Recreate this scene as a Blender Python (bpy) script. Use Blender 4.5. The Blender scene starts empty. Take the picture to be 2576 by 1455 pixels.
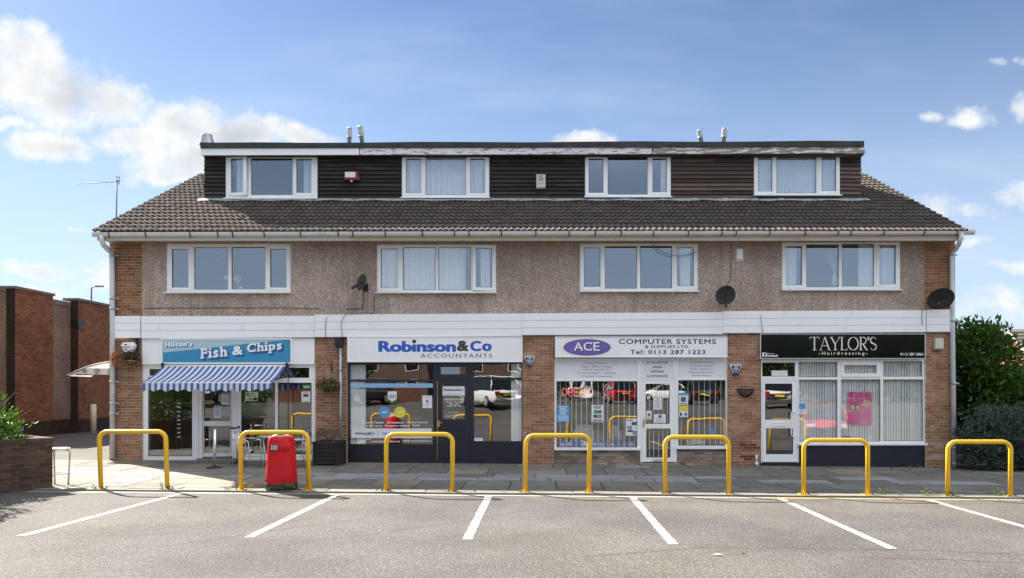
import bpy, math, random
from mathutils import Vector, Matrix
random.seed(7)
SC = bpy.context.scene
COL = SC.collection
F, CX, CY, D0, EYE = 1930.0, 1360.0, 985.0, 19.7, 1.868      # survey of the photograph: focal length, vanishing point, distance, eye height

# ------------------------------------------------------------------ camera, sky, sun, exposure
cam = bpy.data.cameras.new('camera')
camo = bpy.data.objects.new('camera', cam)
COL.objects.link(camo)
cam.sensor_width = 36.0
cam.sensor_fit = 'HORIZONTAL'
cam.lens = F / 2576 * 36
cam.shift_x = (1288 - CX) / 2576
cam.shift_y = (CY - 727.5) / 2576
cam.clip_end = 2000
camo.location = (0, -D0, EYE)
camo.rotation_euler = (math.pi / 2, 0, 0)
SC.camera = camo

SUNV = Vector((-1.05, 0.9, 1.14)).normalized()
SUN_EL = math.asin(SUNV.z)
SUN_AZ = math.atan2(SUNV.x, SUNV.y)
EXPOSURE = 1.95
SC.view_settings.view_transform = 'Standard'
SC.view_settings.look = 'None'
SC.view_settings.gamma = 1.0
SC.view_settings.use_curve_mapping = False
SC.view_settings.exposure = EXPOSURE
SC.cycles.max_bounces = 8
SC.cycles.transparent_max_bounces = 12
SC.cycles.diffuse_bounces = 4
SC.cycles.glossy_bounces = 4
SC.cycles.caustics_reflective = False
SC.cycles.caustics_refractive = False
SC.cycles.sample_clamp_indirect = 6
SC.cycles.use_denoising = True

world = bpy.data.worlds.new('World')
SC.world = world
world.use_nodes = True


class NT:
    """small helper round a node tree: m() is a math node, v() a vector math node"""
    def __init__(s, nt):
        s.nt = nt

    def n(s, typ, **kw):
        x = s.nt.nodes.new(typ)
        for k, v in kw.items():
            setattr(x, k, v)
        return x

    def put(s, sock, val):
        if hasattr(val, 'is_output'):
            s.nt.links.new(val, sock)
        elif val is not None:
            sock.default_value = val

    def m(s, op, a, b=None, c=None, clamp=False):
        x = s.n('ShaderNodeMath', operation=op, use_clamp=clamp)
        s.put(x.inputs[0], a); s.put(x.inputs[1], b); s.put(x.inputs[2], c)
        return x.outputs[0]

    def v(s, op, a, b=None, out=0):
        x = s.n('ShaderNodeVectorMath', operation=op)
        s.put(x.inputs[0], a); s.put(x.inputs[1], b)
        return x.outputs[out]

    def mix(s, fac, a, b, mode='MIX'):
        x = s.n('ShaderNodeMix', data_type='RGBA', blend_type=mode)
        s.put(x.inputs[0], fac); s.put(x.inputs[6], a); s.put(x.inputs[7], b)
        return x.outputs[2]

    def smooth(s, val, a, b, o0=0.0, o1=1.0):
        x = s.n('ShaderNodeMapRange', interpolation_type='SMOOTHSTEP')
        s.put(x.inputs[0], val)
        x.inputs[1].default_value = a; x.inputs[2].default_value = b
        x.inputs[3].default_value = o0; x.inputs[4].default_value = o1
        return x.outputs[0]

    def noise(s, vec, scale, detail=4, rough=0.55, out=0, dist=0.0):
        x = s.n('ShaderNodeTexNoise')
        s.put(x.inputs['Vector'], vec)
        x.inputs['Scale'].default_value = scale
        x.inputs['Detail'].default_value = detail
        x.inputs['Roughness'].default_value = rough
        x.inputs['Distortion'].default_value = dist
        return x.outputs[out]


def build_sky():
    g = NT(world.node_tree)
    bg = world.node_tree.nodes['Background']
    sky = g.n('ShaderNodeTexSky', sky_type='NISHITA', sun_disc=False)
    sky.sun_elevation = SUN_EL
    sky.sun_rotation = SUN_AZ
    sky.air_density = 1.0
    sky.dust_density = 0.35
    sky.ozone_density = 2.6
    d = g.n('ShaderNodeTexCoord').outputs['Generated']
    sep = g.n('ShaderNodeSeparateXYZ')
    g.put(sep.inputs[0], d)
    x, y, z = sep.outputs
    yc = g.m('MAXIMUM', y, 0.04)
    u = g.m('DIVIDE', x, yc)
    w = g.m('DIVIDE', z, yc)
    comb = g.n('ShaderNodeCombineXYZ')
    g.put(comb.inputs[0], u); g.put(comb.inputs[1], w)
    p = comb.outputs[0]
    warp = g.noise(p, 9.0, 5, 0.6, out=1)
    warp = g.v('SUBTRACT', warp, (0.5, 0.5, 0.5))
    pw = g.v('ADD', p, g.v('MULTIPLY', warp, (0.07, 0.06, 0.0)))
    # the cumulus seen behind the roof: centre and half size, in degrees-like slopes from the survey
    blobs = [(40, 195, 190, 95), (175, 235, 150, 85), (285, 255, 105, 62), (60, 120, 90, 60), (15, 315, 60, 18),
             (470, 310, 120, 66), (600, 345, 150, 52), (760, 350, 110, 28), (330, 345, 130, 42), (130, 366, 130, 36), (470, 400, 150, 62), (420, 440, 110, 26),
             (1470, 345, 76, 26, .1), (1640, 358, 52, 10, .3),
             (2435, 306, 66, 32, .22), (2345, 297, 44, 15, .45), (2560, 275, 50, 44, .42), (2500, 172, 40, 18, .75), (2565, 160, 40, 22, .6),
             (2350, 505, 80, 44, .38), (2440, 520, 120, 30, .5), (2550, 485, 100, 36, .6), (2470, 600, 90, 20, .6), (2560, 670, 80, 26, .5), (2500, 770, 170, 60, .45),
             (90, 680, 130, 24, .4), (255, 668, 56, 28, .3), (240, 708, 80, 22, .3), (205, 577, 60, 12, .6), (60, 735, 140, 26, .4)]
    best = None
    for bx, by, sx, sy, *thin in blobs:
        c = ((bx - CX) / F, (CY - by) / F, 0.0)
        dv = g.v('MULTIPLY', g.v('SUBTRACT', pw, c), (F / (sx * 1.10), F / (sy * 1.10), 0.0))
        val = g.m('SUBTRACT', 1.0 - (thin[0] if thin else 0.0), g.v('DOT_PRODUCT', dv, dv, out=1))
        best = val if best is None else g.m('MAXIMUM', best, val)
    best = g.m('MAXIMUM', best, -1.2)
    fl = g.noise(p, 13.0, 9, 0.60)
    fl2 = g.noise(p, 42.0, 6, 0.62)
    dens = g.m('ADD', best, g.m('MULTIPLY', g.m('SUBTRACT', fl, 0.5), 2.2))
    dens = g.m('ADD', dens, g.m('MULTIPLY', g.m('SUBTRACT', fl2, 0.5), 1.5))
    front = g.smooth(y, 0.04, 0.2)
    a1 = g.m('MULTIPLY', g.smooth(dens, -0.25, 1.15), front)
    # cloud over the unseen sky, made bright and broad to light the facade
    zc = g.m('ADD', g.m('MAXIMUM', z, 0.0), 0.22)
    c2 = g.n('ShaderNodeCombineXYZ')
    g.put(c2.inputs[0], g.m('DIVIDE', x, zc)); g.put(c2.inputs[1], g.m('DIVIDE', y, zc))
    n2 = g.noise(c2.outputs[0], 1.1, 8, 0.55)
    a2 = g.m('MULTIPLY', g.smooth(n2, 0.42, 0.58), g.m('SUBTRACT', 1.0, front))
    a2 = g.m('MULTIPLY', a2, g.smooth(z, 0.24, 0.46))
    # thin veil
    n3 = g.noise(g.v('MULTIPLY', c2.outputs[0], (0.6, 1.6, 1.0)), 1.5, 6, 0.6)
    veil = g.m('MULTIPLY', g.smooth(n3, 0.42, 0.8), 0.30)
    veil = g.m('MULTIPLY', veil, g.smooth(z, -0.02, 0.03))
    veil = g.m('MULTIPLY', veil, g.m('ADD', g.m('MULTIPLY', front, 0.7), 0.3))
    core = g.smooth(g.m('ADD', best, g.m('MULTIPLY', g.m('SUBTRACT', g.noise(g.v('ADD', p, (0.013, -0.02, 0.0)), 11.0, 5, 0.5), 0.5), 2.4)), 0.35, 1.7)
    ccol = g.mix(core, (5.4, 5.4, 5.3, 1), (3.1, 3.3, 3.6, 1))
    skyc = g.mix(1.0, sky.outputs[0], (0.56, 0.61, 0.68, 1), 'MULTIPLY')
    skyc = g.mix(g.smooth(z, -0.02, 0.50, 0.78, 0.0), skyc, (3.95, 4.85, 6.1, 1))
    skyc = g.mix(veil, skyc, (4.6, 5.1, 5.8, 1))
    skyc = g.mix(a1, skyc, ccol)
    skyc = g.mix(a2, skyc, (13.0, 13.2, 13.6, 1))
    g.put(bg.inputs[0], skyc)
    bg.inputs[1].default_value = 0.05


build_sky()
sun = bpy.data.lights.new('sun', 'SUN')
sun.energy = 4.6
sun.angle = math.radians(0.53)
sun.color = (1.0, 0.94, 0.85)
suno = bpy.data.objects.new('sun', sun)
suno.rotation_euler = (-SUNV).to_track_quat('-Z', 'Y').to_euler()
suno.location = SUNV * 60
COL.objects.link(suno)


# ------------------------------------------------------------------ survey helpers
def wx(px, Y=0.0): return (px - CX) * (D0 + Y) / F
def wz(py, Y=0.0): return EYE + (CY - py) * (D0 + Y) / F
def gz(x): return -0.0085 * max(-22.0, min(22.0, x))           # the ground falls gently to the right


def zone(x0, y0, w, s):
    k = (w / s) / 1.56522
    return (x0 / 1.56522, y0 / 1.56522, k)


# enlarged crops of the photograph that were measured
ZA = zone(0, 1050, 700, 1072)
Z2 = zone(500, 1250, 900, 1746)
Z3 = zone(1300, 1280, 800, 1663)
Z4 = zone(2040, 1260, 900, 1871)
Z5 = zone(2840, 1260, 900, 1871)
Z6 = zone(3600, 1100, 432, 698)
U1 = zone(300, 480, 1000, 1819)
U2 = zone(1250, 480, 1000, 1819)
U3 = zone(2150, 480, 1000, 1819)
U4 = zone(3000, 480, 1000, 1819)
PX = (0.0, 0.0, 1.0)


def X(zn, a, Y=0.0): return wx(zn[0] + a * zn[2], Y)
def Z(zn, b, Y=0.0): return wz(zn[1] + b * zn[2], Y)
def R(zn, a0, b0, a1, b1, Y=0.0): return (X(zn, a0, Y), X(zn, a1, Y), Z(zn, b1, Y), Z(zn, b0, Y))   # x0 x1 z0 z1


# ------------------------------------------------------------------ mesh builder
ORG = {}


class MB:
    def __init__(s):
        s.v, s.f, s.mi, s.sm = [], [], [], []

    def add(s, vs, fs, m=0, smooth=False, M=None):
        b = len(s.v)
        if M is not None:
            vs = [tuple(M @ Vector(q)) for q in vs]
        s.v.extend(vs)
        s.f.extend([tuple(i + b for i in q) for q in fs])
        s.mi.extend([m] * len(fs)); s.sm.extend([smooth] * len(fs))
        return s

    def box(s, x0, x1, y0, y1, z0, z1, m=0, M=None):
        vs = [(x0, y0, z0), (x1, y0, z0), (x1, y1, z0), (x0, y1, z0), (x0, y0, z1), (x1, y0, z1), (x1, y1, z1), (x0, y1, z1)]
        return s.add(vs, [(0, 3, 2, 1), (4, 5, 6, 7), (0, 1, 5, 4), (1, 2, 6, 5), (2, 3, 7, 6), (3, 0, 4, 7)], m, False, M)

    def quad(s, a, b, c, d, m=0):
        return s.add([a, b, c, d], [(0, 1, 2, 3)], m)

    def plate(s, rect, holes, y0, y1, m=0, M=None):
        """flat plate in the XZ plane from y0 (front) to y1 (back) with rectangular holes"""
        x0, x1, z0, z1 = rect
        hs = [(max(h[0], x0), min(h[1], x1), max(h[2], z0), min(h[3], z1)) for h in holes]
        hs = [h for h in hs if h[1] > h[0] and h[3] > h[2]]
        def uniq(l):
            l = sorted(l); o = [l[0]]
            for q in l[1:]:
                if q - o[-1] > 1e-5: o.append(q)
            return o
        xs = uniq([x0, x1] + [h[0] for h in hs] + [h[1] for h in hs])
        zs = uniq([z0, z1] + [h[2] for h in hs] + [h[3] for h in hs])
        nx, nz = len(xs) - 1, len(zs) - 1
        def fill(i, j):
            if i < 0 or j < 0 or i >= nx or j >= nz: return False
            cx, cz = (xs[i] + xs[i + 1]) / 2, (zs[j] + zs[j + 1]) / 2
            return not any(h[0] < cx < h[1] and h[2] < cz < h[3] for h in hs)
        vs, fs, idx = [], [], {}
        def V(i, k, j):
            key = (i, k, j)
            if key not in idx:
                idx[key] = len(vs); vs.append((xs[i], y1 if k else y0, zs[j]))
            return idx[key]
        for i in range(nx):
            for j in range(nz):
                if not fill(i, j): continue
                fs.append((V(i, 0, j), V(i + 1, 0, j), V(i + 1, 0, j + 1), V(i, 0, j + 1)))  # dark brick over the whole height of the pier's narrow side
                fs.append((V(i, 1, j), V(i, 1, j + 1), V(i + 1, 1, j + 1), V(i + 1, 1, j)))
                if not fill(i - 1, j): fs.append((V(i, 0, j), V(i, 0, j + 1), V(i, 1, j + 1), V(i, 1, j)))
                if not fill(i + 1, j): fs.append((V(i + 1, 0, j), V(i + 1, 1, j), V(i + 1, 1, j + 1), V(i + 1, 0, j + 1)))
                if not fill(i, j - 1): fs.append((V(i, 0, j), V(i, 1, j), V(i + 1, 1, j), V(i + 1, 0, j)))
                if not fill(i, j + 1): fs.append((V(i, 0, j + 1), V(i + 1, 0, j + 1), V(i + 1, 1, j + 1), V(i, 1, j + 1)))
        return s.add(vs, fs, m, False, M)

    def tube(s, pts, r, n=8, m=0, caps=True, closed=False):
        pts = [Vector(p) for p in pts]
        rs = r if isinstance(r, (list, tuple)) else [r] * len(pts)
        N = len(pts)
        vs, fs = [], []
        up = None
        for i, p in enumerate(pts):
            if closed:
                t = (pts[(i + 1) % N] - pts[i - 1])
            else:
                t = pts[min(i + 1, N - 1)] - pts[max(i - 1, 0)]
            t.normalize()
            if up is None:
                up = Vector((0, 0, 1)) if abs(t.z) < 0.9 else Vector((0, 1, 0))
            a = t.cross(up)
            if a.length < 1e-5:
                up = Vector((1, 0, 0)); a = t.cross(up)
            a.normalize()
            b = a.cross(t); b.normalize()
            up = b
            for k in range(n):
                q = p + (a * math.cos(2 * math.pi * k / n) + b * math.sin(2 * math.pi * k / n)) * rs[i]
                vs.append(tuple(q))
        M_ = N if closed else N - 1
        for i in range(M_):
            for k in range(n):
                i2 = (i + 1) % N
                fs.append((i * n + k, i * n + (k + 1) % n, i2 * n + (k + 1) % n, i2 * n + k))
        if caps and not closed:
            fs.append(tuple(range(n - 1, -1, -1)))
            fs.append(tuple((N - 1) * n + k for k in range(n)))
        return s.add(vs, fs, m, True)

    def lathe(s, prof, c=(0, 0, 0), n=20, m=0, M=None, sx=1.0, sy=1.0, smooth=True, power=2.0):
        """profile of (radius, height) turned about z; power > 2 makes the plan squarer"""
        vs, fs = [], []
        for r, z in prof:
            for k in range(n):
                a = 2 * math.pi * k / n
                ca, sa = math.cos(a), math.sin(a)
                q = (abs(ca) ** power + abs(sa) ** power) ** (-1 / power)
                vs.append((c[0] + r * q * ca * sx, c[1] + r * q * sa * sy, c[2] + z))
        for i in range(len(prof) - 1):
            for k in range(n):
                fs.append((i * n + k, i * n + (k + 1) % n, (i + 1) * n + (k + 1) % n, (i + 1) * n + k))
        fs.append(tuple(range(n - 1, -1, -1)))
        fs.append(tuple((len(prof) - 1) * n + k for k in range(n)))
        return s.add(vs, fs, m, smooth, M)

    def prism(s, poly, y0, y1, m=0, M=None):
        """polygon in XZ (anticlockwise seen from the front) extruded from y0 (front) to y1"""
        n = len(poly)
        vs = [(x, y0, z) for x, z in poly] + [(x, y1, z) for x, z in poly]
        fs = [tuple(range(n)), tuple(range(2 * n - 1, n - 1, -1))]
        for i in range(n):
            j = (i + 1) % n
            fs.append((i, i + n, j + n, j))
        return s.add(vs, fs, m, False, M)

    def ribbon(s, pts, w, y, m=0, y1=None):
        """thick polyline in the XZ plane"""
        for q_, (a, b) in enumerate(zip(pts[:-1], pts[1:])):
            y = y - (0.00004 if q_ % 2 else -0.00004) if q_ else y
            dx, dz = b[0] - a[0], b[1] - a[1]
            l = math.hypot(dx, dz) or 1
            nx, nz = -dz / l * w / 2, dx / l * w / 2
            ex, ez = dx / l * w * 0.2, dz / l * w * 0.2
            poly = [(a[0] - nx - ex, a[1] - nz - ez), (b[0] - nx + ex, b[1] - nz + ez), (b[0] + nx + ex, b[1] + nz + ez), (a[0] + nx - ex, a[1] + nz - ez)]
            s.add([(px_, y, pz_) for px_, pz_ in poly], [(0, 1, 2, 3)], m)
        return s

    def mesh(s, name, mats, org=(0, 0, 0)):
        me = bpy.data.meshes.new(name)
        ox, oy, oz = org
        me.from_pydata([(a - ox, b - oy, c - oz) for a, b, c in s.v], [], s.f)
        if not isinstance(mats, (list, tuple)): mats = [mats]
        for q in mats: me.materials.append(q)
        if len(mats) > 1: me.polygons.foreach_set('material_index', s.mi)
        me.polygons.foreach_set('use_smooth', s.sm)
        me.update()
        return me

    def part(s, name, mat, parent, label=None, kind=None):
        """child of a thing or of a part; mesh given in the thing's own frame of reference"""
        org = ORG.get(parent.name, (0, 0, 0))
        o = bpy.data.objects.new(name, s.mesh(name, mat, org))
        COL.objects.link(o)
        o.parent = parent
        ORG[o.name] = org
        if label: o['label'] = label
        if kind: o['kind'] = kind
        return o

    def solo(s, name, mat, label, cat, group=None, org=None):
        if org is None:
            n = len(s.v)
            org = (sum(q[0] for q in s.v) / n, sum(q[1] for q in s.v) / n, min(q[2] for q in s.v))
        o = bpy.data.objects.new(name, s.mesh(name, mat, org))
        o.location = org
        COL.objects.link(o)
        ORG[o.name] = org
        tag(o, label, cat, group)
        return o

    def setting(s, name, mat, kind='structure'):
        o = bpy.data.objects.new(name, s.mesh(name, mat))
        COL.objects.link(o)
        o['kind'] = kind
        ORG[o.name] = (0, 0, 0)
        return o


def tag(o, label, cat, group=None):
    o['label'] = label; o['category'] = cat
    if group: o['group'] = group


def thing(name, label, cat, loc, group=None, rotz=0.0, local=False):
    o = bpy.data.objects.new(name, None)
    o.empty_display_size = 0.2
    COL.objects.link(o)
    o.location = loc
    o.rotation_euler = (0, 0, rotz)
    ORG[o.name] = (0, 0, 0) if (rotz or local) else tuple(loc)   # rotated things take parts in their own frame
    tag(o, label, cat, group)
    return o


def piece(name, me, parent, loc, scale=None, rot=None):
    """an alike piece that shares its mesh"""
    o = bpy.data.objects.new(name, me)
    COL.objects.link(o)
    o.parent = parent
    g = ORG.get(parent.name, (0, 0, 0))
    o.location = (loc[0] - g[0], loc[1] - g[1], loc[2] - g[2])
    if scale: o.scale = scale
    if rot: o.rotation_euler = rot
    return o


def copy_tree(o, parent=None):
    c = o.copy()
    COL.objects.link(c)
    if parent is not None: c.parent = parent
    for ch in list(o.children): copy_tree(ch, c)
    return c


# ------------------------------------------------------------------ materials
def lin(r, g, b):
    f = lambda c: (c / 255 / 12.92) if c / 255 <= 0.04045 else ((c / 255 + 0.055) / 1.055) ** 2.4
    return (f(r), f(g), f(b), 1.0)


def pmat(name, col, rough=0.6, metal=0.0, var=0.12, scale=6.0, bump=0.0, bscale=60.0, col2=None, lo=0.4, hi=0.65, island=0.0, spec=0.5, stretch=None, coat=0.0, detail=5, grain=0.0, gscale=120.0, bdist=0.01):
    m = bpy.data.materials.new(name)
    m.use_nodes = True
    g = NT(m.node_tree)
    b = m.node_tree.nodes['Principled BSDF']
    tc = g.n('ShaderNodeTexCoord').outputs['Object']
    rnd = g.n('ShaderNodeObjectInfo').outputs['Random']
    if island:
        r2 = g.n('ShaderNodeNewGeometry').outputs['Random Per Island']
        rnd = g.m('FRACT', g.m('ADD', rnd, r2))
    off = g.n('ShaderNodeCombineXYZ')
    g.put(off.inputs[0], g.m('MULTIPLY', rnd, 37.0)); g.put(off.inputs[1], g.m('MULTIPLY', rnd, 17.0))
    vec = g.v('ADD', tc, off.outputs[0])
    if stretch: vec = g.v('MULTIPLY', vec, stretch)
    col = tuple(col[:3]) + (1.0,)
    n1 = g.noise(vec, scale, detail, 0.6)
    if col2 is not None:
        c = g.mix(g.smooth(n1, lo, hi), col, tuple(col2[:3]) + (1.0,))
    else:
        c = g.mix(g.smooth(n1, 0.25, 0.75), tuple(q * (1 - var) for q in col[:3]) + (1,), tuple(min(1, q * (1 + var)) for q in col[:3]) + (1,))
    if grain:
        n3 = g.noise(vec, gscale, 2, 0.7)
        gr = g.smooth(n3, 0.3, 0.7, 1 - grain, 1 + grain)
        c = g.mix(1.0, c, gr, 'MULTIPLY')
    if island:
        k = g.m('ADD', g.m('MULTIPLY', g.m('SUBTRACT', rnd, 0.5), 2 * island), 1.0)
        c = g.mix(1.0, c, k, 'MULTIPLY')
    g.put(b.inputs['Base Color'], c)
    b.inputs['Roughness'].default_value = rough
    b.inputs['Metallic'].default_value = metal
    b.inputs['Specular IOR Level'].default_value = spec
    if coat:
        b.inputs['Coat Weight'].default_value = coat
        b.inputs['Coat Roughness'].default_value = 0.05
    if bump:
        bn = g.n('ShaderNodeBump')
        bn.inputs['Strength'].default_value = bump
        bn.inputs['Distance'].default_value = bdist
        g.put(bn.inputs['Height'], g.noise(vec, bscale, 3, 0.6))
        g.put(b.inputs['Normal'], bn.outputs[0])
    return m


def brick_mat(name, cols, island=0.25):
    m = bpy.data.materials.new(name)
    m.use_nodes = True
    g = NT(m.node_tree)
    b = m.node_tree.nodes['Principled BSDF']
    tc = g.n('ShaderNodeTexCoord').outputs['Object']
    rnd = g.n('ShaderNodeObjectInfo').outputs['Random']
    r2 = g.n('ShaderNodeNewGeometry').outputs['Random Per Island']
    rnd = g.m('FRACT', g.m('ADD', rnd, r2))
    ramp = g.n('ShaderNodeValToRGB')
    el = ramp.color_ramp.elements
    for i, c in enumerate(cols):
        e = el[i] if i < 2 else el.new(1.0)
        e.position = i / (len(cols) - 1); e.color = tuple(c[:3]) + (1,)
    g.put(ramp.inputs[0], rnd)
    off = g.n('ShaderNodeCombineXYZ')
    g.put(off.inputs[0], g.m('MULTIPLY', rnd, 91.0))
    vec = g.v('ADD', tc, off.outputs[0])
    k = g.smooth(g.noise(vec, 14.0, 4, 0.7), 0.25, 0.75, 0.78, 1.2)
    c = g.mix(1.0, ramp.outputs[0], k, 'MULTIPLY')
    k2 = g.smooth(g.noise(g.n('ShaderNodeNewGeometry').outputs['Position'], 0.9, 5, 0.6), 0.3, 0.7, 0.78, 1.12)
    c = g.mix(1.0, c, k2, 'MULTIPLY')
    g.put(b.inputs['Base Color'], c)
    b.inputs['Roughness'].default_value = 0.9
    b.inputs['Specular IOR Level'].default_value = 0.2
    bn = g.n('ShaderNodeBump')
    bn.inputs['Strength'].default_value = 0.4; bn.inputs['Distance'].default_value = 0.006
    g.put(bn.inputs['Height'], g.noise(vec, 90.0, 3, 0.7))
    g.put(b.inputs['Normal'], bn.outputs[0])
    return m


def glass_mat(name, refl=0.12, tint=(0.92, 0.95, 0.94), wob=0.004, wscale=1.6):
    m = bpy.data.materials.new(name)
    m.use_nodes = True
    nt = m.node_tree
    g = NT(nt)
    for q in list(nt.nodes):
        if q.type != 'OUTPUT_MATERIAL': nt.nodes.remove(q)
    out = [q for q in nt.nodes if q.type == 'OUTPUT_MATERIAL'][0]
    tr = g.n('ShaderNodeBsdfTransparent'); tr.inputs[0].default_value = tuple(tint) + (1,)
    gl = g.n('ShaderNodeBsdfGlossy'); gl.inputs['Roughness'].default_value = 0.0
    gl.inputs['Color'].default_value = (0.97, 0.98, 1.0, 1)
    geo = g.n('ShaderNodeNewGeometry')
    cosv = g.m('ABSOLUTE', g.v('DOT_PRODUCT', geo.outputs['Normal'], geo.outputs['Incoming'], out=1))
    sch = g.m('POWER', g.m('SUBTRACT', 1.0, cosv, clamp=True), 5.0)
    r0 = refl + 0.05
    fac = g.m('ADD', g.m('MULTIPLY', sch, 1.0 - r0), r0, clamp=True)
    bn = g.n('ShaderNodeBump'); bn.inputs['Strength'].default_value = 1.0; bn.inputs['Distance'].default_value = wob
    tc = g.n('ShaderNodeTexCoord').outputs['Object']
    rnd = g.n('ShaderNodeObjectInfo').outputs['Random']
    off = g.n('ShaderNodeCombineXYZ'); g.put(off.inputs[0], g.m('MULTIPLY', rnd, 50.0))
    g.put(bn.inputs['Height'], g.noise(g.v('ADD', tc, off.outputs[0]), wscale, 2, 0.5))
    g.put(gl.inputs['Normal'], bn.outputs[0])
    mx = g.n('ShaderNodeMixShader')
    g.put(mx.inputs[0], fac)
    nt.links.new(tr.outputs[0], mx.inputs[1]); nt.links.new(gl.outputs[0], mx.inputs[2])
    nt.links.new(mx.outputs[0], out.inputs[0])
    return m


def emit_mat(name, col, k):
    m = bpy.data.materials.new(name)
    m.use_nodes = True
    b = m.node_tree.nodes['Principled BSDF']
    b.inputs['Base Color'].default_value = tuple(col) + (1,)
    b.inputs['Emission Color'].default_value = tuple(col) + (1,)
    b.inputs['Emission Strength'].default_value = k
    return m


def cloth_mat(name, col, trans=0.5):
    m = bpy.data.materials.new(name)
    m.use_nodes = True
    nt = m.node_tree
    g = NT(nt)
    for q in list(nt.nodes):
        if q.type != 'OUTPUT_MATERIAL': nt.nodes.remove(q)
    out = [q for q in nt.nodes if q.type == 'OUTPUT_MATERIAL'][0]
    a = g.n('ShaderNodeBsdfDiffuse'); b = g.n('ShaderNodeBsdfTranslucent')
    n = g.noise(g.n('ShaderNodeTexCoord').outputs['Object'], 5.0, 4)
    c = g.mix(g.smooth(n, 0.3, 0.7), tuple(q * 0.92 for q in col) + (1,), tuple(col) + (1,))
    g.put(a.inputs[0], c); g.put(b.inputs[0], c)
    mx = g.n('ShaderNodeMixShader'); mx.inputs[0].default_value = trans
    nt.links.new(a.outputs[0], mx.inputs[1]); nt.links.new(b.outputs[0], mx.inputs[2])
    nt.links.new(mx.outputs[0], out.inputs[0])
    return m


def leaf_mat(name, c1, c2, trans=0.35, rough=0.45):
    m = bpy.data.materials.new(name)
    m.use_nodes = True
    nt = m.node_tree
    g = NT(nt)
    b = nt.nodes['Principled BSDF']
    out = [q for q in nt.nodes if q.type == 'OUTPUT_MATERIAL'][0]
    r = g.n('ShaderNodeNewGeometry').outputs['Random Per Island']
    c = g.mix(r, tuple(c1) + (1,), tuple(c2) + (1,))
    g.put(b.inputs['Base Color'], c)
    b.inputs['Roughness'].default_value = rough
    t = g.n('ShaderNodeBsdfTranslucent')
    g.put(t.inputs[0], g.mix(1.0, c, (1.5, 1.7, 0.6, 1), 'MULTIPLY'))
    mx = g.n('ShaderNodeMixShader'); mx.inputs[0].default_value = trans
    nt.links.new(b.outputs[0], mx.inputs[1]); nt.links.new(t.outputs[0], mx.inputs[2])
    nt.links.new(mx.outputs[0], out.inputs[0])
    return m


M = {}
M['brick'] = brick_mat('brown brick', [(0.24, 0.117, 0.066), (0.31, 0.168, 0.097), (0.38, 0.225, 0.138), (0.27, 0.138, 0.078), (0.42, 0.265, 0.17)])
M['brick_up'] = brick_mat('weathered upper brick', [(0.22, 0.105, 0.05), (0.29, 0.148, 0.07), (0.33, 0.178, 0.085), (0.17, 0.08, 0.04)])
M['brick_riser'] = brick_mat('mottled buff brick', [(0.13, 0.10, 0.08), (0.27, 0.21, 0.165), (0.36, 0.285, 0.22), (0.2, 0.15, 0.115), (0.42, 0.34, 0.26)])
M['brick_nb'] = brick_mat('red brown neighbour brick', [(0.15, 0.068, 0.038), (0.19, 0.09, 0.052), (0.22, 0.108, 0.064), (0.12, 0.054, 0.033)])
M['brick_dark'] = brick_mat('dark plinth and pier side brick', [(0.03, 0.02, 0.018), (0.05, 0.033, 0.028), (0.04, 0.025, 0.02)])
M['brick_plant'] = brick_mat('old planter brick', [(0.055, 0.033, 0.022), (0.085, 0.052, 0.035), (0.11, 0.07, 0.05), (0.07, 0.043, 0.03)])  # darkened brick; the bush's shade on the wall is put into the colour
M['brick_red'] = pmat('red painted brick', (0.16, 0.02, 0.02), 0.85)
M['brick_pale'] = pmat('pale replacement brick', (0.42, 0.31, 0.26), 0.9)
M['mortar'] = pmat('mortar', (0.55, 0.44, 0.34), 0.95, var=0.25, bump=0.3)
M['mortar_dark'] = pmat('dark mortar', (0.09, 0.07, 0.055), 0.95, var=0.25)
M['mortar_plant'] = pmat('worn planter mortar', (0.15, 0.12, 0.09), 0.95, var=0.3)
M['mortar_riser'] = pmat('grey brown mortar', (0.20, 0.16, 0.13), 0.95, var=0.25)
M['white'] = pmat('white plastic', (0.85, 0.85, 0.84), 0.32, var=0.03, scale=2)
M['white_board'] = pmat('white cladding board', (0.86, 0.868, 0.88), 0.38, scale=2.2, stretch=(2.2, 1, 0.5), col2=(0.70, 0.70, 0.69), lo=0.56, hi=0.85)
M['cream'] = pmat('cream painted wood', (0.55, 0.47, 0.36), 0.7, var=0.2, scale=3, stretch=(0.3, 1, 2), col2=(0.36, 0.29, 0.21), lo=0.55, hi=0.8)
M['soffit'] = pmat('soffit board', (0.30, 0.27, 0.23), 0.85, var=0.2)
M['navy'] = pmat('dark navy gloss paint', (0.013, 0.014, 0.024), 0.4, var=0.25, scale=8)
M['navy_flake'] = pmat('flaking dark navy paint', (0.013, 0.014, 0.024), 0.4, scale=7, col2=(0.3, 0.29, 0.27), lo=0.70, hi=0.72)
M['gasket'] = pmat('black rubber gasket', (0.012, 0.012, 0.013), 0.6)
M['black'] = pmat('black gloss panel', (0.006, 0.006, 0.007), 0.08, var=0.1, spec=0.6)
M['black_metal'] = pmat('black painted metal', (0.015, 0.015, 0.017), 0.45)
M['steel'] = pmat('brushed steel', (0.72, 0.70, 0.66), 0.32, 0.65, var=0.08)
M['brass'] = pmat('brass', (0.62, 0.42, 0.14), 0.3, 1.0)
M['grey_metal'] = pmat('galvanised metal', (0.42, 0.45, 0.46), 0.5, 0.6, var=0.2)
M['gutter'] = pmat('weathered white gutter', (0.62, 0.62, 0.60), 0.5, var=0.1, scale=3, col2=(0.42, 0.40, 0.36), lo=0.55, hi=0.85)
M['pipe'] = pmat('grey white rainwater pipe', (0.60, 0.62, 0.64), 0.45, var=0.12, scale=2)
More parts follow.
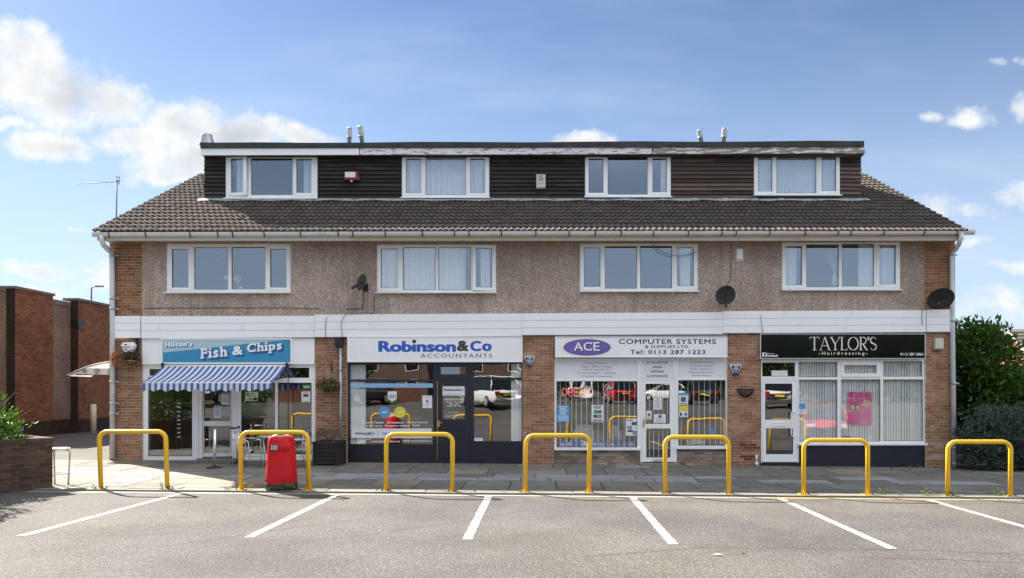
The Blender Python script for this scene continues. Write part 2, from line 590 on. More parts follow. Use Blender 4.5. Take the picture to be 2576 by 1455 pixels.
M['tile'] = pmat('weathered concrete roof tile', (0.102, 0.082, 0.069), 0.95, scale=1.2, col2=(0.062, 0.053, 0.047), lo=0.35, hi=0.7, island=0.13, bump=0.5, bscale=70, grain=0.2, gscale=60, spec=0.15)
M['timber'] = pmat('black stained board', (0.021, 0.016, 0.013), 0.8, scale=3.5, col2=(0.12, 0.098, 0.08), lo=0.52, hi=0.80, island=0.8, stretch=(0.25, 1, 6), bump=0.5, bscale=25)
M['timber_brown'] = pmat('hazy brown stained board', (0.078, 0.054, 0.041), 0.85, scale=3.5, col2=(0.19, 0.15, 0.12), lo=0.5, hi=0.82, island=0.65, stretch=(0.25, 1, 6), bump=0.5, bscale=25)  # weathered right-hand boards; lens haze is put into this paler brown
M['felt'] = pmat('roofing felt', (0.04, 0.041, 0.04), 0.9, var=0.3, scale=3, bump=0.4, bscale=12)
M['peel'] = pmat('peeling white paint', (0.70, 0.70, 0.70), 0.6, scale=5.5, col2=(0.27, 0.24, 0.22), lo=0.53, hi=0.57, stretch=(0.55, 1, 3.2), detail=9)
M['peel_bad'] = pmat('badly peeling white paint', (0.68, 0.67, 0.66), 0.65, scale=5.0, col2=(0.26, 0.22, 0.20), lo=0.46, hi=0.50, stretch=(0.5, 1, 3.0), detail=9)
M['lead'] = pmat('lead flashing', (0.30, 0.33, 0.33), 0.6, scale=4, col2=(0.12, 0.14, 0.13), lo=0.45, hi=0.7)
M['yellow'] = pmat('yellow powder coat', (0.76, 0.455, 0.02), 0.38, scale=13, col2=(0.50, 0.30, 0.05), lo=0.60, hi=0.78, detail=8)
M['red'] = pmat('red plastic', (0.52, 0.006, 0.012), 0.5, var=0.16, scale=3, spec=0.3, col2=(0.40, 0.008, 0.02), lo=0.45, hi=0.75)
M['dark_base'] = pmat('dark grey rubber', (0.022, 0.022, 0.024), 0.6, var=0.3)
M['line'] = pmat('road marking paint', (0.34, 0.32, 0.268), 0.8, scale=26, col2=(0.15, 0.142, 0.124), lo=0.50, hi=0.72, grain=0.22, gscale=60, detail=8)
M['line_yellow'] = pmat('worn yellow marking', (0.42, 0.30, 0.09), 0.75, scale=9, col2=(0.40, 0.33, 0.2), lo=0.5, hi=0.75)
M['blue_sign'] = pmat('blue sign print', lin(60, 140, 178), 0.3, var=0.03)
M['blue_dark'] = pmat('darker blue print', lin(40, 98, 140), 0.3, var=0.03)
M['teal_sign'] = pmat('grey teal print', lin(172, 196, 202), 0.3, var=0.03)
M['ink_blue'] = pmat('blue lettering', lin(42, 92, 190), 0.35, var=0.03)
M['ink_green'] = pmat('dark green grey lettering', lin(48, 66, 66), 0.35)
M['ink_navy'] = pmat('navy lettering', lin(36, 38, 84), 0.4)
M['ink_grey'] = pmat('grey lettering', lin(88, 90, 106), 0.4)
M['ink_pale'] = pmat('pale lettering', lin(222, 216, 202), 0.4)
M['ink_white'] = pmat('white lettering', lin(236, 238, 240), 0.4)
M['purple'] = pmat('purple enamel', lin(112, 92, 168), 0.3, scale=1.2, var=0.12)
M['purple_rim'] = pmat('dark purple rim', lin(78, 72, 120), 0.35)
M['paper'] = pmat('white paper', (0.74, 0.75, 0.76), 0.7, var=0.03)
M['paper_blue'] = pmat('pale blue paper', lin(150, 190, 224), 0.7, var=0.05)
M['paper_mid'] = pmat('mid blue print', lin(88, 150, 200), 0.6)
M['paper_yellow'] = pmat('yellow print', lin(214, 206, 60), 0.6)
M['paper_cream'] = pmat('cream paper', lin(226, 226, 190), 0.7)
M['paper_green'] = pmat('green sticker', lin(60, 150, 90), 0.6)
M['paper_pink'] = pmat('pink poster print', lin(232, 104, 160), 0.5)
M['paper_magenta'] = pmat('magenta poster print', lin(206, 50, 150), 0.5)
M['skin'] = pmat('printed skin tone', lin(222, 170, 146), 0.6)
M['hair_red'] = pmat('printed auburn', lin(110, 52, 40), 0.6)
M['hair_dark'] = pmat('printed dark brown', lin(48, 32, 30), 0.6)
M['hair_fair'] = pmat('printed fair', lin(226, 196, 150), 0.6)
M['stripe_blue'] = cloth_mat('blue awning stripe', lin(90, 118, 182)[:3], 0.3)
M['stripe_white'] = cloth_mat('white awning stripe', (0.78, 0.80, 0.84), 0.3)
M['curtain'] = cloth_mat('net curtain', (0.93, 0.94, 0.95), 0.08)
M['curtain_blue'] = cloth_mat('pale blue curtain', (0.80, 0.86, 0.92), 0.08)
M['blind'] = cloth_mat('pale vertical blind', (0.92, 0.94, 0.92), 0.08)
M['room'] = pmat('interior wall', (0.30, 0.29, 0.27), 0.9)
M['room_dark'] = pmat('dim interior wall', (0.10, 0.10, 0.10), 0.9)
M['room_floor'] = pmat('interior floor', (0.10, 0.085, 0.07), 0.6)
M['grey_plastic'] = pmat('mid grey plastic', (0.25, 0.26, 0.28), 0.5)
M['cream_plastic'] = pmat('aged cream plastic', (0.58, 0.58, 0.46), 0.45, var=0.06)
M['dish'] = pmat('dark grey dish', (0.035, 0.037, 0.04), 0.6, var=0.25, scale=30)
M['wood_dark'] = pmat('blackened planter timber', (0.018, 0.015, 0.014), 0.85, var=0.4, scale=8, stretch=(0.4, 1, 4), island=0.3, bump=0.4, bscale=30)
M['soil'] = pmat('soil', (0.045, 0.033, 0.024), 0.95, var=0.4, scale=20)
M['rope'] = pmat('rope', (0.42, 0.33, 0.22), 0.9)
M['wire_gold'] = pmat('golden wire', (0.58, 0.40, 0.12), 0.4, 0.8)
M['copper_dry'] = pmat('dry flower heads', (0.45, 0.22, 0.12), 0.9, var=0.4, scale=30)
M['glass_up'] = glass_mat('upper window glass', 0.25, (0.97, 0.98, 0.98), 0.0008, 1.2)
M['glass_shop'] = glass_mat('shop window glass', 0.17, (0.96, 0.98, 0.97), 0.0016, 1.3)
M['glass_taylor'] = glass_mat('salon window glass', 0.16, (0.97, 0.98, 0.98), 0.0016, 1.3)
M['neon'] = emit_mat('red neon tube', (1.0, 0.16, 0.13), 0.28)
M['tinsel'] = pmat('dark blue tinsel', (0.05, 0.06, 0.42), 0.4, var=0.5, scale=30)
M['car_white'] = pmat('white car paint', (0.72, 0.72, 0.71), 0.25, coat=1.0, var=0.02)
M['car_red'] = pmat('red car paint', (0.48, 0.012, 0.018), 0.25, coat=1.0, var=0.02)
M['car_black'] = pmat('black car paint', (0.012, 0.012, 0.014), 0.25, coat=1.0)
M['car_silver'] = pmat('silver car paint', (0.50, 0.50, 0.51), 0.3, 0.4, coat=1.0)
M['car_glass'] = pmat('dark car glass', (0.012, 0.014, 0.016), 0.05, spec=0.8)
M['tyre'] = pmat('tyre rubber', (0.018, 0.018, 0.018), 0.85)
M['lamp_red'] = pmat('red tail lamp', (0.42, 0.01, 0.01), 0.15)
M['lamp_clear'] = pmat('clear headlamp', (0.75, 0.76, 0.78), 0.08, 0.3)
M['plate_yellow'] = pmat('yellow number plate', (0.70, 0.50, 0.05), 0.4)
M['render_red'] = pmat('red render wall', (0.36, 0.10, 0.075), 0.9)
M['house_tile'] = pmat('house roof tile', (0.15, 0.12, 0.10), 0.9, var=0.25, scale=3, stretch=(1, 1, 4))
M['bark'] = pmat('bark', (0.07, 0.05, 0.036), 0.95, var=0.3, scale=12)
M['laurel'] = leaf_mat('laurel leaf', (0.024, 0.066, 0.013), (0.085, 0.165, 0.03), 0.36, 0.3)
M['grey_leaf'] = leaf_mat('grey green leaf', (0.038, 0.058, 0.048), (0.11, 0.145, 0.125), 0.2, 0.6)
M['bush_leaf'] = leaf_mat('fresh green leaf', (0.025, 0.065, 0.010), (0.075, 0.14, 0.025), 0.28, 0.35)
M['tree_leaf'] = leaf_mat('tree leaf', (0.03, 0.06, 0.014), (0.08, 0.115, 0.03), 0.3, 0.5)
M['weed'] = leaf_mat('weed leaf', (0.05, 0.10, 0.02), (0.14, 0.18, 0.05), 0.3, 0.6)
M['petal'] = leaf_mat('flower petal', (0.35, 0.03, 0.12), (0.55, 0.25, 0.35), 0.3, 0.6)
M['dry_leaf'] = leaf_mat('dry brown leaf', (0.05, 0.03, 0.02), (0.12, 0.075, 0.05), 0.2, 0.8)


def pebble_mat(name='pebbledash', tone=1.08):
    m = bpy.data.materials.new(name)
    m.use_nodes = True
    g = NT(m.node_tree)
    b = m.node_tree.nodes['Principled BSDF']
    tc = g.n('ShaderNodeTexCoord').outputs['Object']
    vo = g.n('ShaderNodeTexVoronoi')
    g.put(vo.inputs['Vector'], tc)
    vo.inputs['Scale'].default_value = 66.0
    vo.inputs['Randomness'].default_value = 1.0
    sp = g.n('ShaderNodeSeparateColor'); g.put(sp.inputs[0], vo.outputs['Color'])
    ramp = g.n('ShaderNodeValToRGB')
    el = ramp.color_ramp.elements
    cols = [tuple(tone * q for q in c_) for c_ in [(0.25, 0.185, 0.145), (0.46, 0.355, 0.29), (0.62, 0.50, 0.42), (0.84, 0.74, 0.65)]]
    pos = [0.0, 0.35, 0.72, 1.0]
    for i, c in enumerate(cols):
        e = el[i] if i < 2 else el.new(1.0)
        e.position = pos[i]; e.color = c + (1,)
    g.put(ramp.inputs[0], sp.outputs[0])
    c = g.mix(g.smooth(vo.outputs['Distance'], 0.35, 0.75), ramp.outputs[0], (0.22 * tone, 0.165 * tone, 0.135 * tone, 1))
    big = g.smooth(g.noise(tc, 0.55, 5, 0.6), 0.3, 0.7, 0.74, 1.16)
    c = g.mix(1.0, c, big, 'MULTIPLY')
    # rain stains running down the wall
    st = g.noise(g.v('MULTIPLY', tc, (2.2, 1.0, 0.22)), 1.6, 5, 0.6)
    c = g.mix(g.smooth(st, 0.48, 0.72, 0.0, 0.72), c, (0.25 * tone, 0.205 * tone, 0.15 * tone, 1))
    g.put(b.inputs['Base Color'], c)
    b.inputs['Roughness'].default_value = 0.95
    b.inputs['Specular IOR Level'].default_value = 0.15
    bn = g.n('ShaderNodeBump'); bn.inputs['Strength'].default_value = 0.8; bn.inputs['Distance'].default_value = 0.012
    bn.invert = True
    g.put(bn.inputs['Height'], vo.outputs['Distance'])
    g.put(b.inputs['Normal'], bn.outputs[0])
    return m


def asphalt_mat():
    m = bpy.data.materials.new('worn asphalt')
    m.use_nodes = True
    g = NT(m.node_tree)
    b = m.node_tree.nodes['Principled BSDF']
    tc = g.n('ShaderNodeNewGeometry').outputs['Position']
    vo = g.n('ShaderNodeTexVoronoi')
    g.put(vo.inputs['Vector'], tc); vo.inputs['Scale'].default_value = 64.0
    sp = g.n('ShaderNodeSeparateColor'); g.put(sp.inputs[0], vo.outputs['Color'])
    stone = g.mix(g.m('POWER', sp.outputs[0], 1.6), (0.031, 0.030, 0.028, 1), (0.30, 0.286, 0.26, 1))
    fine = g.noise(tc, 34.0, 4, 0.75)
    c = g.mix(g.smooth(fine, 0.36, 0.62, 0.0, 1.0), (0.06, 0.057, 0.052, 1), stone)
    c = g.mix(0.48, c, (0.106, 0.101, 0.091, 1))
    big = g.smooth(g.noise(tc, 0.38, 6, 0.62), 0.32, 0.68, 0.74, 1.12)
    c = g.mix(1.0, c, big, 'MULTIPLY')
    hue = g.smooth(g.noise(tc, 0.17, 3, 0.5), 0.35, 0.65)
    c = g.mix(hue, g.mix(1.0, c, (1.0, 0.965, 1.0, 1), 'MULTIPLY'), g.mix(1.0, c, (1.02, 1.0, 0.93, 1), 'MULTIPLY'))
    oil = g.smooth(g.noise(tc, 0.9, 4, 0.55), 0.68, 0.8, 0.0, 0.35)
    c = g.mix(oil, c, (0.07, 0.062, 0.056, 1))
    g.put(b.inputs['Base Color'], c)
    b.inputs['Roughness'].default_value = 0.9
    b.inputs['Specular IOR Level'].default_value = 0.25
    bn = g.n('ShaderNodeBump'); bn.inputs['Strength'].default_value = 0.75; bn.inputs['Distance'].default_value = 0.012
    h = g.m('ADD', g.m('MULTIPLY', vo.outputs['Distance'], -0.8), fine)
    g.put(bn.inputs['Height'], h)
    g.put(b.inputs['Normal'], bn.outputs[0])
    return m


M['pebble'] = pebble_mat()
M['pebble_dark'] = pebble_mat('dark old pebbledash', 0.5)  # darker tone for the neighbouring building
M['asphalt'] = asphalt_mat()
M['slab_a'] = pmat('grey paving slab', (0.140, 0.134, 0.118), 0.9, scale=2.5, col2=(0.088, 0.085, 0.075), lo=0.4, hi=0.7, island=0.16, bump=0.3, bscale=60, grain=0.12, gscale=70)
M['slab_b'] = pmat('buff paving slab', (0.195, 0.163, 0.122), 0.9, scale=2.5, col2=(0.155, 0.13, 0.10), lo=0.4, hi=0.7, island=0.16, bump=0.3, bscale=60, grain=0.12, gscale=70)
M['slab_c'] = pmat('pale paving slab', (0.225, 0.23, 0.228), 0.9, scale=2.5, col2=(0.155, 0.158, 0.157), lo=0.4, hi=0.7, island=0.12, bump=0.3, bscale=60, grain=0.1, gscale=70)
M['joint'] = pmat('mossy joint bedding', (0.055, 0.052, 0.04), 0.95, var=0.4, scale=9)
M['kerb'] = pmat('concrete kerb', (0.22, 0.20, 0.17), 0.9, scale=5, col2=(0.2, 0.18, 0.15), lo=0.45, hi=0.7, bump=0.3, bscale=60)


# ------------------------------------------------------------------ lettering 
def glyphs(body, weight=0.0, spacing=1.0):
    cu = bpy.data.curves.new('lettering', 'FONT')
    cu.body = body
    cu.space_character = spacing
    cu.resolution_u = 3
    ob = bpy.data.objects.new('lettering', cu)
    me = bpy.data.meshes.new_from_object(ob)
    vs = [(v.co.x, v.co.y, 0) for v in me.vertices]
    fs = [tuple(p.vertices) for p in me.polygons]
    if weight:                      # heavier strokes: shifted copies, each on a level of its own
        base, bf = list(vs), list(fs)
        for k, (dx, dy) in enumerate(((weight, 0), (0, weight * .7), (0, -weight * .7), (-weight, weight * .4), (-weight, -weight * .4), (weight, weight * .5), (weight, -weight * .5))):
            b = len(vs)
            vs += [(p + dx, q + dy, k + 1) for p, q, _ in base]; fs += [tuple(i + b for i in f) for f in bf]
    bpy.data.objects.remove(ob); bpy.data.meshes.remove(me); bpy.data.curves.remove(cu)
    return vs, fs


def fit(mb, vs, fs, rect, y, m=0, lean=0.0, rise=0.0):
    """lay flat outlines into rect (x0 x1 z0 z1) on the plane y"""
    x0, x1, z0, z1 = rect
    ax, bx = min(v[0] for v in vs), max(v[0] for v in vs)
    ay, by = min(v[1] for v in vs), max(v[1] for v in vs)
    out = []
    for a, b, lv in vs:
        t, q = (a - ax) / (bx - ax or 1), (b - ay) / (by - ay or 1)
        out.append((x0 + t * (x1 - x0) + lean * q, y - lv * .00012, z0 + q * (z1 - z0) + rise * t))
    mb.add(out, fs, m)


def write(parent, body, rect, y, mat, bold=0.0, spacing=1.0, rise=0.0, name='lettering'):
    mb = MB()
    vs, fs = glyphs(body, bold, spacing)
    fit(mb, vs, fs, rect, y, 0, 0.0, rise)
    return mb.part(name, mat, parent)


def slab_serif(body, bold=0.035):
    """bold letters with square slab serifs added at the stems"""
    vs, fs, x = [], [], 0.0
    st = 0.17
    for ch in body:
        if ch == ' ':
            x += 0.30; continue
        a, f = glyphs(ch, bold)
        ax, bx = min(q[0] for q in a), max(q[0] for q in a)
        ay, by = min(q[1] for q in a), max(q[1] for q in a)
        add = []
        t = 0.085; o = 0.06
        L, Rr = ax, bx
        if ch == 'F': add = [(L - o, L + st + o, ay, ay + t), (L - o, L + st, by - t, by), (Rr - t, Rr, by - 0.26, by)]
        elif ch == 'ı': add = [(L - o - .02, Rr + o + .02, ay, ay + t), (L - o - .02, L + .02, by - t, by), ((L + Rr) / 2 - .085, (L + Rr) / 2 + .085, by + .07, by + .22)]
        elif ch == 'l': add = [(L - o - .02, Rr + o + .02, ay, ay + t), (L - o - .02, L + .02, by - t, by)]
        elif ch == 'h': add = [(L - o, L + st + o * .6, ay, ay + t), (Rr - st - o * .6, Rr + o, ay, ay + t), (L - o, L + .02, by - t, by)]
        elif ch == 'n': add = [(L - o, L + st + o * .6, ay, ay + t), (Rr - st - o * .6, Rr + o, ay, ay + t), (L - o, L + .02, by - t - .03, by - .03)]
        elif ch == 'p': add = [(L - o, L + st + o, ay, ay + t), (L - o, L + .02, by - t - .03, by - .03)]
        elif ch == 'H': add = [(L - o, L + st + o, ay, ay + t), (Rr - st - o, Rr + o, ay, ay + t), (L - o, L + st + o, by - t, by), (Rr - st - o, Rr + o, by - t, by)]
        elif ch == 'C': add = [(Rr - .08, Rr + .01, by - .27, by - .02)]
        elif ch == 's': add = [(Rr - .10, Rr - .02, by - .18, by), (L + .02, L + .10, ay, ay + .18)]
        dx = x - ax + (0.05 if add else 0.02)
        b = len(vs)
        vs += [(p + dx, q, lv) for p, q, lv in a]; fs += [tuple(i + b for i in ff) for ff in f]
        for k, (p0, p1, q0, q1) in enumerate(add):
            b = len(vs)
            lv = 9 + k; vs += [(p0 + dx, q0, lv), (p1 + dx, q0, lv), (p1 + dx, q1, lv), (p0 + dx, q1, lv)]; fs.append((b, b + 1, b + 2, b + 3))
        x += (bx - ax) + (0.13 if add else 0.07)
    return vs, fs


# ------------------------------------------------------------------ ground
KERB_Y = -5.62


def rise(y):
    t = max(0.0, min(1.0, (-13.0 - y) / 13.0))
    return 1.15 * t * t * (3 - 2 * t)


def ground_z(x, y): return gz(x) + rise(y) - (0.03 if y < KERB_Y else 0.0)


def build_ground():
    mb = MB()
    xs = [-400, -120, -60, -40] + [-22 + 2 * i for i in range(23)] + [40, 60, 120, 400]
    ys = [-400, -150, -80, -60, -50, -40, -34, -30, -28, -26, -24, -22, -20, -18, -16, -15, -14, -13, -10, KERB_Y - 0.0]
    vs = [(x, y, gz(x) + rise(y) - 0.03) for y in ys for x in xs]
    n = len(xs)
    fs = [(j * n + i, j * n + i + 1, (j + 1) * n + i + 1, (j + 1) * n + i) for j in range(len(ys) - 1) for i in range(n - 1)]
    mb.add(vs, fs, 0, True)
    mb.setting('car_park', M['asphalt'])
    mb = MB()
    ys = [KERB_Y, 0.5, 20, 60, 150, 400, 900]
    vs = [(x, y, gz(x) - 0.035) for y in ys for x in xs]
    fs = [(j * n + i, j * n + i + 1, (j + 1) * n + i + 1, (j + 1) * n + i) for j in range(len(ys) - 1) for i in range(n - 1)]
    mb.add(vs, fs, 0, True)
    mb.setting('ground', M['asphalt'])
    # kerb line: a strip of flush concrete kerb stones
    pav = MB()
    x = -15.0
    while x < 15:
        pav.add([(x, KERB_Y + 0.13, gz(x) - 0.034), (x + 1, KERB_Y + 0.13, gz(x + 1) - 0.034), (x + 1, 0.4, gz(x + 1) - 0.034), (x, 0.4, gz(x) - 0.034)], [(0, 1, 2, 3)])
        x += 1
    v = []
    pavement = MB()
    for i in range(30):
        a = -15 + i
        pavement.add([(a, KERB_Y + 0.125, gz(a) - 0.022), (a + 1, KERB_Y + 0.125, gz(a + 1) - 0.022), (a + 1, 0.3, gz(a + 1) - 0.022), (a, 0.3, gz(a) - 0.022)], [(0, 1, 2, 3)])
    pv = pavement.setting('pavement', M['joint'])
    kb = MB(); kb.box(-0.4565, 0.4565, 0, 0.118, -0.12, 0.0)
    kme = kb.mesh('kerb_stone', M['kerb'])
    for i in range(33):
        a = -15 + 0.92 * (i + 0.5)
        piece('kerb_stone', kme, pv, (a, KERB_Y, gz(a) + 0.001 + random.uniform(-.003, .003)), rot=(0, math.atan(0.0085), 0))
    sb = MB(); sb.box(-0.5, 0.5, -0.5, 0.5, -0.04, 0.0)
    sme = {k: sb.mesh('paving_slab', M[k]) for k in ('slab_a', 'slab_b', 'slab_c')}
    rows = [(-5.485, -5.20), (-5.20, -4.62), (-4.62, -3.72), (-3.72, -3.07), (-3.07, -2.45), (-2.45, -1.62), (-1.62, -0.72), (-0.72, 0.06)]
    rnd = random.Random(11)
    for k, (a, b) in enumerate(rows):
        x = -14.95
        j = 0
        while x < 14.4:
            w = 0.915
            if k in (3, 4) and rnd.random() < 0.55: w = 1.30
            if rnd.random() < 0.12: w = 0.62
            if k == 0: w = 0.915
            if -12 < x and rnd.random() < 0.85 and k not in (3, 4): w = 0.915
            cx = x + w / 2
            pale = (k in (3, 4) and rnd.random() < 0.62) or rnd.random() < 0.03
            left = cx < -5.5
            key = 'slab_c' if pale else ('slab_b' if (left and rnd.random() < 0.65) or rnd.random() < 0.14 else 'slab_a')
            tilt = rnd.uniform(-0.004, 0.004)
            piece('paving_slab', sme[key], pv, (cx, (a + b) / 2, gz(cx) + rnd.uniform(-0.004, 0.004)), scale=(w - 0.024, b - a - 0.022, 1), rot=(tilt, math.atan(0.0085) + rnd.uniform(-.003, .003), 0))
            x += w
    # path running back along the left gable
    mb = MB()
    ys = [0.07, 3, 6, 10, 16, 26, 40]
    for p, q in zip(ys[:-1], ys[1:]):
        mb.add([(-19.2, p, gz(-19.2) - 0.01), (-11.05, p, gz(-11.05) - 0.01), (-11.05, q, gz(-11.05) - 0.01), (-19.2, q, gz(-19.2) - 0.01)], [(0, 1, 2, 3)])
    mb.setting('path', M['asphalt'])
    # markings, each a sheet a few millimetres above the asphalt
    def sheet(mb, x0, x1, y0, y1, h=0.004, n=8, m=0):
        for i in range(n):
            a = x0 + (x1 - x0) * i / n; b = x0 + (x1 - x0) * (i + 1) / n
            mb.add([(a, y0, ground_z(a, y0) + h), (b, y0, ground_z(b, y0) + h), (b, y1, ground_z(b, y1) + h), (a, y1, ground_z(a, y1) + h)], [(0, 1, 2, 3)], m)
    kw = 0.126
    for (pa, ya, pb, yb, yend) in [(460, 0, -.13, 0, -9.93), (850, 0, -.05, 0, -9.9), (1230, 0, 0, 0, -9.92), (1590, 0, 0, 0, -10.12), (1960, 0, 0, 0, -10.28), (2330, 0, 0, 0, -10.4)]:
        x = (pa - CX) * 13.9 / F
        mb = MB()
        y = yend
        steps = 44
        for i in range(steps):
            a = yend + (-5.86 - yend) * i / steps; b = yend + (-5.86 - yend) * (i + 1) / steps
            j0, j1 = (random.uniform(-.007, .007) + pb * (1 - i / steps) for _ in range(2))
            mb.add([(x - kw / 2 + j0, a, ground_z(x, a) + .004), (x + kw / 2 + j1, a, ground_z(x, a) + .004), (x + kw / 2 + j1, b, ground_z(x, b) + .004), (x - kw / 2 + j0, b, ground_z(x, b) + .004)], [(0, 1, 2, 3)])
        mb.setting('bay_marking', M['line'])
    mb = MB(); sheet(mb, -9.3, 4.15, -5.85, -5.74, n=24); mb.setting('kerb_marking', M['line'])
    mb = MB(); sheet(mb, 4.152, 8.3, -5.85, -5.75, n=10); mb.setting('kerb_marking', M['line_yellow'])
    mb = MB()
    for i in range(7):
        a = 8.33 + i * 0.52
        sheet(mb, a, a + 0.40, -5.84, -5.75, n=1)
    mb.setting('kerb_marking', M['line'])
    # hairline cracks
    def crack(pts, w=0.012):
        mb = MB()
        P = []
        for (a, b) in zip(pts[:-1], pts[1:]):
            for i in range(6):
                t = i / 6
                P.append((a[0] + (b[0] - a[0]) * t + random.uniform(-.03, .03), a[1] + (b[1] - a[1]) * t + random.uniform(-.03, .03)))
        P.append(pts[-1])
        for p, q in zip(P[:-1], P[1:]):
            l = math.hypot(q[0] - p[0], q[1] - p[1]) or 1
            nx, ny = -(q[1] - p[1]) / l * w / 2, (q[0] - p[0]) / l * w / 2
            mb.add([(p[0] - nx, p[1] - ny, ground_z(*p) + .003), (q[0] - nx, q[1] - ny, ground_z(*q) + .003), (q[0] + nx, q[1] + ny, ground_z(*q) + .003), (p[0] + nx, p[1] + ny, ground_z(*p) + .003)], [(0, 1, 2, 3)])
        mb.setting('crack', M['crack'])
    crack([(0.5, -10.85), (2.0, -10.3), (4.6, -10.35), (6.0, -10.6)])
    crack([(3.6, -10.75), (5.2, -10.95), (6.4, -11.1)])
    crack([(-3.2, -10.4), (-2.2, -9.6), (-0.8, -8.2), (-0.2, -7.4)], 0.008)
    crack([(-4.6, -10.6), (-3.6, -9.4), (-2.6, -8.4)], 0.010)


M['crack'] = pmat('crack in asphalt', (0.045, 0.042, 0.038), 0.95)
build_ground()

# ------------------------------------------------------------------ the parade of shops
BX0, BX1 = wx(275), wx(2403)
WALL_B = 12.6
shop = thing('shop_parade', 'two storey brown brick parade of shops with flats, tiled roof and long dormer', 'building', (0, 0, 0))
ORG[shop.name] = (0, 0, 0)
BRICK_JOBS = []       # (parent, mat key, x, z, w, h, priority)


def courses(x0, x1, z0, z1, sw=0.225, ch=0.075, shift=0.0, jit=0.0):
    out = []
    n = max(1, round((z1 - z0) / ch)); ch = (z1 - z0) / n
    for i in range(n):
        x = x0 - (shift + (0.5 if i % 2 else 0.0)) * sw
        while x < x1 - 0.005:
            a, b = max(x, x0), min(x + sw, x1)
            if b - a > 0.04: out.append(((a + b) / 2, z0 + (i + 0.5) * ch, b - a - 0.011, ch - 0.011))
            x += sw
    return out


def pier(x0, x1, z0, z1, mat, y=0.0, prio=0, label=None, name='brick_pier', mort='mortar', yb=0.45, special=None, shift=0.0):
    mb = MB(); mb.box(x0, x1, y + 0.006, yb, z0, z1)
    p = mb.part(name, M[mort], shop, label)
    for b in courses(x0, x1, max(z0, gz((x0 + x1) / 2) - .02), z1, shift=shift):
        k = mat
        if special:
            for (sx0, sx1, sz0, sz1, sk) in special:
                if sx0 < b[0] < sx1 and sz0 < b[1] < sz1: k = sk
        BRICK_JOBS.append((p, k, y, b, prio))
    return p


BASE = -0.25
zb = lambda px, py: wz(py)
pier(BX0, wx(357), BASE, wz(850), 'brick', prio=2)
pier(wx(793), wx(873.5), BASE, wz(847), 'brick', prio=0, shift=0.3)
pier(wx(1314.2), wx(1395), BASE, wz(843), 'brick', prio=0, shift=0.6)
pier(wx(1830), wx(1912.5), BASE, wz(838), 'brick', prio=0, shift=0.15,
     special=[(X(Z5, 170), X(Z5, 290), Z(Z5, 1060), Z(Z5, 1000), 'brick_red'), (X(Z5, 170), X(Z5, 260), Z(Z5, 1160), Z(Z5, 1100), 'brick_red')])
pier(wx(2328), BX1, BASE, wz(836), 'brick', prio=2, shift=0.4,
     special=[(X(Z6, 110), X(Z6, 200), Z(Z6, 1080), Z(Z6, 1030), 'brick_pale'), (X(Z6, 100), X(Z6, 200), Z(Z6, 1150), Z(Z6, 1105), 'brick_pale')])
pier(BX0, wx(358), wz(797) + 0.002, wz(600), 'brick_up', prio=3, label='upper brick pier at the left corner')
pier(wx(2325), BX1, wz(782) + 0.002, wz(597), 'brick_up', prio=3, label='upper brick pier at the right corner')

# upper wall of pebbledash with the four window openings
W_UP = [(U1, (650, 875, 1537, 1222)), (U2, (427, 880, 1280, 1222)), (U3, (243, 873, 1087, 1213)), (U4, (142, 857, 990, 1203))]
holes = [R(z, *q) for z, q in W_UP]
mb = MB(); mb.plate((wx(358), wx(2325), wz(800), wz(596)), holes, -0.02, 0.28)
mb.part('pebbledash_wall', M['pebble'], shop)
# dark lintel strips over those windows; their colour stands in for the dark recess
for z, q in W_UP:
    r = R(z, q[0] - 12, q[1] - 26, q[2] + 4, q[1] - 2)
    mb = MB(); mb.box(r[0], r[1], -0.032, -0.0205, r[2], r[3]); mb.part('lintel_strip', M['soffit'], shop)

# gable walls, rear wall, floors and party walls
mb = MB()
zr = 9.3
def gable(x0, x1):
    mb.add([(x0, 0.46, BASE), (x1, 0.46, BASE), (x1, WALL_B, BASE), (x0, WALL_B, BASE), (x0, 0.46, 5.75), (x1, 0.46, 5.75), (x1, WALL_B, 5.75), (x0, WALL_B, 5.75), (x0, 6.4, 9.0), (x1, 6.4, 9.0)],
           [(0, 4, 8, 7, 3), (1, 2, 6, 9, 5), (0, 1, 5, 4), (2, 3, 7, 6), (4, 5, 9, 8), (8, 9, 6, 7)])
gable(BX0, BX0 + 0.28); gable(BX1 - 0.28, BX1)
mb.part('gable_wall', M['brick'], shop)
mb = MB(); mb.box(BX0 + 0.29, BX1 - 0.29, WALL_B - 0.3, WALL_B, BASE, 5.7); mb.part('rear_wall', M['room'], shop)
mb = MB(); mb.box(BX0 + 0.29, BX1 - 0.29, 0.29, 6.0, wz(845), wz(800)); mb.part('floor_slab', M['room'], shop)
mb = MB(); mb.box(BX0 + 0.29, BX1 - 0.29, 0.29, 6.0, 5.72, 5.80); mb.part('ceiling', M['room'], shop)
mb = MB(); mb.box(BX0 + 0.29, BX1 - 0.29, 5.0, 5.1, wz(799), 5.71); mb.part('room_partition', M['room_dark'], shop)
mb = MB()
for px in (833, 1354, 1871): mb.box(wx(px) - .1, wx(px) + .1, 0.46, 4.98, BASE, wz(846))
for px in (840, 1354, 1860): mb.box(wx(px) - .1, wx(px) + .1, 0.29, 4.98, wz(799), 5.70)
mb.part('party_wall', M['room'], shop)
mb = MB()
for i, (a, b) in enumerate([(358, 793), (873, 1314), (1395, 1830), (1912, 2328)]):
    mb.box(wx(a) + .01, wx(b) - .01, 4.4, 4.5, BASE, wz(846))
mb.part('shop_back_wall', M['room_dark'], shop)
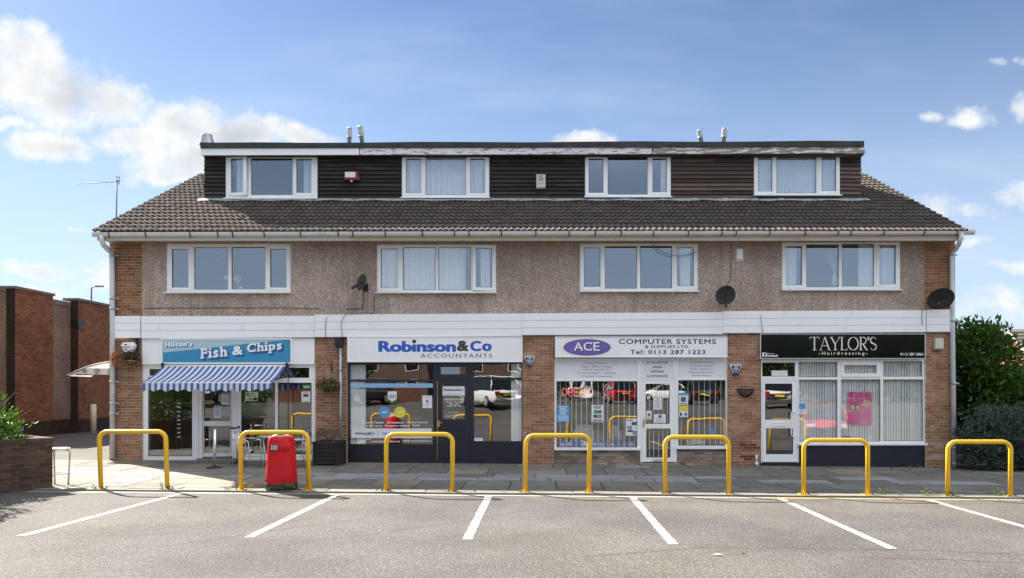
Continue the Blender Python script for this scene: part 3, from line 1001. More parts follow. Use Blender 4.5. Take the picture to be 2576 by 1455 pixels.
for i, (a, b) in enumerate([(358, 793), (873, 1314), (1395, 1830), (1912, 2328)]):
    g0 = gz((wx(a) + wx(b)) / 2)
    mb = MB(); mb.box(wx(a) - .3, wx(b) + .3, 0.16, 4.4, g0 - 0.1, g0 + 0.10); mb.part('shop_floor', M['room_floor'], shop)

# white cladding band over the shops: stepped lengths of three boards each
band = [((289, 795.5), (357, 795), 851, 851), ((360, 796), (793, 795), 852, 849.5), ((793.6, 792), (1313, 789), 849, 846), ((1313.6, 789), (1816, 786), 844, 841.5), ((1816.6, 783.5), (2325, 781), 839, 836.5), ((2327, 780), (2389, 779), 836, 835.5)]
for i, (p, q, b0, b1) in enumerate(band):
    ya = -0.085 - 0.006 * (i % 2)
    for k in range(3):
        t0, t1 = k / 3, (k + 1) / 3
        za0 = wz(b0 + (p[1] - b0) * t0); za1 = wz(b0 + (p[1] - b0) * t1) - .008
        zb0 = wz(b1 + (q[1] - b1) * t0); zb1 = wz(b1 + (q[1] - b1) * t1) - .008
        mb = MB(); mb.prism([(wx(p[0]), za0), (wx(q[0]), zb0), (wx(q[0]), zb1), (wx(p[0]), za1)], ya, -0.022)
        mb.part('cladding_board', M['white_board'], shop)
    mb = MB(); mb.prism([(wx(p[0]) + .01, wz(b0 - 2)), (wx(q[0]) - .01, wz(b1 - 2)), (wx(q[0]) - .01, wz(q[1] + 2)), (wx(p[0]) + .01, wz(p[1] + 2))], ya + .012, -0.0225)
    mb.part('cladding_backing', M['grey_plastic'], shop)


# ------------------------------------------------------------------ windows
def window(zn, fr, panes, Y, glass, parent=None, mat='white', sill=True, name='window', depth=0.07, gask=True):
    """frame with panes; each pane (glass rect, sash rect or None, swing) in crop units"""
    parent = parent or shop
    dz = depth
    fr_r = R(zn, *fr, Y)
    hs = []
    for gl, sa, sw in panes:
        hs.append(R(zn, *(sa if sa else gl), Y))
    mb = MB(); mb.plate(fr_r, hs, Y, Y + dz)
    f = mb.part(name, M[mat], parent)
    for gl, sa, sw in panes:
        gr = R(zn, *gl, Y)
        Mx = None
        if sa:
            sr = R(zn, *sa, Y)
            if sw:
                hx = sr[0] if sw > 0 else sr[1]
                Mx = Matrix.Translation((hx, Y, 0)) @ Matrix.Rotation(math.radians(-sw), 4, 'Z') @ Matrix.Translation((-hx, -Y, 0))
            mb = MB(); mb.plate(sr, [gr], Y - 0.014, Y + dz * 0.8, M=Mx)
            mb.part('sash', M[mat], f)
        if gask:
            e = 0.011
            mb = MB(); mb.plate((gr[0], gr[1], gr[2], gr[3]), [(gr[0] + e, gr[1] - e, gr[2] + e, gr[3] - e)], Y + 0.010, Y + 0.03, M=Mx)
            mb.part('gasket', M['gasket'], f)
        mb = MB(); mb.box(gr[0] + .001, gr[1] - .001, Y + 0.022, Y + 0.0265, gr[2] + .001, gr[3] - .001, M=Mx)
        mb = MB(); vs = [(gr[0] + .001, Y + .024, gr[2] + .001), (gr[1] - .001, Y + .024, gr[2] + .001), (gr[1] - .001, Y + .024, gr[3] - .001), (gr[0] + .001, Y + .024, gr[3] - .001)]
        mb.add(vs, [(0, 1, 2, 3)], 0, False, Mx)
        mb.part('pane', M[glass], f)
    if sill:
        mb = MB(); mb.box(fr_r[0] - 0.03, fr_r[1] + 0.03, Y - 0.10, Y + 0.02, fr_r[2] - 0.028, fr_r[2] - 0.002)
        mb.part('sill', M[mat], f)
    return f


yu = -0.012
window(U1, (650, 875, 1537, 1222), [((687, 912, 806, 1187), (662, 890, 830, 1210), 0), ((846, 900, 1088, 1202), None, 0), ((1113, 898, 1354, 1200), None, 0), ((1390, 912, 1507, 1187), (1367, 890, 1527, 1210), 0)], yu, 'glass_up')
window(U2, (427, 880, 1280, 1222), [((455, 910, 577, 1192), (434, 890, 596, 1213), 0), ((612, 900, 846, 1205), None, 0), ((866, 900, 1098, 1205), None, 0), ((1136, 907, 1250, 1187), (1112, 884, 1274, 1210), -7)], yu, 'glass_up')
window(U3, (243, 873, 1087, 1213), [((271, 902, 389, 1183), (250, 880, 410, 1204), 0), ((422, 892, 650, 1195), None, 0), ((675, 890, 902, 1193), None, 0), ((938, 900, 1057, 1178), (917, 880, 1078, 1200), 0)], yu, 'glass_up')
window(U4, (142, 857, 990, 1203), [((170, 892, 286, 1170), (148, 868, 306, 1192), 0), ((318, 880, 550, 1184), None, 0), ((573, 875, 802, 1180), None, 0), ((840, 885, 957, 1165), (820, 864, 980, 1188), 0)], yu, 'glass_up')

# dormer
DY = 2.2
dx0, dx1 = wx(513, DY), wx(2167, DY)
zd0, zd1 = wz(512, DY), wz(386, DY)
DW = [(U1, (1072, 240, 1727, 550), [((1112, 268, 1205, 510), (1090, 245, 1230, 530), 9), ((1253, 262, 1550, 525), None, 0), ((1578, 268, 1685, 510), (1560, 248, 1707, 530), 0)]),
      (U2, (605, 240, 1230, 545), [((635, 265, 743, 512), (615, 247, 765, 530), 0), ((775, 255, 1063, 525), None, 0), ((1095, 265, 1200, 512), (1073, 247, 1222, 530), 0)]),
      (U3, (280, 240, 893, 540), [((305, 265, 410, 510), (288, 247, 432, 528), 0), ((442, 255, 727, 522), None, 0), ((762, 262, 864, 505), (742, 243, 886, 524), 0)]),
      (U3, (1490, 235, 2104, 527), [((1516, 255, 1620, 500), (1496, 238, 1642, 518), 0), ((1651, 247, 1936, 512), None, 0), ((1971, 252, 2076, 497), (1951, 238, 2097, 516), 0)])]
dh = [R(z, *f, DY) for z, f, p in DW]
mb = MB(); mb.plate((dx0 + .02, dx1 - .02, zd0 - 0.3, zd1 + 0.1), dh, DY + 0.035, DY + 0.13)
dorm = mb.part('dormer_wall', M['felt'], shop)
for z, f, p in DW: window(z, f, p, DY - 0.01, 'glass_up')
mb = MB(); mb.box(dx0 + 0.03, dx1 - 0.03, 5.2, 5.3, 7.0, 8.8)
for px in (900, 1350, 1790): mb.box(wx(px, DY) - .05, wx(px, DY) + .05, DY + .14, 5.19, 7.0, 8.7)
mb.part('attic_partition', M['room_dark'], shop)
mb = MB(); mb.box(dx0 + 0.03, dx1 - 0.03, DY + .14, 5.19, 7.02, 7.08); mb.part('attic_floor', M['room'], shop)
for xs in ((dx0, dx0 + 0.02), (dx1 - 0.02, dx1)):
    mb = MB(); mb.box(xs[0], xs[1], DY + 0.03, 6.2, zd0 - .1, zd1 + .1); mb.part('dormer_cheek', M['timber'], shop)
sects = [(dx0, dh[0][0], 'timber', 0), (dh[0][1], dh[1][0], 'timber', 0), (dh[1][1], dh[2][0], 'timber', 0), (dh[2][1], dh[3][0], 'timber_brown', 1), (dh[3][1], dx1, 'timber_brown', 0)]
rb = random.Random(5)
zlo, zhi = wz(499, DY), wz(388, DY)
NB = 11
for a, b, mk, sp in sects:
    for i in range(NB):
        z0 = zlo + (zhi - zlo) * i / NB; z1 = zlo + (zhi - zlo) * (i + 1) / NB
        cuts = [a + .004, b - .004]
        if b - a > 1.2 and rb.random() < 0.55: cuts.insert(1, a + (b - a) * rb.uniform(0.25, 0.75))
        for c0, c1 in zip(cuts[:-1], cuts[1:]):
            e = rb.uniform(-.004, .004); k = rb.uniform(-.006, .006)
            mb = MB()
            mb.add([(c0 + .002, DY - 0.012 + e, z0 - .004 + k), (c1 - .002, DY - 0.012 + e, z0 - .004 - k), (c1 - .002, DY + 0.034, z0 - .004 - k), (c0 + .002, DY + 0.034, z0 - .004 + k),
                    (c0 + .002, DY + 0.026, z1 - .014), (c1 - .002, DY + 0.026, z1 - .014), (c1 - .002, DY + 0.034, z1 - .014), (c0 + .002, DY + 0.034, z1 - .014)],
                   [(0, 3, 2, 1), (4, 5, 6, 7), (0, 1, 5, 4), (1, 2, 6, 5), (2, 3, 7, 6), (3, 0, 4, 7)])
            mb.part('weatherboard', M[mk], shop)
# apron of lead under the boards, dressed over the tiles
mb = MB()
n = 60
def roof_z(y): return EZ_ + (y + 0.58) * math.tan(math.radians(27.3))
EZ_ = wz(583.5, -0.58)
for i in range(n):
    a = dx0 - .12 + (dx1 - dx0 + .3) * i / n; b = dx0 - .12 + (dx1 - dx0 + .3) * (i + 1) / n
    ra, rb2 = 0.010 * math.sin(i * 1.7), 0.010 * math.sin((i + 1) * 1.7)
    zt_, zm, zl_ = zlo + 0.005, roof_z(DY - .05) + .105, roof_z(DY - .19) + .088
    mb.add([(a, DY + .012, zt_), (b, DY + .012, zt_), (b, DY - .05, zm), (a, DY - .05, zm), (b, DY - .19, zl_ + rb2), (a, DY - .19, zl_ + ra)], [(3, 2, 1, 0), (5, 4, 2, 3)])
mb.part('lead_apron', M['lead'], shop)
for px in (1556, 1800, 1931, 2080, 2170) :
    pass
for q in (535, 822, 1055, 1270, 1485, 1670):
    r = R(U3, q, 548, q + (62 if q == 535 else 30), 572, DY - .06)
    mb = MB(); mb.box(r[0], r[1], DY - .075, DY - .055, r[2], r[3]); mb.part('flashing_patch', M['gutter'], shop)
# dormer flat roof: felt edge and painted fascia
FY = 1.95
fx0, fx1 = wx(505, FY), wx(2176, FY)
def fz(px, py0, py1): return wz(py0 + (py1 - py0) * (px - 505) / 1671, FY)
mb = MB()
for a, b in zip(range(505, 2176, 139), range(644, 2178, 139)):
    b = min(b, 2176)
    j = lambda p: 0.012 * math.sin(p * 0.013)
    x0_, x1_ = wx(a, FY), wx(b, FY)
    za0, zb0 = fz(a, 373.5, 370) , fz(b, 373.5, 370)
    za1, zb1 = fz(a, 360.5, 356) + j(a), fz(b, 360.5, 356) + j(b)
    y0_ = FY - .03
    mb.add([(x0_, y0_, za0), (x1_, y0_, zb0), (x1_, y0_, zb1), (x0_, y0_, za1), (x0_, 6.6, za1 + .10), (x1_, 6.6, zb1 + .10), (x0_, 6.6, za0 + .1), (x1_, 6.6, zb0 + .1)],
           [(0, 1, 2, 3), (3, 2, 5, 4), (0, 6, 7, 1)] + ([(0, 3, 4, 6)] if a == 505 else []) + ([(1, 7, 5, 2)] if b == 2176 else []))
mb.part('felt_roof', M['felt'], shop)
for (a, b, mk) in ((505, 903, 'white'), (905, 1640, 'peel'), (1642, 2176, 'peel_bad')):
    mb = MB(); mb.prism([(wx(a, FY), fz(a, 391, 386)), (wx(b, FY), fz(b, 391, 386)), (wx(b, FY), fz(b, 374, 370.5)), (wx(a, FY), fz(a, 374, 370.5))], FY, FY + .03)
    mb.part('fascia_board', M[mk], shop)
mb = MB(); mb.box(fx0 + .02, fx1 - .02, FY + .031, DY + .03, fz(505, 391, 391) + .01, fz(505, 391, 391) + .03); mb.part('dormer_soffit', M['timber'], shop)
# side fascias of the dormer roof
for x_ in (fx0, fx1 - .03):
    mb = MB(); mb.box(x_, x_ + .03, FY + .032, 6.4, wz(388, FY), wz(374, FY)); mb.part('fascia_board', M['white'], shop)

# roof
PITCH = math.radians(27.3)
EY, EZ = -0.58, wz(583.5, -0.58)
RX0, RX1 = wx(236, -0.58), wx(2432, -0.58)
NC = 73
TW = (RX1 - RX0) / NC
GA = 0.345
cp, sp_ = math.cos(PITCH), math.sin(PITCH)
RIDGE_S = 7.15
def tile_mesh_pts():
    n = 12
    top, bot = [], []
    vs, fs = [], []
    for i in range(n + 1):
        x = TW * i / n
        h = 0.036 * (0.5 + 0.5 * math.cos(2 * math.pi * (x / (TW / 2)) + 0.6)) ** 0.75
        vs.append((x, 0.0, h + 0.048)); vs.append((x, 0.41, h + 0.004)); vs.append((x, 0.0, h - 0.004)); vs.append((x, 0.0, h + 0.048))
    for i in range(n):
        a = i * 4
        fs.append((a, a + 4, a + 5, a + 1)); fs.append((a + 2, a + 6, a + 7, a + 3))
    return vs, fs
tv, tf = tile_mesh_pts()
tmb = MB(); tmb.add(tv, tf, 0, False)
tmb.sm = [True] * len(tf)
tme = tmb.mesh('roof_tile', M['tile'])
mb = MB()
def slope_pt(x, s, n=0.0): return (x, EY + s * cp - n * sp_, EZ + s * sp_ + n * cp)
mb.add([slope_pt(RX0 + .02, 0, -.02), slope_pt(RX1 - .02, 0, -.02), slope_pt(RX1 - .02, RIDGE_S, -.02), slope_pt(RX0 + .02, RIDGE_S, -.02),
        slope_pt(RX0 + .02, 0, -.08), slope_pt(RX1 - .02, 0, -.08), slope_pt(RX1 - .02, RIDGE_S, -.08), slope_pt(RX0 + .02, RIDGE_S, -.08)],
       [(0, 1, 2, 3), (7, 6, 5, 4), (0, 4, 5, 1), (1, 5, 6, 2), (3, 7, 4, 0)])
yr = EY + RIDGE_S * cp; zr = EZ + RIDGE_S * sp_
mb.add([(RX0 + .02, yr, zr - .02), (RX1 - .02, yr, zr - .02), (RX1 - .02, 2 * yr - EY, EZ), (RX0 + .02, 2 * yr - EY, EZ)], [(0, 1, 2, 3)])
roof = mb.part('roof', M['felt'], shop)
rot = Matrix.Rotation(PITCH, 4, 'X')
rest = MB()
rt = random.Random(3)
rows = int(RIDGE_S / GA)
DORM_S = (DY - 0.1 - EY) / cp
for r in range(rows):
    s = r * GA - 0.04
    for c in range(NC):
        x = RX0 + c * TW
        if s > DORM_S + 0.1 and dx0 + .05 < x and x + TW < dx1 - .05: continue
        loc = slope_pt(x, s)
        jx, jz, jr = rt.uniform(-.003, .003), rt.uniform(-.003, .003), rt.uniform(-.006, .006)
        if r < 4:
            piece('roof_tile', tme, roof, (loc[0] + jx, loc[1], loc[2] + jz), rot=(PITCH + jr, 0, rt.uniform(-.006, .006)))
        else:
            rest.add(tv, tf, 0, True, Matrix.Translation((loc[0] + jx, loc[1], loc[2] + jz)) @ Matrix.Rotation(PITCH + jr, 4, 'X'))
rest.part('roof_tiles', M['tile'], roof, kind='stuff')
mb = MB()
for i in range(40):
    a = RX0 + (RX1 - RX0) * i / 40; b = RX0 + (RX1 - RX0) * (i + 1) / 40 - .01
    pts = []
    for x_ in (a, b):
        for k in range(7):
            t = math.pi * k / 6
            pts.append((x_, yr - 0.13 * math.cos(t), zr + 0.02 + 0.11 * math.sin(t)))
    mb.add(pts, [(k, k + 1, k + 8, k + 7) for k in range(6)])
mb.part('ridge_tiles', M['tile'], roof, kind='stuff')

# eaves: soffit, fascia, half round gutter with brackets, rainwater pipes
mb = MB(); mb.box(RX0 + .05, RX1 - .05, EY + .12, -0.021, wz(603, -.4), wz(603, -.4) + .02); mb.part('soffit_board', M['soffit'], shop)
cuts = [RX0 + .03, wx(880, -.5), wx(1420, -.5), wx(1800, -.5), RX1 - .03]
for a, b, k in zip(cuts[:-1], cuts[1:], ('gutter', 'cream', 'cream', 'cream')):
    mb = MB(); mb.box(a + .003, b - .003, EY + .085, EY + .11, wz(606, -.48), wz(589, -.48)); mb.part('eaves_board', M[k], shop)
GY = EY + 0.015
def gutter_z(x): return wz(586, GY) + 0.0035 * x * 0 + (x + 11) / 22 * 0.055
gm = MB()
n = 22
for i in range(n):
    a = RX0 - .03 + (RX1 + .22 - RX0) * i / n; b = RX0 - .03 + (RX1 + .22 - RX0) * (i + 1) / n
    pts = []
    for x_ in (a, b):
        zc = gutter_z(x_)
        for k in range(9):
            t = math.pi * k / 8
            pts.append((x_, GY - 0.065 * math.cos(t), zc - 0.105 * math.sin(t) ** 0.8))
    gm.add(pts, [(k, k + 9, k + 10, k + 1) for k in range(8)], 0, True)
for x_, s_ in ((RX0 - .03, 1), (RX1 + .19, -1)):
    zc = gutter_z(x_)
    gm.add([(x_, GY - 0.065 * math.cos(math.pi * k / 8), zc - 0.105 * math.sin(math.pi * k / 8) ** .8) for k in range(9)], [tuple(range(9))])
gut = gm.part('gutter', M['gutter'], shop)
for zn, lst in ((U1, (240, 503, 820, 1018, 1125, 1350, 1610)), (U2, (150, 255, 487, 752, 980, 1085, 1316, 1562)), (U3, (163, 350, 535, 765, 1015, 1255, 1357, 1597)), (U4, (305, 540, 632, 865, 1155, 1390))):
    for a in lst:
        x_ = X(zn, a, GY); zc = gutter_z(x_)
        pts = [(x_ + .012 * math.sin(k), GY - 0.073 * math.cos(math.pi * k / 8), zc - 0.112 * math.sin(math.pi * k / 8) ** .8) for k in range(0, 7)]
        mb = MB(); mb.tube([(x_, GY - .074, zc + .02)] + [(p[0], p[1], p[2]) for p in pts], 0.014, 5); mb.part('gutter_bracket', M['black_metal'], gut)
def rain_pipe(pts, bands, mk, r=0.042):
    mb = MB(); mb.tube(pts, r, 12)
    p = mb.part('rainwater_pipe', M[mk], shop)
    for (x_, y_, z_) in bands:
        mb = MB(); mb.tube([(x_, y_, z_ - .03), (x_, y_, z_ + .03)], r + .012, 12)
        mb.box(x_ + r, x_ + r + .09, y_ + .0, y_ + .03, z_ - .02, z_ + .02)
        mb.part('pipe_clip', M['grey_metal'], p)
    return p
px_ = lambda p, y=-.09: wx(p, y)
gx = wx(256, GY)
rain_pipe([(gx, GY, wz(592, GY)), (gx, GY, wz(606, GY)), (gx + .03, GY + .03, wz(616, GY)), (px_(277) - .02, -.13, wz(630, -.13)), (px_(281), -.085, wz(640)), (px_(282), -.085, wz(700)), (px_(284), -.085, gz(-11) + .06)],
          [(px_(281.5), -.085, wz(645)), (px_(283), -.085, wz(752)), (px_(283), -.085, wz(778)), (px_(283.5), -.085, wz(961)), (px_(284), -.085, wz(1015)), (px_(284), -.085, wz(1041))], 'pipe', .062)
gx = wx(2415, GY)
rain_pipe([(gx + .03, GY, wz(586, GY)), (gx + .02, GY, wz(600, GY)), (gx, GY + .03, wz(612, GY)), (px_(2397) + .05, -.13, wz(628, -.13)), (px_(2395), -.085, wz(640)), (px_(2396), -.085, wz(800)), (px_(2401), -.085, gz(10.6) + .02)],
          [(px_(2395), -.085, wz(643)), (px_(2397), -.085, wz(808)), (px_(2399), -.085, wz(965)), (px_(2400.5), -.085, wz(1127)), (px_(2401), -.085, wz(1166))], 'pipe', .058)
# grey conduit with its box on the second pier and the stub on the fourth
r = R(Z2, 1597, 155, 1655, 222)
mb = MB(); mb.box(r[0], r[1], -.13, -.012, r[2], r[3]); mb.box(r[0] + .03, r[1] - .03, -.10, -.03, r[2] - .04, r[2] - .001); mb.part('junction_box', M['gasket'], shop)
x_ = X(Z2, 1636)
mb = MB(); mb.tube([(x_, -.06, Z(Z2, 232)), (x_, -.06, gz(x_) + .02)], .036, 10); mb.tube([(x_, -.06, Z(Z2, 395)), (x_, -.06, Z(Z2, 410))], .045, 10); mb.part('conduit', M['grey_metal'], shop)
x_ = X(Z5, 282)
mb = MB(); mb.tube([(x_, -.06, Z(Z5, 1160)), (x_ + .005, -.075, gz(x_) + .0)], .042, 10); mb.tube([(x_, -.06, Z(Z5, 1105)), (x_, -.06, Z(Z5, 1162))], .03, 10); mb.part('pipe_stub', M['pipe'], shop)
# flues and the vent cowl on the dormer roof
def flue(zn, a0, b0, a1, b1, lean):
    Y = 2.6
    r_ = R(zn, a0, b0, a1, b1 + 6, Y)
    cx, h, rr = (r_[0] + r_[1]) / 2, r_[3] - r_[2], (r_[1] - r_[0]) / 2 * .78
    Mx = Matrix.Translation((cx, Y, r_[2])) @ Matrix.Rotation(lean, 4, 'Y')
    mb = MB()
    mb.lathe([(rr * .78, -.15), (rr * .78, h * .36), (rr, h * .37), (rr, h * .45)], n=14, M=Mx)
    mb.lathe([(rr * .62, h * .45), (rr * .62, h * .9)], n=14, M=Mx)
    mb.lathe([(rr, h * .88), (rr * .97, h * .95), (rr * .7, h)], n=14, M=Mx)
    p = mb.part('flue', M['grey_metal'], shop)
    for k in range(10):
        a = 2 * math.pi * k / 10
        mb = MB(); mb.box(-.012, .012, -.008, .008, h * .45, h * .88, M=Mx @ Matrix.Rotation(a, 4, 'Z') @ Matrix.Translation((0, rr * .92, 0)))
        mb.part('flue_fin', M['pipe'], p)
flue(U2, 205, 42, 251, 150, 0.03); flue(U2, 296, 30, 346, 150, -0.13); flue(U3, 1088, 58, 1138, 145, -0.17); flue(U3, 1249, 47, 1296, 145, 0.06)
Y = 2.4
r = R(U1, 885, 92, 990, 158, Y)
mb = MB(); mb.lathe([((r[1] - r[0]) / 2, -.05), ((r[1] - r[0]) / 2 * .96, .0), ((r[1] - r[0]) / 2 * .66, r[3] - r[2] - .03), ((r[1] - r[0]) / 2 * .68, r[3] - r[2])], ((r[0] + r[1]) / 2, Y, r[2]), 18); mb.part('vent_cowl', M['cowl'] if 'cowl' in M else M['grey_metal'], shop)


# ------------------------------------------------------------------ shop fronts
SY = 0.04
def mullion_front(zn, fr, panes, mat, glass, name='shop_window', sill=False, depth=0.06, Y=SY):
    return window(zn, fr, panes, Y, glass, shop, mat, sill, name, depth)

def door(zn, fr, gl1, gl2, mat, glass, mirror=False, Y=SY, swing=0, label=None, letter=None, handle=None, thick=.05):
    """door leaf with glazed panels, letter plate and handle"""
    r = R(zn, *fr, Y)
    gs = [R(zn, *q, Y) for q in (gl1, gl2) if q]
    Mx = None
    if swing: Mx = Matrix.Translation((r[0], Y, 0)) @ Matrix.Rotation(math.radians(swing), 4, 'Z') @ Matrix.Translation((-r[0], -Y, 0))
    mb = MB(); mb.plate(r, gs, Y - .005, Y + thick, M=Mx)
    d = mb.part('shop_door', M[mat], shop, label)
    for q in gs:
        e = .011
        mb = MB(); mb.plate(q, [(q[0] + e, q[1] - e, q[2] + e, q[3] - e)], Y + .006, Y + .03, M=Mx); mb.part('gasket', M['gasket'], d)
        mb = MB(); mb.add([(q[0], Y + .022, q[2]), (q[1], Y + .022, q[2]), (q[1], Y + .022, q[3]), (q[0], Y + .022, q[3])], [(0, 1, 2, 3)], 0, False, Mx); mb.part('pane', M[glass], d)
    if letter:
        q = R(zn, *letter, Y)
        mb = MB(); mb.plate(q, [(q[0] + .02, q[1] - .02, q[2] + .02, q[3] - .02)], Y - .022, Y - .0055, M=Mx); mb.box(q[0] + .021, q[1] - .021, Y - .016, Y - .0055, q[2] + .021, q[3] - .021, M=Mx)
        mb.part('letter_plate', M['white'] if mat == 'white' else M['steel'], d)
    return d, Mx

# --- shop 1: fish and chips
g1 = gz(wx(575))
mb = MB(); r = R(PX, 358, 851, 793, 917); mb.box(r[0] + .01, r[1] - .01, -.03, .1, r[2], r[3]); mb.part('white_panel', M['white_board'], shop)
mullion_front(Z2, (122, 360, 545, 1092), [((162, 458, 498, 1062), None, 0), ((172, 395, 300, 446), None, 0), ((312, 395, 500, 446), None, 0)], 'white', 'glass_shop')
mullion_front(Z2, (835, 360, 1440, 1092), [((872, 500, 1130, 1042), None, 0), ((872, 385, 1130, 470), None, 0), ((1153, 500, 1410, 1046), None, 0), ((1165, 385, 1392, 463), None, 0)], 'white', 'glass_shop')
mb = MB(); r = R(Z2, 547, 360, 833, 440, SY); mb.plate(r, [(r[0] + .05, r[1] - .05, r[2] + .05, r[3] - .05)], SY + .002, SY + .07); mb.part('door_head', M['white'], shop)
mb = MB(); r = R(Z2, 547, 360, 833, 440, SY); mb.add([(r[0] + .05, SY + .03, r[2] + .05), (r[1] - .05, SY + .03, r[2] + .05), (r[1] - .05, SY + .03, r[3] - .05), (r[0] + .05, SY + .03, r[3] - .05)], [(0, 1, 2, 3)]); mb.part('pane', M['glass_shop'], shop)
for q in ((547, 441, 572, 1076), (804, 441, 833, 1076)):
    r = R(Z2, *q, SY); mb = MB(); mb.box(r[0], r[1], SY + .002, SY + .07, r[2], r[3]); mb.part('door_jamb', M['white'], shop)
d1, Mx1 = door(Z2, (556, 470, 803, 1066), (588, 520, 778, 793), (588, 832, 778, 1036), 'white', 'glass_shop', Y=SY + .075, swing=9, letter=(652, 797, 724, 823))
r = R(Z2, 540, 1077, 838, 1102, SY); mb = MB(); mb.box(r[0], r[1], SY - .06, SY + .1, g1 - .02, r[3]); mb.part('door_sill', M['kerb'], shop)
for q in ((122, 1093, 539, 1110), (839, 1093, 1440, 1110)):
    r = R(Z2, *q, SY); mb = MB(); mb.box(r[0], r[1], SY + .005, SY + .15, g1 - .05, r[3]); mb.part('plinth_strip', M['kerb'], shop)
r = R(Z2, 793, 700, 800, 800, SY)
mb = MB(); mb.box(r[0] - .02, r[1] + .01, SY + .02, SY + .07, r[2], r[3] - .05, M=Mx1); mb.part('handle', M['steel'], d1)

# --- shop 2: accountants
g2 = gz(wx(1090))
mb = MB()
fr = R(Z3, 143, 306, 1577, 1140, SY)
hs = [R(Z3, *q, SY) for q in ((163, 325, 842, 446), (163, 464, 842, 976), (880, 325, 1130, 430), (880, 456, 1146, 1106), (1177, 318, 1563, 432), (1177, 450, 1566, 952))]
mb.plate((fr[0], fr[1], g2 - .06, fr[3]), hs, SY, SY + .07)
f2 = mb.part('shop_front', M['navy_flake'], shop)
for h in [hs[0], hs[1], hs[4], hs[5]]:
    mb = MB(); mb.add([(h[0], SY + .03, h[2]), (h[1], SY + .03, h[2]), (h[1], SY + .03, h[3]), (h[0], SY + .03, h[3])], [(0, 1, 2, 3)]); mb.part('pane', M['glass_shop'], f2)
h = hs[2]
gl = R(Z3, 905, 345, 1111, 404, SY)
mb = MB(); mb.plate(h, [gl], SY - .015, SY + .05); mb.part('fanlight', M['navy'], f2)
mb = MB(); mb.add([(gl[0], SY + .01, gl[2]), (gl[1], SY + .01, gl[2]), (gl[1], SY + .01, gl[3]), (gl[0], SY + .01, gl[3])], [(0, 1, 2, 3)]); mb.part('pane', M['glass_shop'], f2)
d2, _ = door(Z3, (882, 458, 1144, 1104), (915, 497, 1106, 776), None, 'navy', 'glass_shop', Y=SY + .012)
r = R(Z3, 912, 838, 1110, 1020, SY)
mb = MB(); mb.plate(r, [(r[0] + .03, r[1] - .03, r[2] + .03, r[3] - .03)], SY - .006, SY + .006); r = R(Z3, 912, 1028, 1110, 1092, SY); mb.box(r[0], r[1], SY - .008, SY + .006, r[2], r[3]); mb.part('door_panel', M['navy_flake'], d2)
r = R(Z3, 880, 785, 896, 832, SY)
mb = MB(); mb.box(r[0], r[1], SY - .012, SY + .006, r[2], r[3]); mb.tube([(r[0] + .02, SY - .01, r[3] - .05), (r[0] + .02, SY - .05, r[3] - .05), (r[0] + .13, SY - .05, r[3] - .05)], .011, 8); mb.part('handle', M['brass'], d2)
r = R(Z3, 876, 458, 880, 1106, SY); mb = MB(); mb.box(r[0], r[1], SY - .006, SY - .0005, r[2], r[3]); mb.part('brass_edge', M['brass'], d2)
for q in ((163, 982, 842, 1128), (1160, 962, 1566, 1128)):
    r = R(Z3, *q, SY); mb = MB(); mb.plate(r, [(r[0] + .05, r[1] - .05, r[2] + .05, r[3] - .05)], SY - .012, SY - .001); mb.part('riser_panel', M['navy_flake'], f2)

# --- shop 3: computers
g3 = gz(wx(1612))
def panel_front(q_frame, holes_, glass_i):
    fr = R(Z4, *q_frame, SY); hs = [R(Z4, *q, SY) for q in holes_]
    mb = MB(); mb.plate(fr, hs, SY, SY + .07); f = mb.part('shop_window', M['white'], shop)
    for i, h in enumerate(hs):
        if i in glass_i:
            e = .011
            mb = MB(); mb.plate(h, [(h[0] + e, h[1] - e, h[2] + e, h[3] - e)], SY + .010, SY + .026); mb.part('gasket', M['gasket'], f)
            mb = MB(); mb.add([(h[0], SY + .024, h[2]), (h[1], SY + .024, h[2]), (h[1], SY + .024, h[3]), (h[0], SY + .024, h[3])], [(0, 1, 2, 3)]); mb.part('pane', M['glass_shop'], f)
        else:
            mb = MB(); mb.box(h[0] + .001, h[1] - .001, SY + .016, SY + .03, h[2] + .001, h[3] - .001); mb.part('text_panel', M['paper'], f)
    return f
f3 = panel_front((296, 314, 1000, 1046), [(306, 333, 976, 484), (314, 502, 976, 1044)], (1,))
f3b = panel_front((1300, 310, 1716, 1036), [(1308, 330, 1700, 474), (1312, 494, 1698, 1031)], (1,))
f3c = panel_front((1001, 312, 1299, 478), [(1016, 332, 1271, 474)], ())
for q in ((294, 1047, 1002, 1066), (1298, 1037, 1718, 1056)):
    r = R(Z4, *q, SY); mb = MB(); mb.box(r[0], r[1], SY - .07, SY + .07, r[2], r[3]); mb.part('sill', M['white'], shop)
mb = MB(); r = R(Z4, 1001, 480, 1299, 1166, SY); mb.plate(r, [R(Z4, 1021, 496, 1279, 1170, SY)], SY + .002, SY + .08); mb.part('door_frame', M['white'], shop)
d3, _ = door(Z4, (1022, 498, 1278, 1163), (1043, 524, 1240, 851), (1049, 890, 1247, 1128), 'white', 'glass_shop', Y=SY + .01)
r = R(Z4, 1102, 1140, 1194, 1156, SY); mb = MB(); mb.box(r[0], r[1], SY - .016, SY + .004, r[2], r[3]); mb.part('letter_plate', M['steel'], d3)
r = R(Z4, 1024, 812, 1035, 880, SY); mb = MB(); mb.box(r[0], r[1], SY - .008, SY + .004, r[2], r[3]); mb.tube([(r[0] + .015, SY - .005, r[3] - .05), (r[0] + .015, SY - .05, r[3] - .05), (r[0] + .12, SY - .05, r[3] - .06)], .010, 8); mb.part('handle', M['brass'], d3)
r = R(Z4, 1000, 1168, 1326, 1210, -.2)
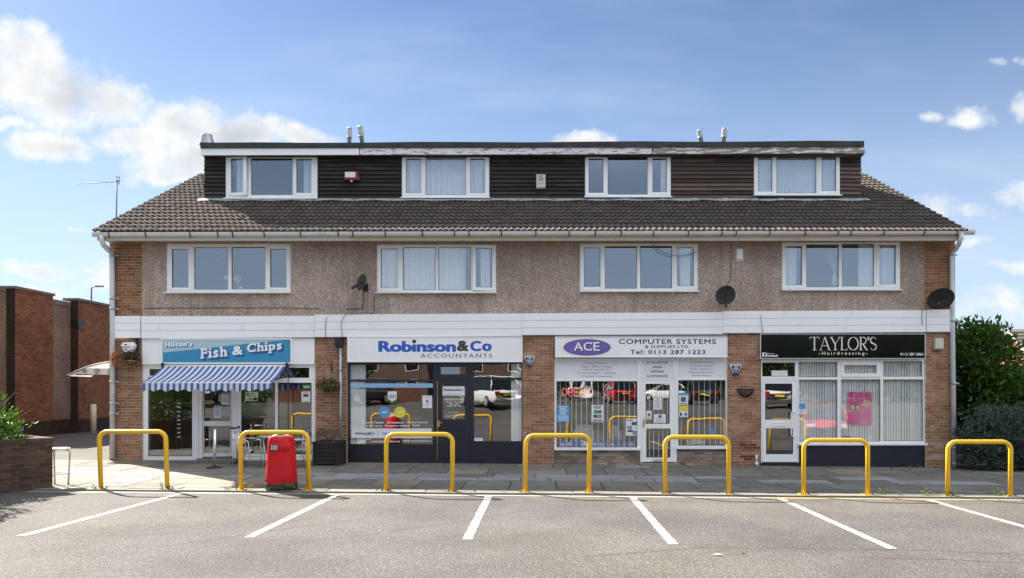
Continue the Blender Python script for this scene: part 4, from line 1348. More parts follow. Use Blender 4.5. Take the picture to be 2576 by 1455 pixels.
mb = MB(); mb.box(r[0], r[1], -.30, SY + .1, g3 - .03, wz(1165, SY) - .005); mb.part('door_step', M['kerb'], shop)
for q in ((300, 1067, 1001, 1195), (1300, 1057, 1714, 1195)):
    r = R(Z4, *q, SY)
    mb = MB(); mb.box(r[0], r[1], SY + .012, SY + .15, g3 - .1, r[3]); p = mb.part('stall_riser', M['mortar_riser'], shop)
    for b in courses(r[0] + .005, r[1] - .005, g3 - .02, r[3] - .003): BRICK_JOBS.append((p, 'brick_riser', SY + .006, b, 1))

# --- shop 4: hairdresser
g4 = gz(wx(2120))
fr = R(Z5, 325, 322, 1670, 1025, SY)
hs = [R(Z5, *q, SY) for q in ((335, 350, 604, 463), (325, 486, 626, 1100), (632, 346, 950, 469), (632, 490, 950, 1001), (985, 341, 1298, 467), (980, 488, 1303, 997), (1325, 340, 1644, 464), (1325, 488, 1650, 994))]
mb = MB(); mb.plate(fr, hs, SY, SY + .07); f4 = mb.part('shop_window', M['white'], shop)
for i in (0, 2, 3, 5, 6, 7):
    h = hs[i]; e = .011
    mb = MB(); mb.plate(h, [(h[0] + e, h[1] - e, h[2] + e, h[3] - e)], SY + .010, SY + .026); mb.part('gasket', M['gasket'], f4)
    mb = MB(); mb.add([(h[0], SY + .024, h[2]), (h[1], SY + .024, h[2]), (h[1], SY + .024, h[3]), (h[0], SY + .024, h[3])], [(0, 1, 2, 3)]); mb.part('pane', M['glass_taylor' if i > 0 else 'glass_shop'], f4)
gl = R(Z5, 1004, 370, 1271, 438, SY)
mb = MB(); mb.plate(hs[4], [gl], SY - .02, SY + .05); mb.part('fanlight', M['white'], f4)
mb = MB(); mb.add([(gl[0], SY + .005, gl[2]), (gl[1], SY + .005, gl[2]), (gl[1], SY + .005, gl[3]), (gl[0], SY + .005, gl[3])], [(0, 1, 2, 3)]); mb.part('pane', M['glass_taylor'], f4)
mb = MB(); r = R(Z5, 326, 487, 636, 1168, SY); mb.plate(r, [R(Z5, 338, 499, 624, 1172, SY)], SY + .002, SY + .08); mb.part('door_frame', M['white'], shop)
d4, _ = door(Z5, (340, 500, 622, 1164), (358, 522, 580, 817), (366, 888, 587, 1100), 'white', 'glass_shop', Y=SY + .012, letter=(423, 838, 525, 869))
xh = X(Z5, 572); xe = X(Z5, 604)
mb = MB(); mb.tube([(xe, SY, Z(Z5, 757)), (xe, SY - .06, Z(Z5, 757)), (xh, SY - .07, Z(Z5, 757)), (xh, SY - .07, Z(Z5, 775)), (xh, SY - .07, Z(Z5, 930)), (xh, SY - .07, Z(Z5, 952)), (xe, SY - .06, Z(Z5, 952)), (xe, SY, Z(Z5, 952))], .016, 8); mb.part('pull_handle', M['white'], d4)
for q in ((637, 1026, 1690, 1205),):
    r = R(Z5, *q, SY); mb = MB(); mb.box(r[0], r[1], SY - .02, SY + .15, g4 - .08, r[3]); mb.part('stall_riser', M['navy'], shop)
r = R(Z5, 322, 1169, 636, 1205, SY); mb = MB(); mb.box(r[0], r[1], SY - .01, SY + .15, g4 - .08, r[3]); mb.part('door_sill', M['navy_flake'], shop)
r = R(Z5, 628, 1003, 1682, 1026, SY); mb = MB(); mb.box(r[0], r[1], SY - .07, SY - .001, r[2], r[3] - .02); mb.part('sill', M['white'], f4)

# ------------------------------------------------------------------ bricks: the 300 nearest the middle one by one, the rest joined
BRICK_JOBS.sort(key=lambda j: j[4])
ub = MB(); ub.box(-.5, .5, 0.0, .08, -.5, .5)
BME = {}
rest = {}
rk = random.Random(2)
for i, (p, k, y, b, pr) in enumerate(BRICK_JOBS):
    cx, cz, w, h = b
    j = rk.uniform(-.003, .003)
    if i < 300:
        if k not in BME: BME[k] = ub.mesh('brick', M[k])
        piece('brick', BME[k], p, (cx, y + j, cz), scale=(w, 1, h), rot=(0, rk.uniform(-.004, .004), rk.uniform(-.006, .006)))
    else:
        q = rest.setdefault((p.name, k), (p, MB()))[1]
        q.box(cx - w / 2, cx + w / 2, y + j, y + .08, cz - h / 2, cz + h / 2)
for (pn, k), (p, q) in rest.items(): q.part('brickwork', M[k], p, kind='stuff')


# ------------------------------------------------------------------ signs
def fascia_sign(label, zn, rect, mat, rim='white', y=-.10, rimw=.018, rim_d=.012):
    r = R(zn, *rect, y)
    t = thing('shop_sign', label, 'sign', ((r[0] + r[1]) / 2, y, r[2]))
    mb = MB(); mb.box(r[0] + .004, r[1] - .004, y, -.025, r[2] + .004, r[3] - .004); mb.part('panel', M[mat], t)
    mb = MB(); mb.plate(r, [(r[0] + rimw, r[1] - rimw, r[2] + rimw, r[3] - rimw)], y - rim_d, -.026); mb.part('rim', M[rim], t)
    return t, r

s1, r1 = fascia_sign('blue fish and chip shop sign with slanting white slab lettering above the awning', Z2, (262, 160, 1260, 356), 'blue_sign', rimw=.035)
ys = -.10
mb = MB(); a, b, c, d = X(Z2, 276, ys), X(Z2, 1245, ys), Z(Z2, 270, ys), Z(Z2, 177, ys)
mb.add([(a, ys - .002, c), (b, ys - .002, Z(Z2, 168.5, ys)), (b, ys - .002, d + .02), (a, ys - .002, d + .02)], [(0, 1, 2, 3)]); mb.part('pale_band', M['teal_sign'], s1)
mb = MB(); a_ = Z(Z2, 170, ys)
rs = 0.10
def slanted(txt, rect, rise_k, mat, nm, yy, dx=0, dz=0, bold=.035):
    mb = MB(); vs, fs = slab_serif(txt, bold)
    r = R(Z2, *rect, ys)
    r = (r[0] + dx, r[1] + dx, r[2] + dz, r[3] + dz)
    fit(mb, vs, fs, r, yy, 0, 0.0, (r[1] - r[0]) * rise_k)
    return mb
K = 0.095
words = [('Fısh', (560, 240, 770, 318)), ('&', (805, 222, 887, 292)), ('Chıps', (918, 202, 1183, 290))]
for i in range(5, 0, -1):
    mb = MB()
    for txt, q in words:
        m2 = slanted(txt, (q[0], q[1], q[2], q[3]), K, None, '', ys - .003 - .0016 * (5 - i), dx=i * .0105, dz=-i * .0105)
        mb.add(m2.v, m2.f)
    mb.part('letter_shadow', M['blue_dark'], s1)
mb = MB()
for txt, q in words:
    m2 = slanted(txt, q, K, None, '', ys - .0125); mb.add(m2.v, m2.f)
mb.part('lettering', M['ink_white'], s1)
for i in (3, 2, 1):
    m2 = slanted("Hılton's", (290, 190, 500, 226), 0.03, None, '', ys - .003 - .0016 * (3 - i), dx=i * .010, dz=-i * .010); m2.part('letter_shadow', M['blue_sign'], s1)
slanted("Hılton's", (290, 190, 500, 226), 0.03, None, '', ys - .0095, bold=.05).part('lettering', M['ink_white'], s1)

s2, r2 = fascia_sign('white accountants sign with bold blue and grey lettering', Z3, (140, 95, 1575, 305), 'white', y=-.10)
yy = -.1025
write(s2, 'Robınson', R(Z3, 394, 131, 1030, 222, ys), yy, M['ink_blue'], .05)
write(s2, '&', R(Z3, 1037, 128, 1133, 216, ys), yy, M['ink_green'], .05)
write(s2, 'C', R(Z3, 1146, 130, 1236, 216, ys), yy, M['ink_blue'], .05)
write(s2, 'o', R(Z3, 1243, 151, 1323, 216, ys), yy, M['ink_blue'], .05)
rr = R(Z3, 676, 124, 700, 147, ys)
mb = MB(); mb.prism([((rr[0] + rr[1]) / 2 + .05 * math.cos(k * math.pi / 10), (rr[2] + rr[3]) / 2 + .05 * math.sin(k * math.pi / 10)) for k in range(20)], yy - .002, yy); mb.part('letter_dot', M['ink_green'], s2)
write(s2, 'ACCOUNTANTS', R(Z3, 740, 236, 1326, 268, ys), yy, M['ink_navy'], .0, 1.25)

s3, r3 = fascia_sign('white computer shop sign with purple oval badge and navy lettering', Z4, (302, 138, 1713, 308), 'white', y=-.09)
yy = -.0925; ys = -.09
q = R(Z4, 373, 158, 757, 291, ys)
def oval(q, k): return [((q[0] + q[1]) / 2 + (q[1] - q[0]) / 2 * k * math.cos(t * math.pi / 24), (q[2] + q[3]) / 2 + (q[3] - q[2]) / 2 * k * math.sin(t * math.pi / 24)) for t in range(48)]
mb = MB(); mb.prism(oval(q, 1.0), yy - .010, yy); mb.part('oval_rim', M['purple_rim'], s3)
mb = MB(); mb.prism(oval(q, .955), yy - .016, yy - .0105); mb.part('oval_badge', M['purple'], s3)
for ch, a, b in (('A', 457, 531), ('C', 535, 606), ('E', 616, 667)):
    write(s3, ch, R(Z4, a + 5, 188, b + 5, 258, ys), yy - .0165, M['ink_navy'], .03, name='letter_shadow')
    write(s3, ch, R(Z4, a, 183, b, 253, ys), yy - .019, M['ink_white'], .015)
write(s3, 'COMPUTER SYSTEMS', R(Z4, 825, 158, 1620, 198, ys), yy, M['ink_navy'], .018, 1.12)
write(s3, '& SUPPLIES LTD.', R(Z4, 1040, 208, 1405, 232, ys), yy, M['ink_navy'], .012, 1.12)
write(s3, 'Tel: 0113 287 1223', R(Z4, 918, 246, 1532, 281, ys), yy, M['ink_navy'], .02, 1.12)
r = R(Z4, 290, 116, 1716, 136, -.05); mb = MB(); mb.box(r[0], r[1], -.05, -.021, r[2], r[3]); mb.part('head_board', M['grey_plastic'], shop)
yp = SY + .0145
for i, (txt, a, b) in enumerate([('Printed Stationery', 551, 738), ('Home - Office Furniture', 519, 770), ('Inkjet & Laser Printers', 532, 758), ('Computer Repairs - Upgrades', 488, 797), ('Computer Components', 528, 764)]):
    write(f3, txt, R(Z4, a, 346 + i * 27, b, 364 + i * 27, SY), yp, M['ink_grey'], .0)
for i, (txt, a, b) in enumerate([('PC & LAPTOP', 1055, 1225), ('SALES', 1103, 1178), ('REPAIRS', 1088, 1193), ('& UPGRADES', 1055, 1227)]):
    write(f3c, txt, R(Z4, a, 340 + i * 37, b, 358 + i * 37, SY), yp, M['ink_navy'], .02)
for i, (txt, a, b) in enumerate([('Computer Systems', 1407, 1596), ('Computer Supplies', 1404, 1599), ('Office Stationery', 1410, 1592), ('Business Equipment', 1404, 1600), ('Rubber Stamps', 1425, 1580)]):
    write(f3b, txt, R(Z4, a, 341 + i * 27, b, 358 + i * 27, SY), yp, M['ink_grey'], .0)

s4, r4 = fascia_sign("glossy black hairdresser sign with thin pale capital letters", Z5, (320, 114, 1670, 318), 'black', y=-.08, rimw=.012)
ys = -.08; yy = -.0825
def stroke_letters(parent, mat):
    mb = MB()
    th, tn = .034, .013
    def P(x0, x1, L):
        return lambda a, b: (X(Z5, x0 + (x1 - x0) * a, ys), Z(Z5, 247 - 104 * b, ys))
    cnt = [0]
    def line(f, pts, w):
        cnt[0] += 1
        mb.ribbon([f(*p) for p in pts], w, yy - .00025 * cnt[0])
    def arc(f, cx, cy, rx, ry, a0, a1, w, n=14):
        pts = [(cx + rx * math.cos(math.radians(a0 + (a1 - a0) * i / n)), cy + ry * math.sin(math.radians(a0 + (a1 - a0) * i / n))) for i in range(n + 1)]
        line(f, pts, w)
    f = P(725, 800, 'T'); line(f, [(0, 1), (1, 1)], tn); line(f, [(0.01, 1), (0.0, .86)], tn); line(f, [(1, 1), (1, .86)], tn); line(f, [(.5, 1), (.5, 0)], th); line(f, [(.3, 0), (.7, 0)], tn)
    f = P(806, 892, 'A'); line(f, [(.06, 0), (.48, 1)], tn); line(f, [(.48, 1), (.92, 0)], th); line(f, [(.2, .33), (.76, .33)], tn); line(f, [(-.05, 0), (.2, 0)], tn); line(f, [(.76, 0), (1.04, 0)], tn)
    f = P(893, 972, 'Y'); line(f, [(.08, 1), (.5, .45)], th); line(f, [(.95, 1), (.5, .45)], tn); line(f, [(.5, .47), (.5, 0)], th); line(f, [(-.04, 1), (.25, 1)], tn); line(f, [(.8, 1), (1.05, 1)], tn); line(f, [(.32, 0), (.68, 0)], tn)
    f = P(975, 1028, 'L'); line(f, [(.22, 1), (.22, 0)], th); line(f, [(0, 0), (1, 0)], tn); line(f, [(1, 0), (1, .16)], tn); line(f, [(0, 1), (.45, 1)], tn)
    f = P(1036, 1122, 'O'); arc(f, .5, .5, .47, .5, 60, 300, tn); arc(f, .5, .5, .47, .5, 115, 245, th * .9); arc(f, .5, .5, .47, .5, -65, 65, th * .9); arc(f, .5, .5, .47, .5, 230, 310, tn); arc(f, .5, .5, .47, .5, 50, 130, tn)
    f = P(1128, 1192, 'R'); line(f, [(.2, 1), (.2, 0)], th); line(f, [(.0, 1), (.55, 1)], tn); arc(f, .5, .74, .38, .26, 90, -90, th * .7); line(f, [(.2, .48), (.5, .48)], tn); line(f, [(.48, .48), (.95, 0)], th); line(f, [(.0, 0), (.4, 0)], tn); line(f, [(.85, 0), (1.08, 0)], tn)
    f = P(1196, 1210, 'q'); line(f, [(.6, 1.02), (.4, .80)], th)
    f = P(1216, 1270, 'S'); arc(f, .5, .75, .42, .25, 20, 250, tn); arc(f, .5, .75, .42, .25, 110, 240, th * .8); line(f, [(.28, .58), (.74, .42)], th); arc(f, .5, .25, .44, .25, 70, -160, tn); arc(f, .5, .25, .44, .25, 60, -60, th * .8)
    mb.part('lettering', mat, parent)
stroke_letters(s4, M['ink_pale'])
write(s4, '-Hairdressing-', R(Z5, 797, 260, 1196, 295, ys), yy, M['ink_pale'], .012, 1.45)
write(s4, '0113 287 5865', R(Z5, 1465, 271, 1653, 292, ys), yy, M['ink_white'], .015)
write(s4, 'Find us on', R(Z5, 377, 271, 438, 281, ys), yy, M['ink_white'], .0)
write(s4, 'Facebook', R(Z5, 376, 283, 464, 303, ys), yy, M['ink_white'], .03)
q = R(Z5, 336, 268, 370, 303, ys); mb = MB(); mb.box(q[0], q[1], yy - .002, yy + .0015, q[2], q[3]); mb.part('logo_square', M['ink_white'], s4)
write(s4, 'f', R(Z5, 348, 271, 366, 303, ys), yy - .003, M['black'], .05)


# ------------------------------------------------------------------ awning
def build_awning():
    yt, yf = -.115, -1.13
    xt0, xt1 = X(Z2, 290, yt), X(Z2, 1217, yt)
    xf0, xf1 = X(Z2, 106, yf), X(Z2, 1106, yf)
    x0, x1 = (xt0 + xf0) / 2, (xt1 + xf1) / 2
    zt, zf = Z(Z2, 372, yt), Z(Z2, 494, yf)
    t = thing('awning', 'blue and white striped shop awning with a scalloped valance, folded out under the blue sign', 'awning', ((x0 + x1) / 2, -.02, zf))
    edges, x = [], 0.0
    n = 21
    pitch = (x1 - x0) / (n + .5)
    for i in range(n + 1):
        edges.append((x0 + i * pitch, x0 + i * pitch + pitch * .47, 1))
        if i < n: edges.append((x0 + i * pitch + pitch * .47, x0 + (i + 1) * pitch, 0))
    top, val = MB(), MB()
    ns = 10
    def P(xx, s):
        sag = -.05 * math.sin(math.pi * s) - .012 * math.sin(xx * 2.2) * math.sin(math.pi * s)
        return (xx, yt + (yf - yt) * s, zt + (zf - zt) * s + sag)
    for a, b, m in edges:
        b = min(b, x1)
        for i in range(ns):
            s0, s1 = i / ns, (i + 1) / ns
            top.add([P(a, s1), P(b, s1), P(b, s0), P(a, s0)], [(0, 1, 2, 3)], m, True)
        k = 3
        for j in range(k):
            c0 = a + (b - a) * j / k; c1 = a + (b - a) * (j + 1) / k
            def low(q): return zf - .205 - .026 * math.cos((q - x0) / (pitch * 2.0) * 2 * math.pi) + .03 * max(0, (q - x1 + .5) / .5)
            def yv(q): return yf - .01 + .012 * math.sin(q * 9) + .05 * max(0, (q - x1 + .35) / .35)
            val.add([(c0, yv(c0) - .012, low(c0)), (c1, yv(c1) - .012, low(c1)), (c1, yf - .004, zf), (c0, yf - .004, zf)], [(0, 1, 2, 3)], m, True)
    top.part('canopy', [M['stripe_white'], M['stripe_blue']], t)
    val.part('valance', [M['stripe_white'], M['stripe_blue']], t)
    mb = MB(); mb.tube([(x0 + .02, yf + .012, zf - .02), (x1 - .02, yf + .012, zf - .02)], .022, 8); mb.part('front_bar', M['white'], t)
    mb = MB(); mb.tube([(x0, yt + .01, zt - .005), (x1, yt + .01, zt - .005)], .028, 8); mb.part('roller', M['white'], t)
    for xx, s in ((x0 + .12, 1), (x1 - .12, -1)):
        mb = MB(); mb.tube([(xx, -.03, zt - .30), (xx + s * .35, -.55, zt - .42), (xx, yf + .03, zf - .05)], .018, 6); mb.part('folding_arm', M['black_metal'], t)
    for xx in (x0 - .015, x1 + .02):
        mb = MB(); mb.box(xx - .03, xx + .03, -.14, -.03, zt - .05, zt + .08); mb.part('end_bracket', M['black_metal'], t)
    xr = X(Z2, 1232, -.12)
    mb = MB(); mb.tube([(xr, -.12, zt + .0), (xr, -.13, Z(Z2, 850, -.13))], .011, 6); mb.part('crank_rod', M['black_metal'], t)
build_awning()


# ------------------------------------------------------------------ papers on the glass
def poster(label, zn, rect, mat='paper', blocks=(), lines=(), y=SY + .012, cat='poster', name='poster', group=None, lm='ink_grey'):
    r = R(zn, *rect, y)
    mb = MB(); mb.box(r[0], r[1], y, y + .0015, r[2], r[3])
    o = mb.solo(name, M[mat], label, cat, group)
    W, H = r[1] - r[0], r[3] - r[2]
    for (u0, v0, u1, v1, mk) in blocks:       # fractions from the top left
        mb = MB(); mb.box(r[0] + W * u0, r[0] + W * u1, y - .0018, y - .0002, r[3] - H * v1, r[3] - H * v0); mb.part('print', M[mk], o)
    if lines:
        mb = MB()
        for (v, u0, u1, h) in lines: mb.box(r[0] + W * u0, r[0] + W * u1, y - .0016, y - .0002, r[3] - H * (v + h), r[3] - H * v)
        mb.part('printed_lines', M[lm], o)
    return o, r

TL = lambda v0, v1, n, u0=.12, u1=.88, h=.025: [(v0 + (v1 - v0) * i / max(1, n - 1), u0 + .04 * (i % 3), u1 - .07 * ((i * 2) % 3), h) for i in range(n)]
yin = SY + .012
poster('cream notice with dark print high in the window right of the chip shop door', Z2, (905, 570, 1000, 639), 'paper_cream', [(.05, .1, .3, .35, 'paper_green'), (.62, .62, .95, .95, 'ink_green')], [(.12, .40, .72, .12), (.38, .1, .85, .1), (.62, .28, .55, .12), (.82, .1, .6, .08)])
poster('white notice with dark round emblem in the chip shop corner window', Z2, (1333, 567, 1400, 648), 'paper', [(.2, .25, .8, .5, 'ink_green')], [(.1, .2, .8, .05), (.9, .2, .8, .04)])
poster('small green sticker above the white notice in the chip shop window', Z2, (1346, 516, 1402, 543), 'paper_green', [(.1, .55, .9, .75, 'paper')], cat='sticker', name='sticker')
for lab, q in (('tall pale menu sheet at the top of the chip shop door glass', (715, 578, 772, 668)), ('white price list with a blue heading on the chip shop door', (657, 678, 713, 769)), ('small pale card low on the chip shop door glass', (726, 718, 768, 750))):
    r = R(Z2, *q, SY + .08)
    mb = MB(); mb.box(r[0], r[1], SY + .083, SY + .0845, r[2], r[3], M=Mx1); o = mb.solo('poster', M['paper'], lab, 'poster')
    W, H = r[1] - r[0], r[3] - r[2]
    mb = MB()
    mb.box(r[0] + W * .1, r[1] - W * .1, SY + .081, SY + .0828, r[3] - H * .16, r[3] - H * .05, M=Mx1); mb.part('print', M['paper_mid'], o)
    mb = MB()
    for i in range(7): mb.box(r[0] + W * .15, r[1] - W * (.15 + .1 * (i % 2)), SY + .081, SY + .0828, r[3] - H * (.26 + .09 * i + .03), r[3] - H * (.26 + .09 * i), M=Mx1)
    mb.part('printed_lines', M['ink_grey'], o)

# accountants: window film lettering and stickers
def film(label, rect, mat, cat='window film', name='window_film', y=SY + .022):
    r = R(Z3, *rect, y); mb = MB(); mb.box(r[0], r[1], y, y + .0015, r[2], r[3]); return mb.solo(name, M[mat], label, cat)
yf_ = SY + .0215
o = film('pale strip of phone and web print along the top of the accountants window', (166, 479, 843, 513), 'paper_blue')
for txt, a, b in (('0113 232 0113', 218, 342), ('www.robinsonandco.co.uk', 368, 575), ('info@robinsonandco.co.uk', 604, 820)): write(o, txt, R(Z3, a, 486, b, 506, SY), yf_ - .001, M['paper_mid'], .0)
o = film('wide pale banner with blue lettering along the bottom of the accountants window', (175, 848, 830, 926), 'paper')
write(o, 'Robinson&Co', R(Z3, 204, 876, 363, 897, SY), yf_ - .001, M['ink_navy'], .03)
write(o, 'Chartered', R(Z3, 420, 878, 530, 897, SY), yf_ - .001, M['ink_blue'], .025)
write(o, 'ACCOUNTANTS', R(Z3, 262, 898, 345, 905, SY), yf_ - .001, M['ink_grey'], 0)
q = R(Z3, 387, 862, 391, 910, SY); mb = MB(); mb.box(q[0], q[1], yf_ - .0012, yf_ - .0002, q[2], q[3]); mb.part('divider', M['ink_blue'], o)
def disc(label, cx, cy, rr, mat, txt):
    c = (X(Z3, cx, SY), Z(Z3, cy, SY)); R_ = rr * Z3[2] * D0 / F
    mb = MB(); mb.prism([(c[0] + R_ * math.cos(k * math.pi / 16), c[1] + R_ * math.sin(k * math.pi / 16)) for k in range(32)], SY + .0205, SY + .022)
    o = mb.solo('sticker', M[mat], label, 'sticker')
    mb = MB(); mb.box(c[0] - R_ * .5, c[0] + R_ * .5, SY + .0190, SY + .0202, c[1] - .015, c[1] + .015); mb.part('printed_lines', M['paper'], o)
disc('round pale blue sticker on the accountants window', 443, 715, 47, 'paper_mid', '')
disc('round yellow sticker on the accountants window', 570, 715, 47, 'paper_yellow', '')
def badge():
    q = [(470, 545), (543, 543), (543, 605), (507, 628), (470, 605)]
    p = [(X(Z3, a, SY), Z(Z3, b, SY)) for a, b in q][::-1]
    mb = MB(); mb.prism(p, SY + .0205, SY + .022); o = mb.solo('sticker', M['paper'], 'white shield shaped sticker with a green point on the accountants window', 'sticker')
    g = [(X(Z3, a, SY), Z(Z3, b, SY)) for a, b in [(470, 610), (507, 633), (543, 610), (543, 619), (507, 642), (470, 619)]][::-1]
    mb = MB(); mb.add([(a, SY + .021, b) for a, b in g], [(1, 0, 5, 4), (2, 1, 4, 3)]); mb.part('green_point', M['paper_green'], o)
    r = R(Z3, 478, 568, 535, 600, SY); mb = MB()
    for k in range(3): mb.box(r[0], r[1], SY + .019, SY + .0203, r[3] - .03 - .035 * k, r[3] - .015 - .035 * k)
    mb.part('printed_lines', M['ink_green'], o)
badge()
poster('white certificate sheet at the right of the accountants main window', Z3, (756, 578, 833, 681), 'paper', [(.4, .35, .62, .55, 'ink_grey')], [(.1, .3, .7, .03), (.7, .3, .7, .03), (.88, .35, .65, .03)], y=SY + .02)
def loose_text(label, rows, mat, bold=.02):
    first = None
    mb = MB()
    for txt, q in rows:
        vs, fs = glyphs(txt, bold); fit(mb, vs, fs, R(Z3, *q, SY), SY + .0265)
    mb.solo('window_lettering', M[mat], label, 'lettering')
loose_text('two rows of white service lettering on the accountants window', [('Accounts & Taxation', (250, 790, 436, 807)), ('Self Assessment', (462, 790, 600, 807)), ('Company Formations', (624, 789, 800, 809)), ('& VAT returns', (296, 818, 422, 834)), ('Management Accounts', (448, 818, 645, 836)), ('Payroll', (671, 815, 729, 833))], 'ink_white')
loose_text('white web address lettering below the banner on the accountants window', [('www.robinsonandco.co.uk', (335, 944, 570, 962)), ('info@robinsonandco.co.uk', (596, 941, 828, 961))], 'ink_white')
loose_text('white opening hours lettering on the accountants door glass', [('OPENING HOURS', (930, 602, 1092, 619)), ('Monday - Thursday', (947, 627, 1074, 642)), ('9:30 - 5:00', (975, 643, 1046, 656)), ('Friday 9.30 - 3.30', (952, 657, 1070, 672)), ('0113 232 0113', (968, 711, 1052, 722)), ('www.robinsonandco.co.uk', (938, 732, 1086, 742)), ('info@robinsonandco.co.uk', (938, 749, 1086, 759))], 'ink_white', .01)
o, r = poster('white name card with blue lettering at the top of the accountants door', Z3, (920, 500, 1100, 578), 'paper', (), [(.82, .1, .85, .05)], y=SY + .026, cat='sticker', name='sticker')
write(o, 'Robinson&Co', R(Z3, 930, 520, 1090, 541, SY), SY + .0245, M['ink_navy'], .03)
poster('small white card in the bottom corner of the accountants right window', Z3, (1181, 924, 1250, 950), 'paper', (), [(.3, .1, .8, .1)], y=SY + .02)

# computer shop
poster('pale blue poster under the neon sign at the left of the computer shop window', Z4, (320, 697, 419, 836), 'paper_mid', [(.08, .60, .92, .96, 'paper_blue')], TL(.08, .52, 6, .15, .85, .035), lm='ink_white')
poster('white poster with grey product pictures in the middle of the computer shop window', Z4, (601, 698, 699, 838), 'paper', [(.2, .28, .5, .5, 'paper_green'), (.52, .30, .85, .48, 'ink_grey'), (.15, .55, .5, .75, 'ink_grey'), (.52, .55, .88, .75, 'grey_plastic')], [(.06, .15, .85, .04), (.14, .2, .8, .06), (.84, .1, .9, .04), (.91, .1, .9, .05)])
poster('white poster of brown printer cartridges low at the right of the computer shop window', Z4, (881, 808, 976, 947), 'paper', [(.5, .2, .95, .4, 'ink_grey'), (.1, .45, .55, .62, 'grey_plastic'), (.15, .66, .6, .8, 'ink_grey'), (.6, .72, .95, .95, 'grey_plastic')], [(.08, .08, .6, .05)])
yd = SY + .024
poster('white letter at the top of the computer shop door glass', Z4, (1107, 637, 1177, 735), 'paper', [(.4, .06, .65, .16, 'ink_grey')], TL(.25, .85, 7), y=yd)
poster('white landscape sheet in the middle of the computer shop door glass', Z4, (1111, 773, 1208, 845), 'paper', [(.4, .1, .65, .4, 'ink_grey')], TL(.5, .9, 4), y=yd)
poster('pale square sticker beside the handle of the computer shop door', Z4, (1050, 745, 1093, 815), 'paper', [(.25, .3, .75, .6, 'ink_grey')], TL(.7, .9, 3), y=yd, cat='sticker', name='sticker')
poster('white and blue notice at the top left of the computer shop right window', Z4, (1318, 598, 1388, 695), 'paper', [(0, 0, 1, .22, 'paper_mid'), (.2, .35, .8, .75, 'ink_grey')], [(.85, .1, .9, .06)])
poster('yellow headed notice below the blue one in the computer shop right window', Z4, (1318, 703, 1388, 795), 'paper', [(0, 0, 1, .48, 'paper_yellow'), (.1, .62, .3, .9, 'ink_navy'), (.7, .62, .9, .9, 'ink_navy')], [(.18, .15, .85, .08), (.3, .2, .8, .06), (.75, .35, .65, .04)])
poster('small blue leaflet low in the computer shop right window', Z4, (1573, 897, 1617, 935), 'paper_mid', (), [(.3, .2, .8, .1)])
# hairdresser
poster('blue and white hygiene card on the salon window beside the door', Z5, (633, 675, 694, 772), 'paper', [(.05, .08, .9, .58, 'paper_mid')], [(.7, .15, .7, .04), (.82, .15, .6, .04)])
poster('white card with faint green drawing above the salon door', Z5, (412, 415, 543, 463), 'paper', (), [(.35, .12, .25, .1), (.5, .4, .55, .1), (.4, .7, .85, .1)], lm='teal_sign')
o, r = poster('pink salon poster with three printed faces behind the middle window', Z5, (1035, 588, 1231, 860), 'paper_pink', [(0.02, .62, .5, .98, 'paper_magenta')], [(.91, .03, .36, .012), (.95, .03, .14, .012)], y=SY + .05, lm='ink_white')
W, H = r[1] - r[0], r[3] - r[2]
mb = MB()
for txt, q in (('Love your colour,', (1045, 597, 1195, 613)), ('hate the damage?', (1045, 614, 1208, 632))):
    vs, fs = glyphs(txt, .03); fit(mb, vs, fs, R(Z5, *q, SY + .05), SY + .047)
mb.part('lettering', M['paper_magenta'], o)
def face(cx, cy, rr, hair):
    x_, z_ = X(Z5, cx, SY + .05), Z(Z5, cy, SY + .05); k = rr * Z5[2] * D0 / F
    for nm, mk, s, dx, dz, yv in (('print', hair, 1.45, -.15, .25, .0482), ('print', 'skin', 1.0, 0, 0, .0466)):
        mb = MB(); mb.add([(x_ + k * (dx + s * .85 * math.cos(t * math.pi / 10)), SY + yv, z_ + k * (dz + s * 1.05 * math.sin(t * math.pi / 10))) for t in range(20)], [tuple(range(20))]); mb.part(nm, M[mk], o)
    mb = MB(); mb.add([(x_ - k * .35, SY + .0455, z_ - k * .4), (x_ + k * .35, SY + .0455, z_ - k * .45), (x_, SY + .0455, z_ - k * .65)], [(0, 2, 1)]); mb.part('print', M['ink_white'], o)
face(1075, 716, 21, 'hair_red'); face(1117, 722, 21, 'hair_dark'); face(1192, 690, 23, 'hair_fair')
poster('small white card on the sill of the salon middle window', Z5, (985, 948, 1068, 966), 'paper', (), [(.3, .1, .9, .35)], y=SY + .05, lm='ink_navy')

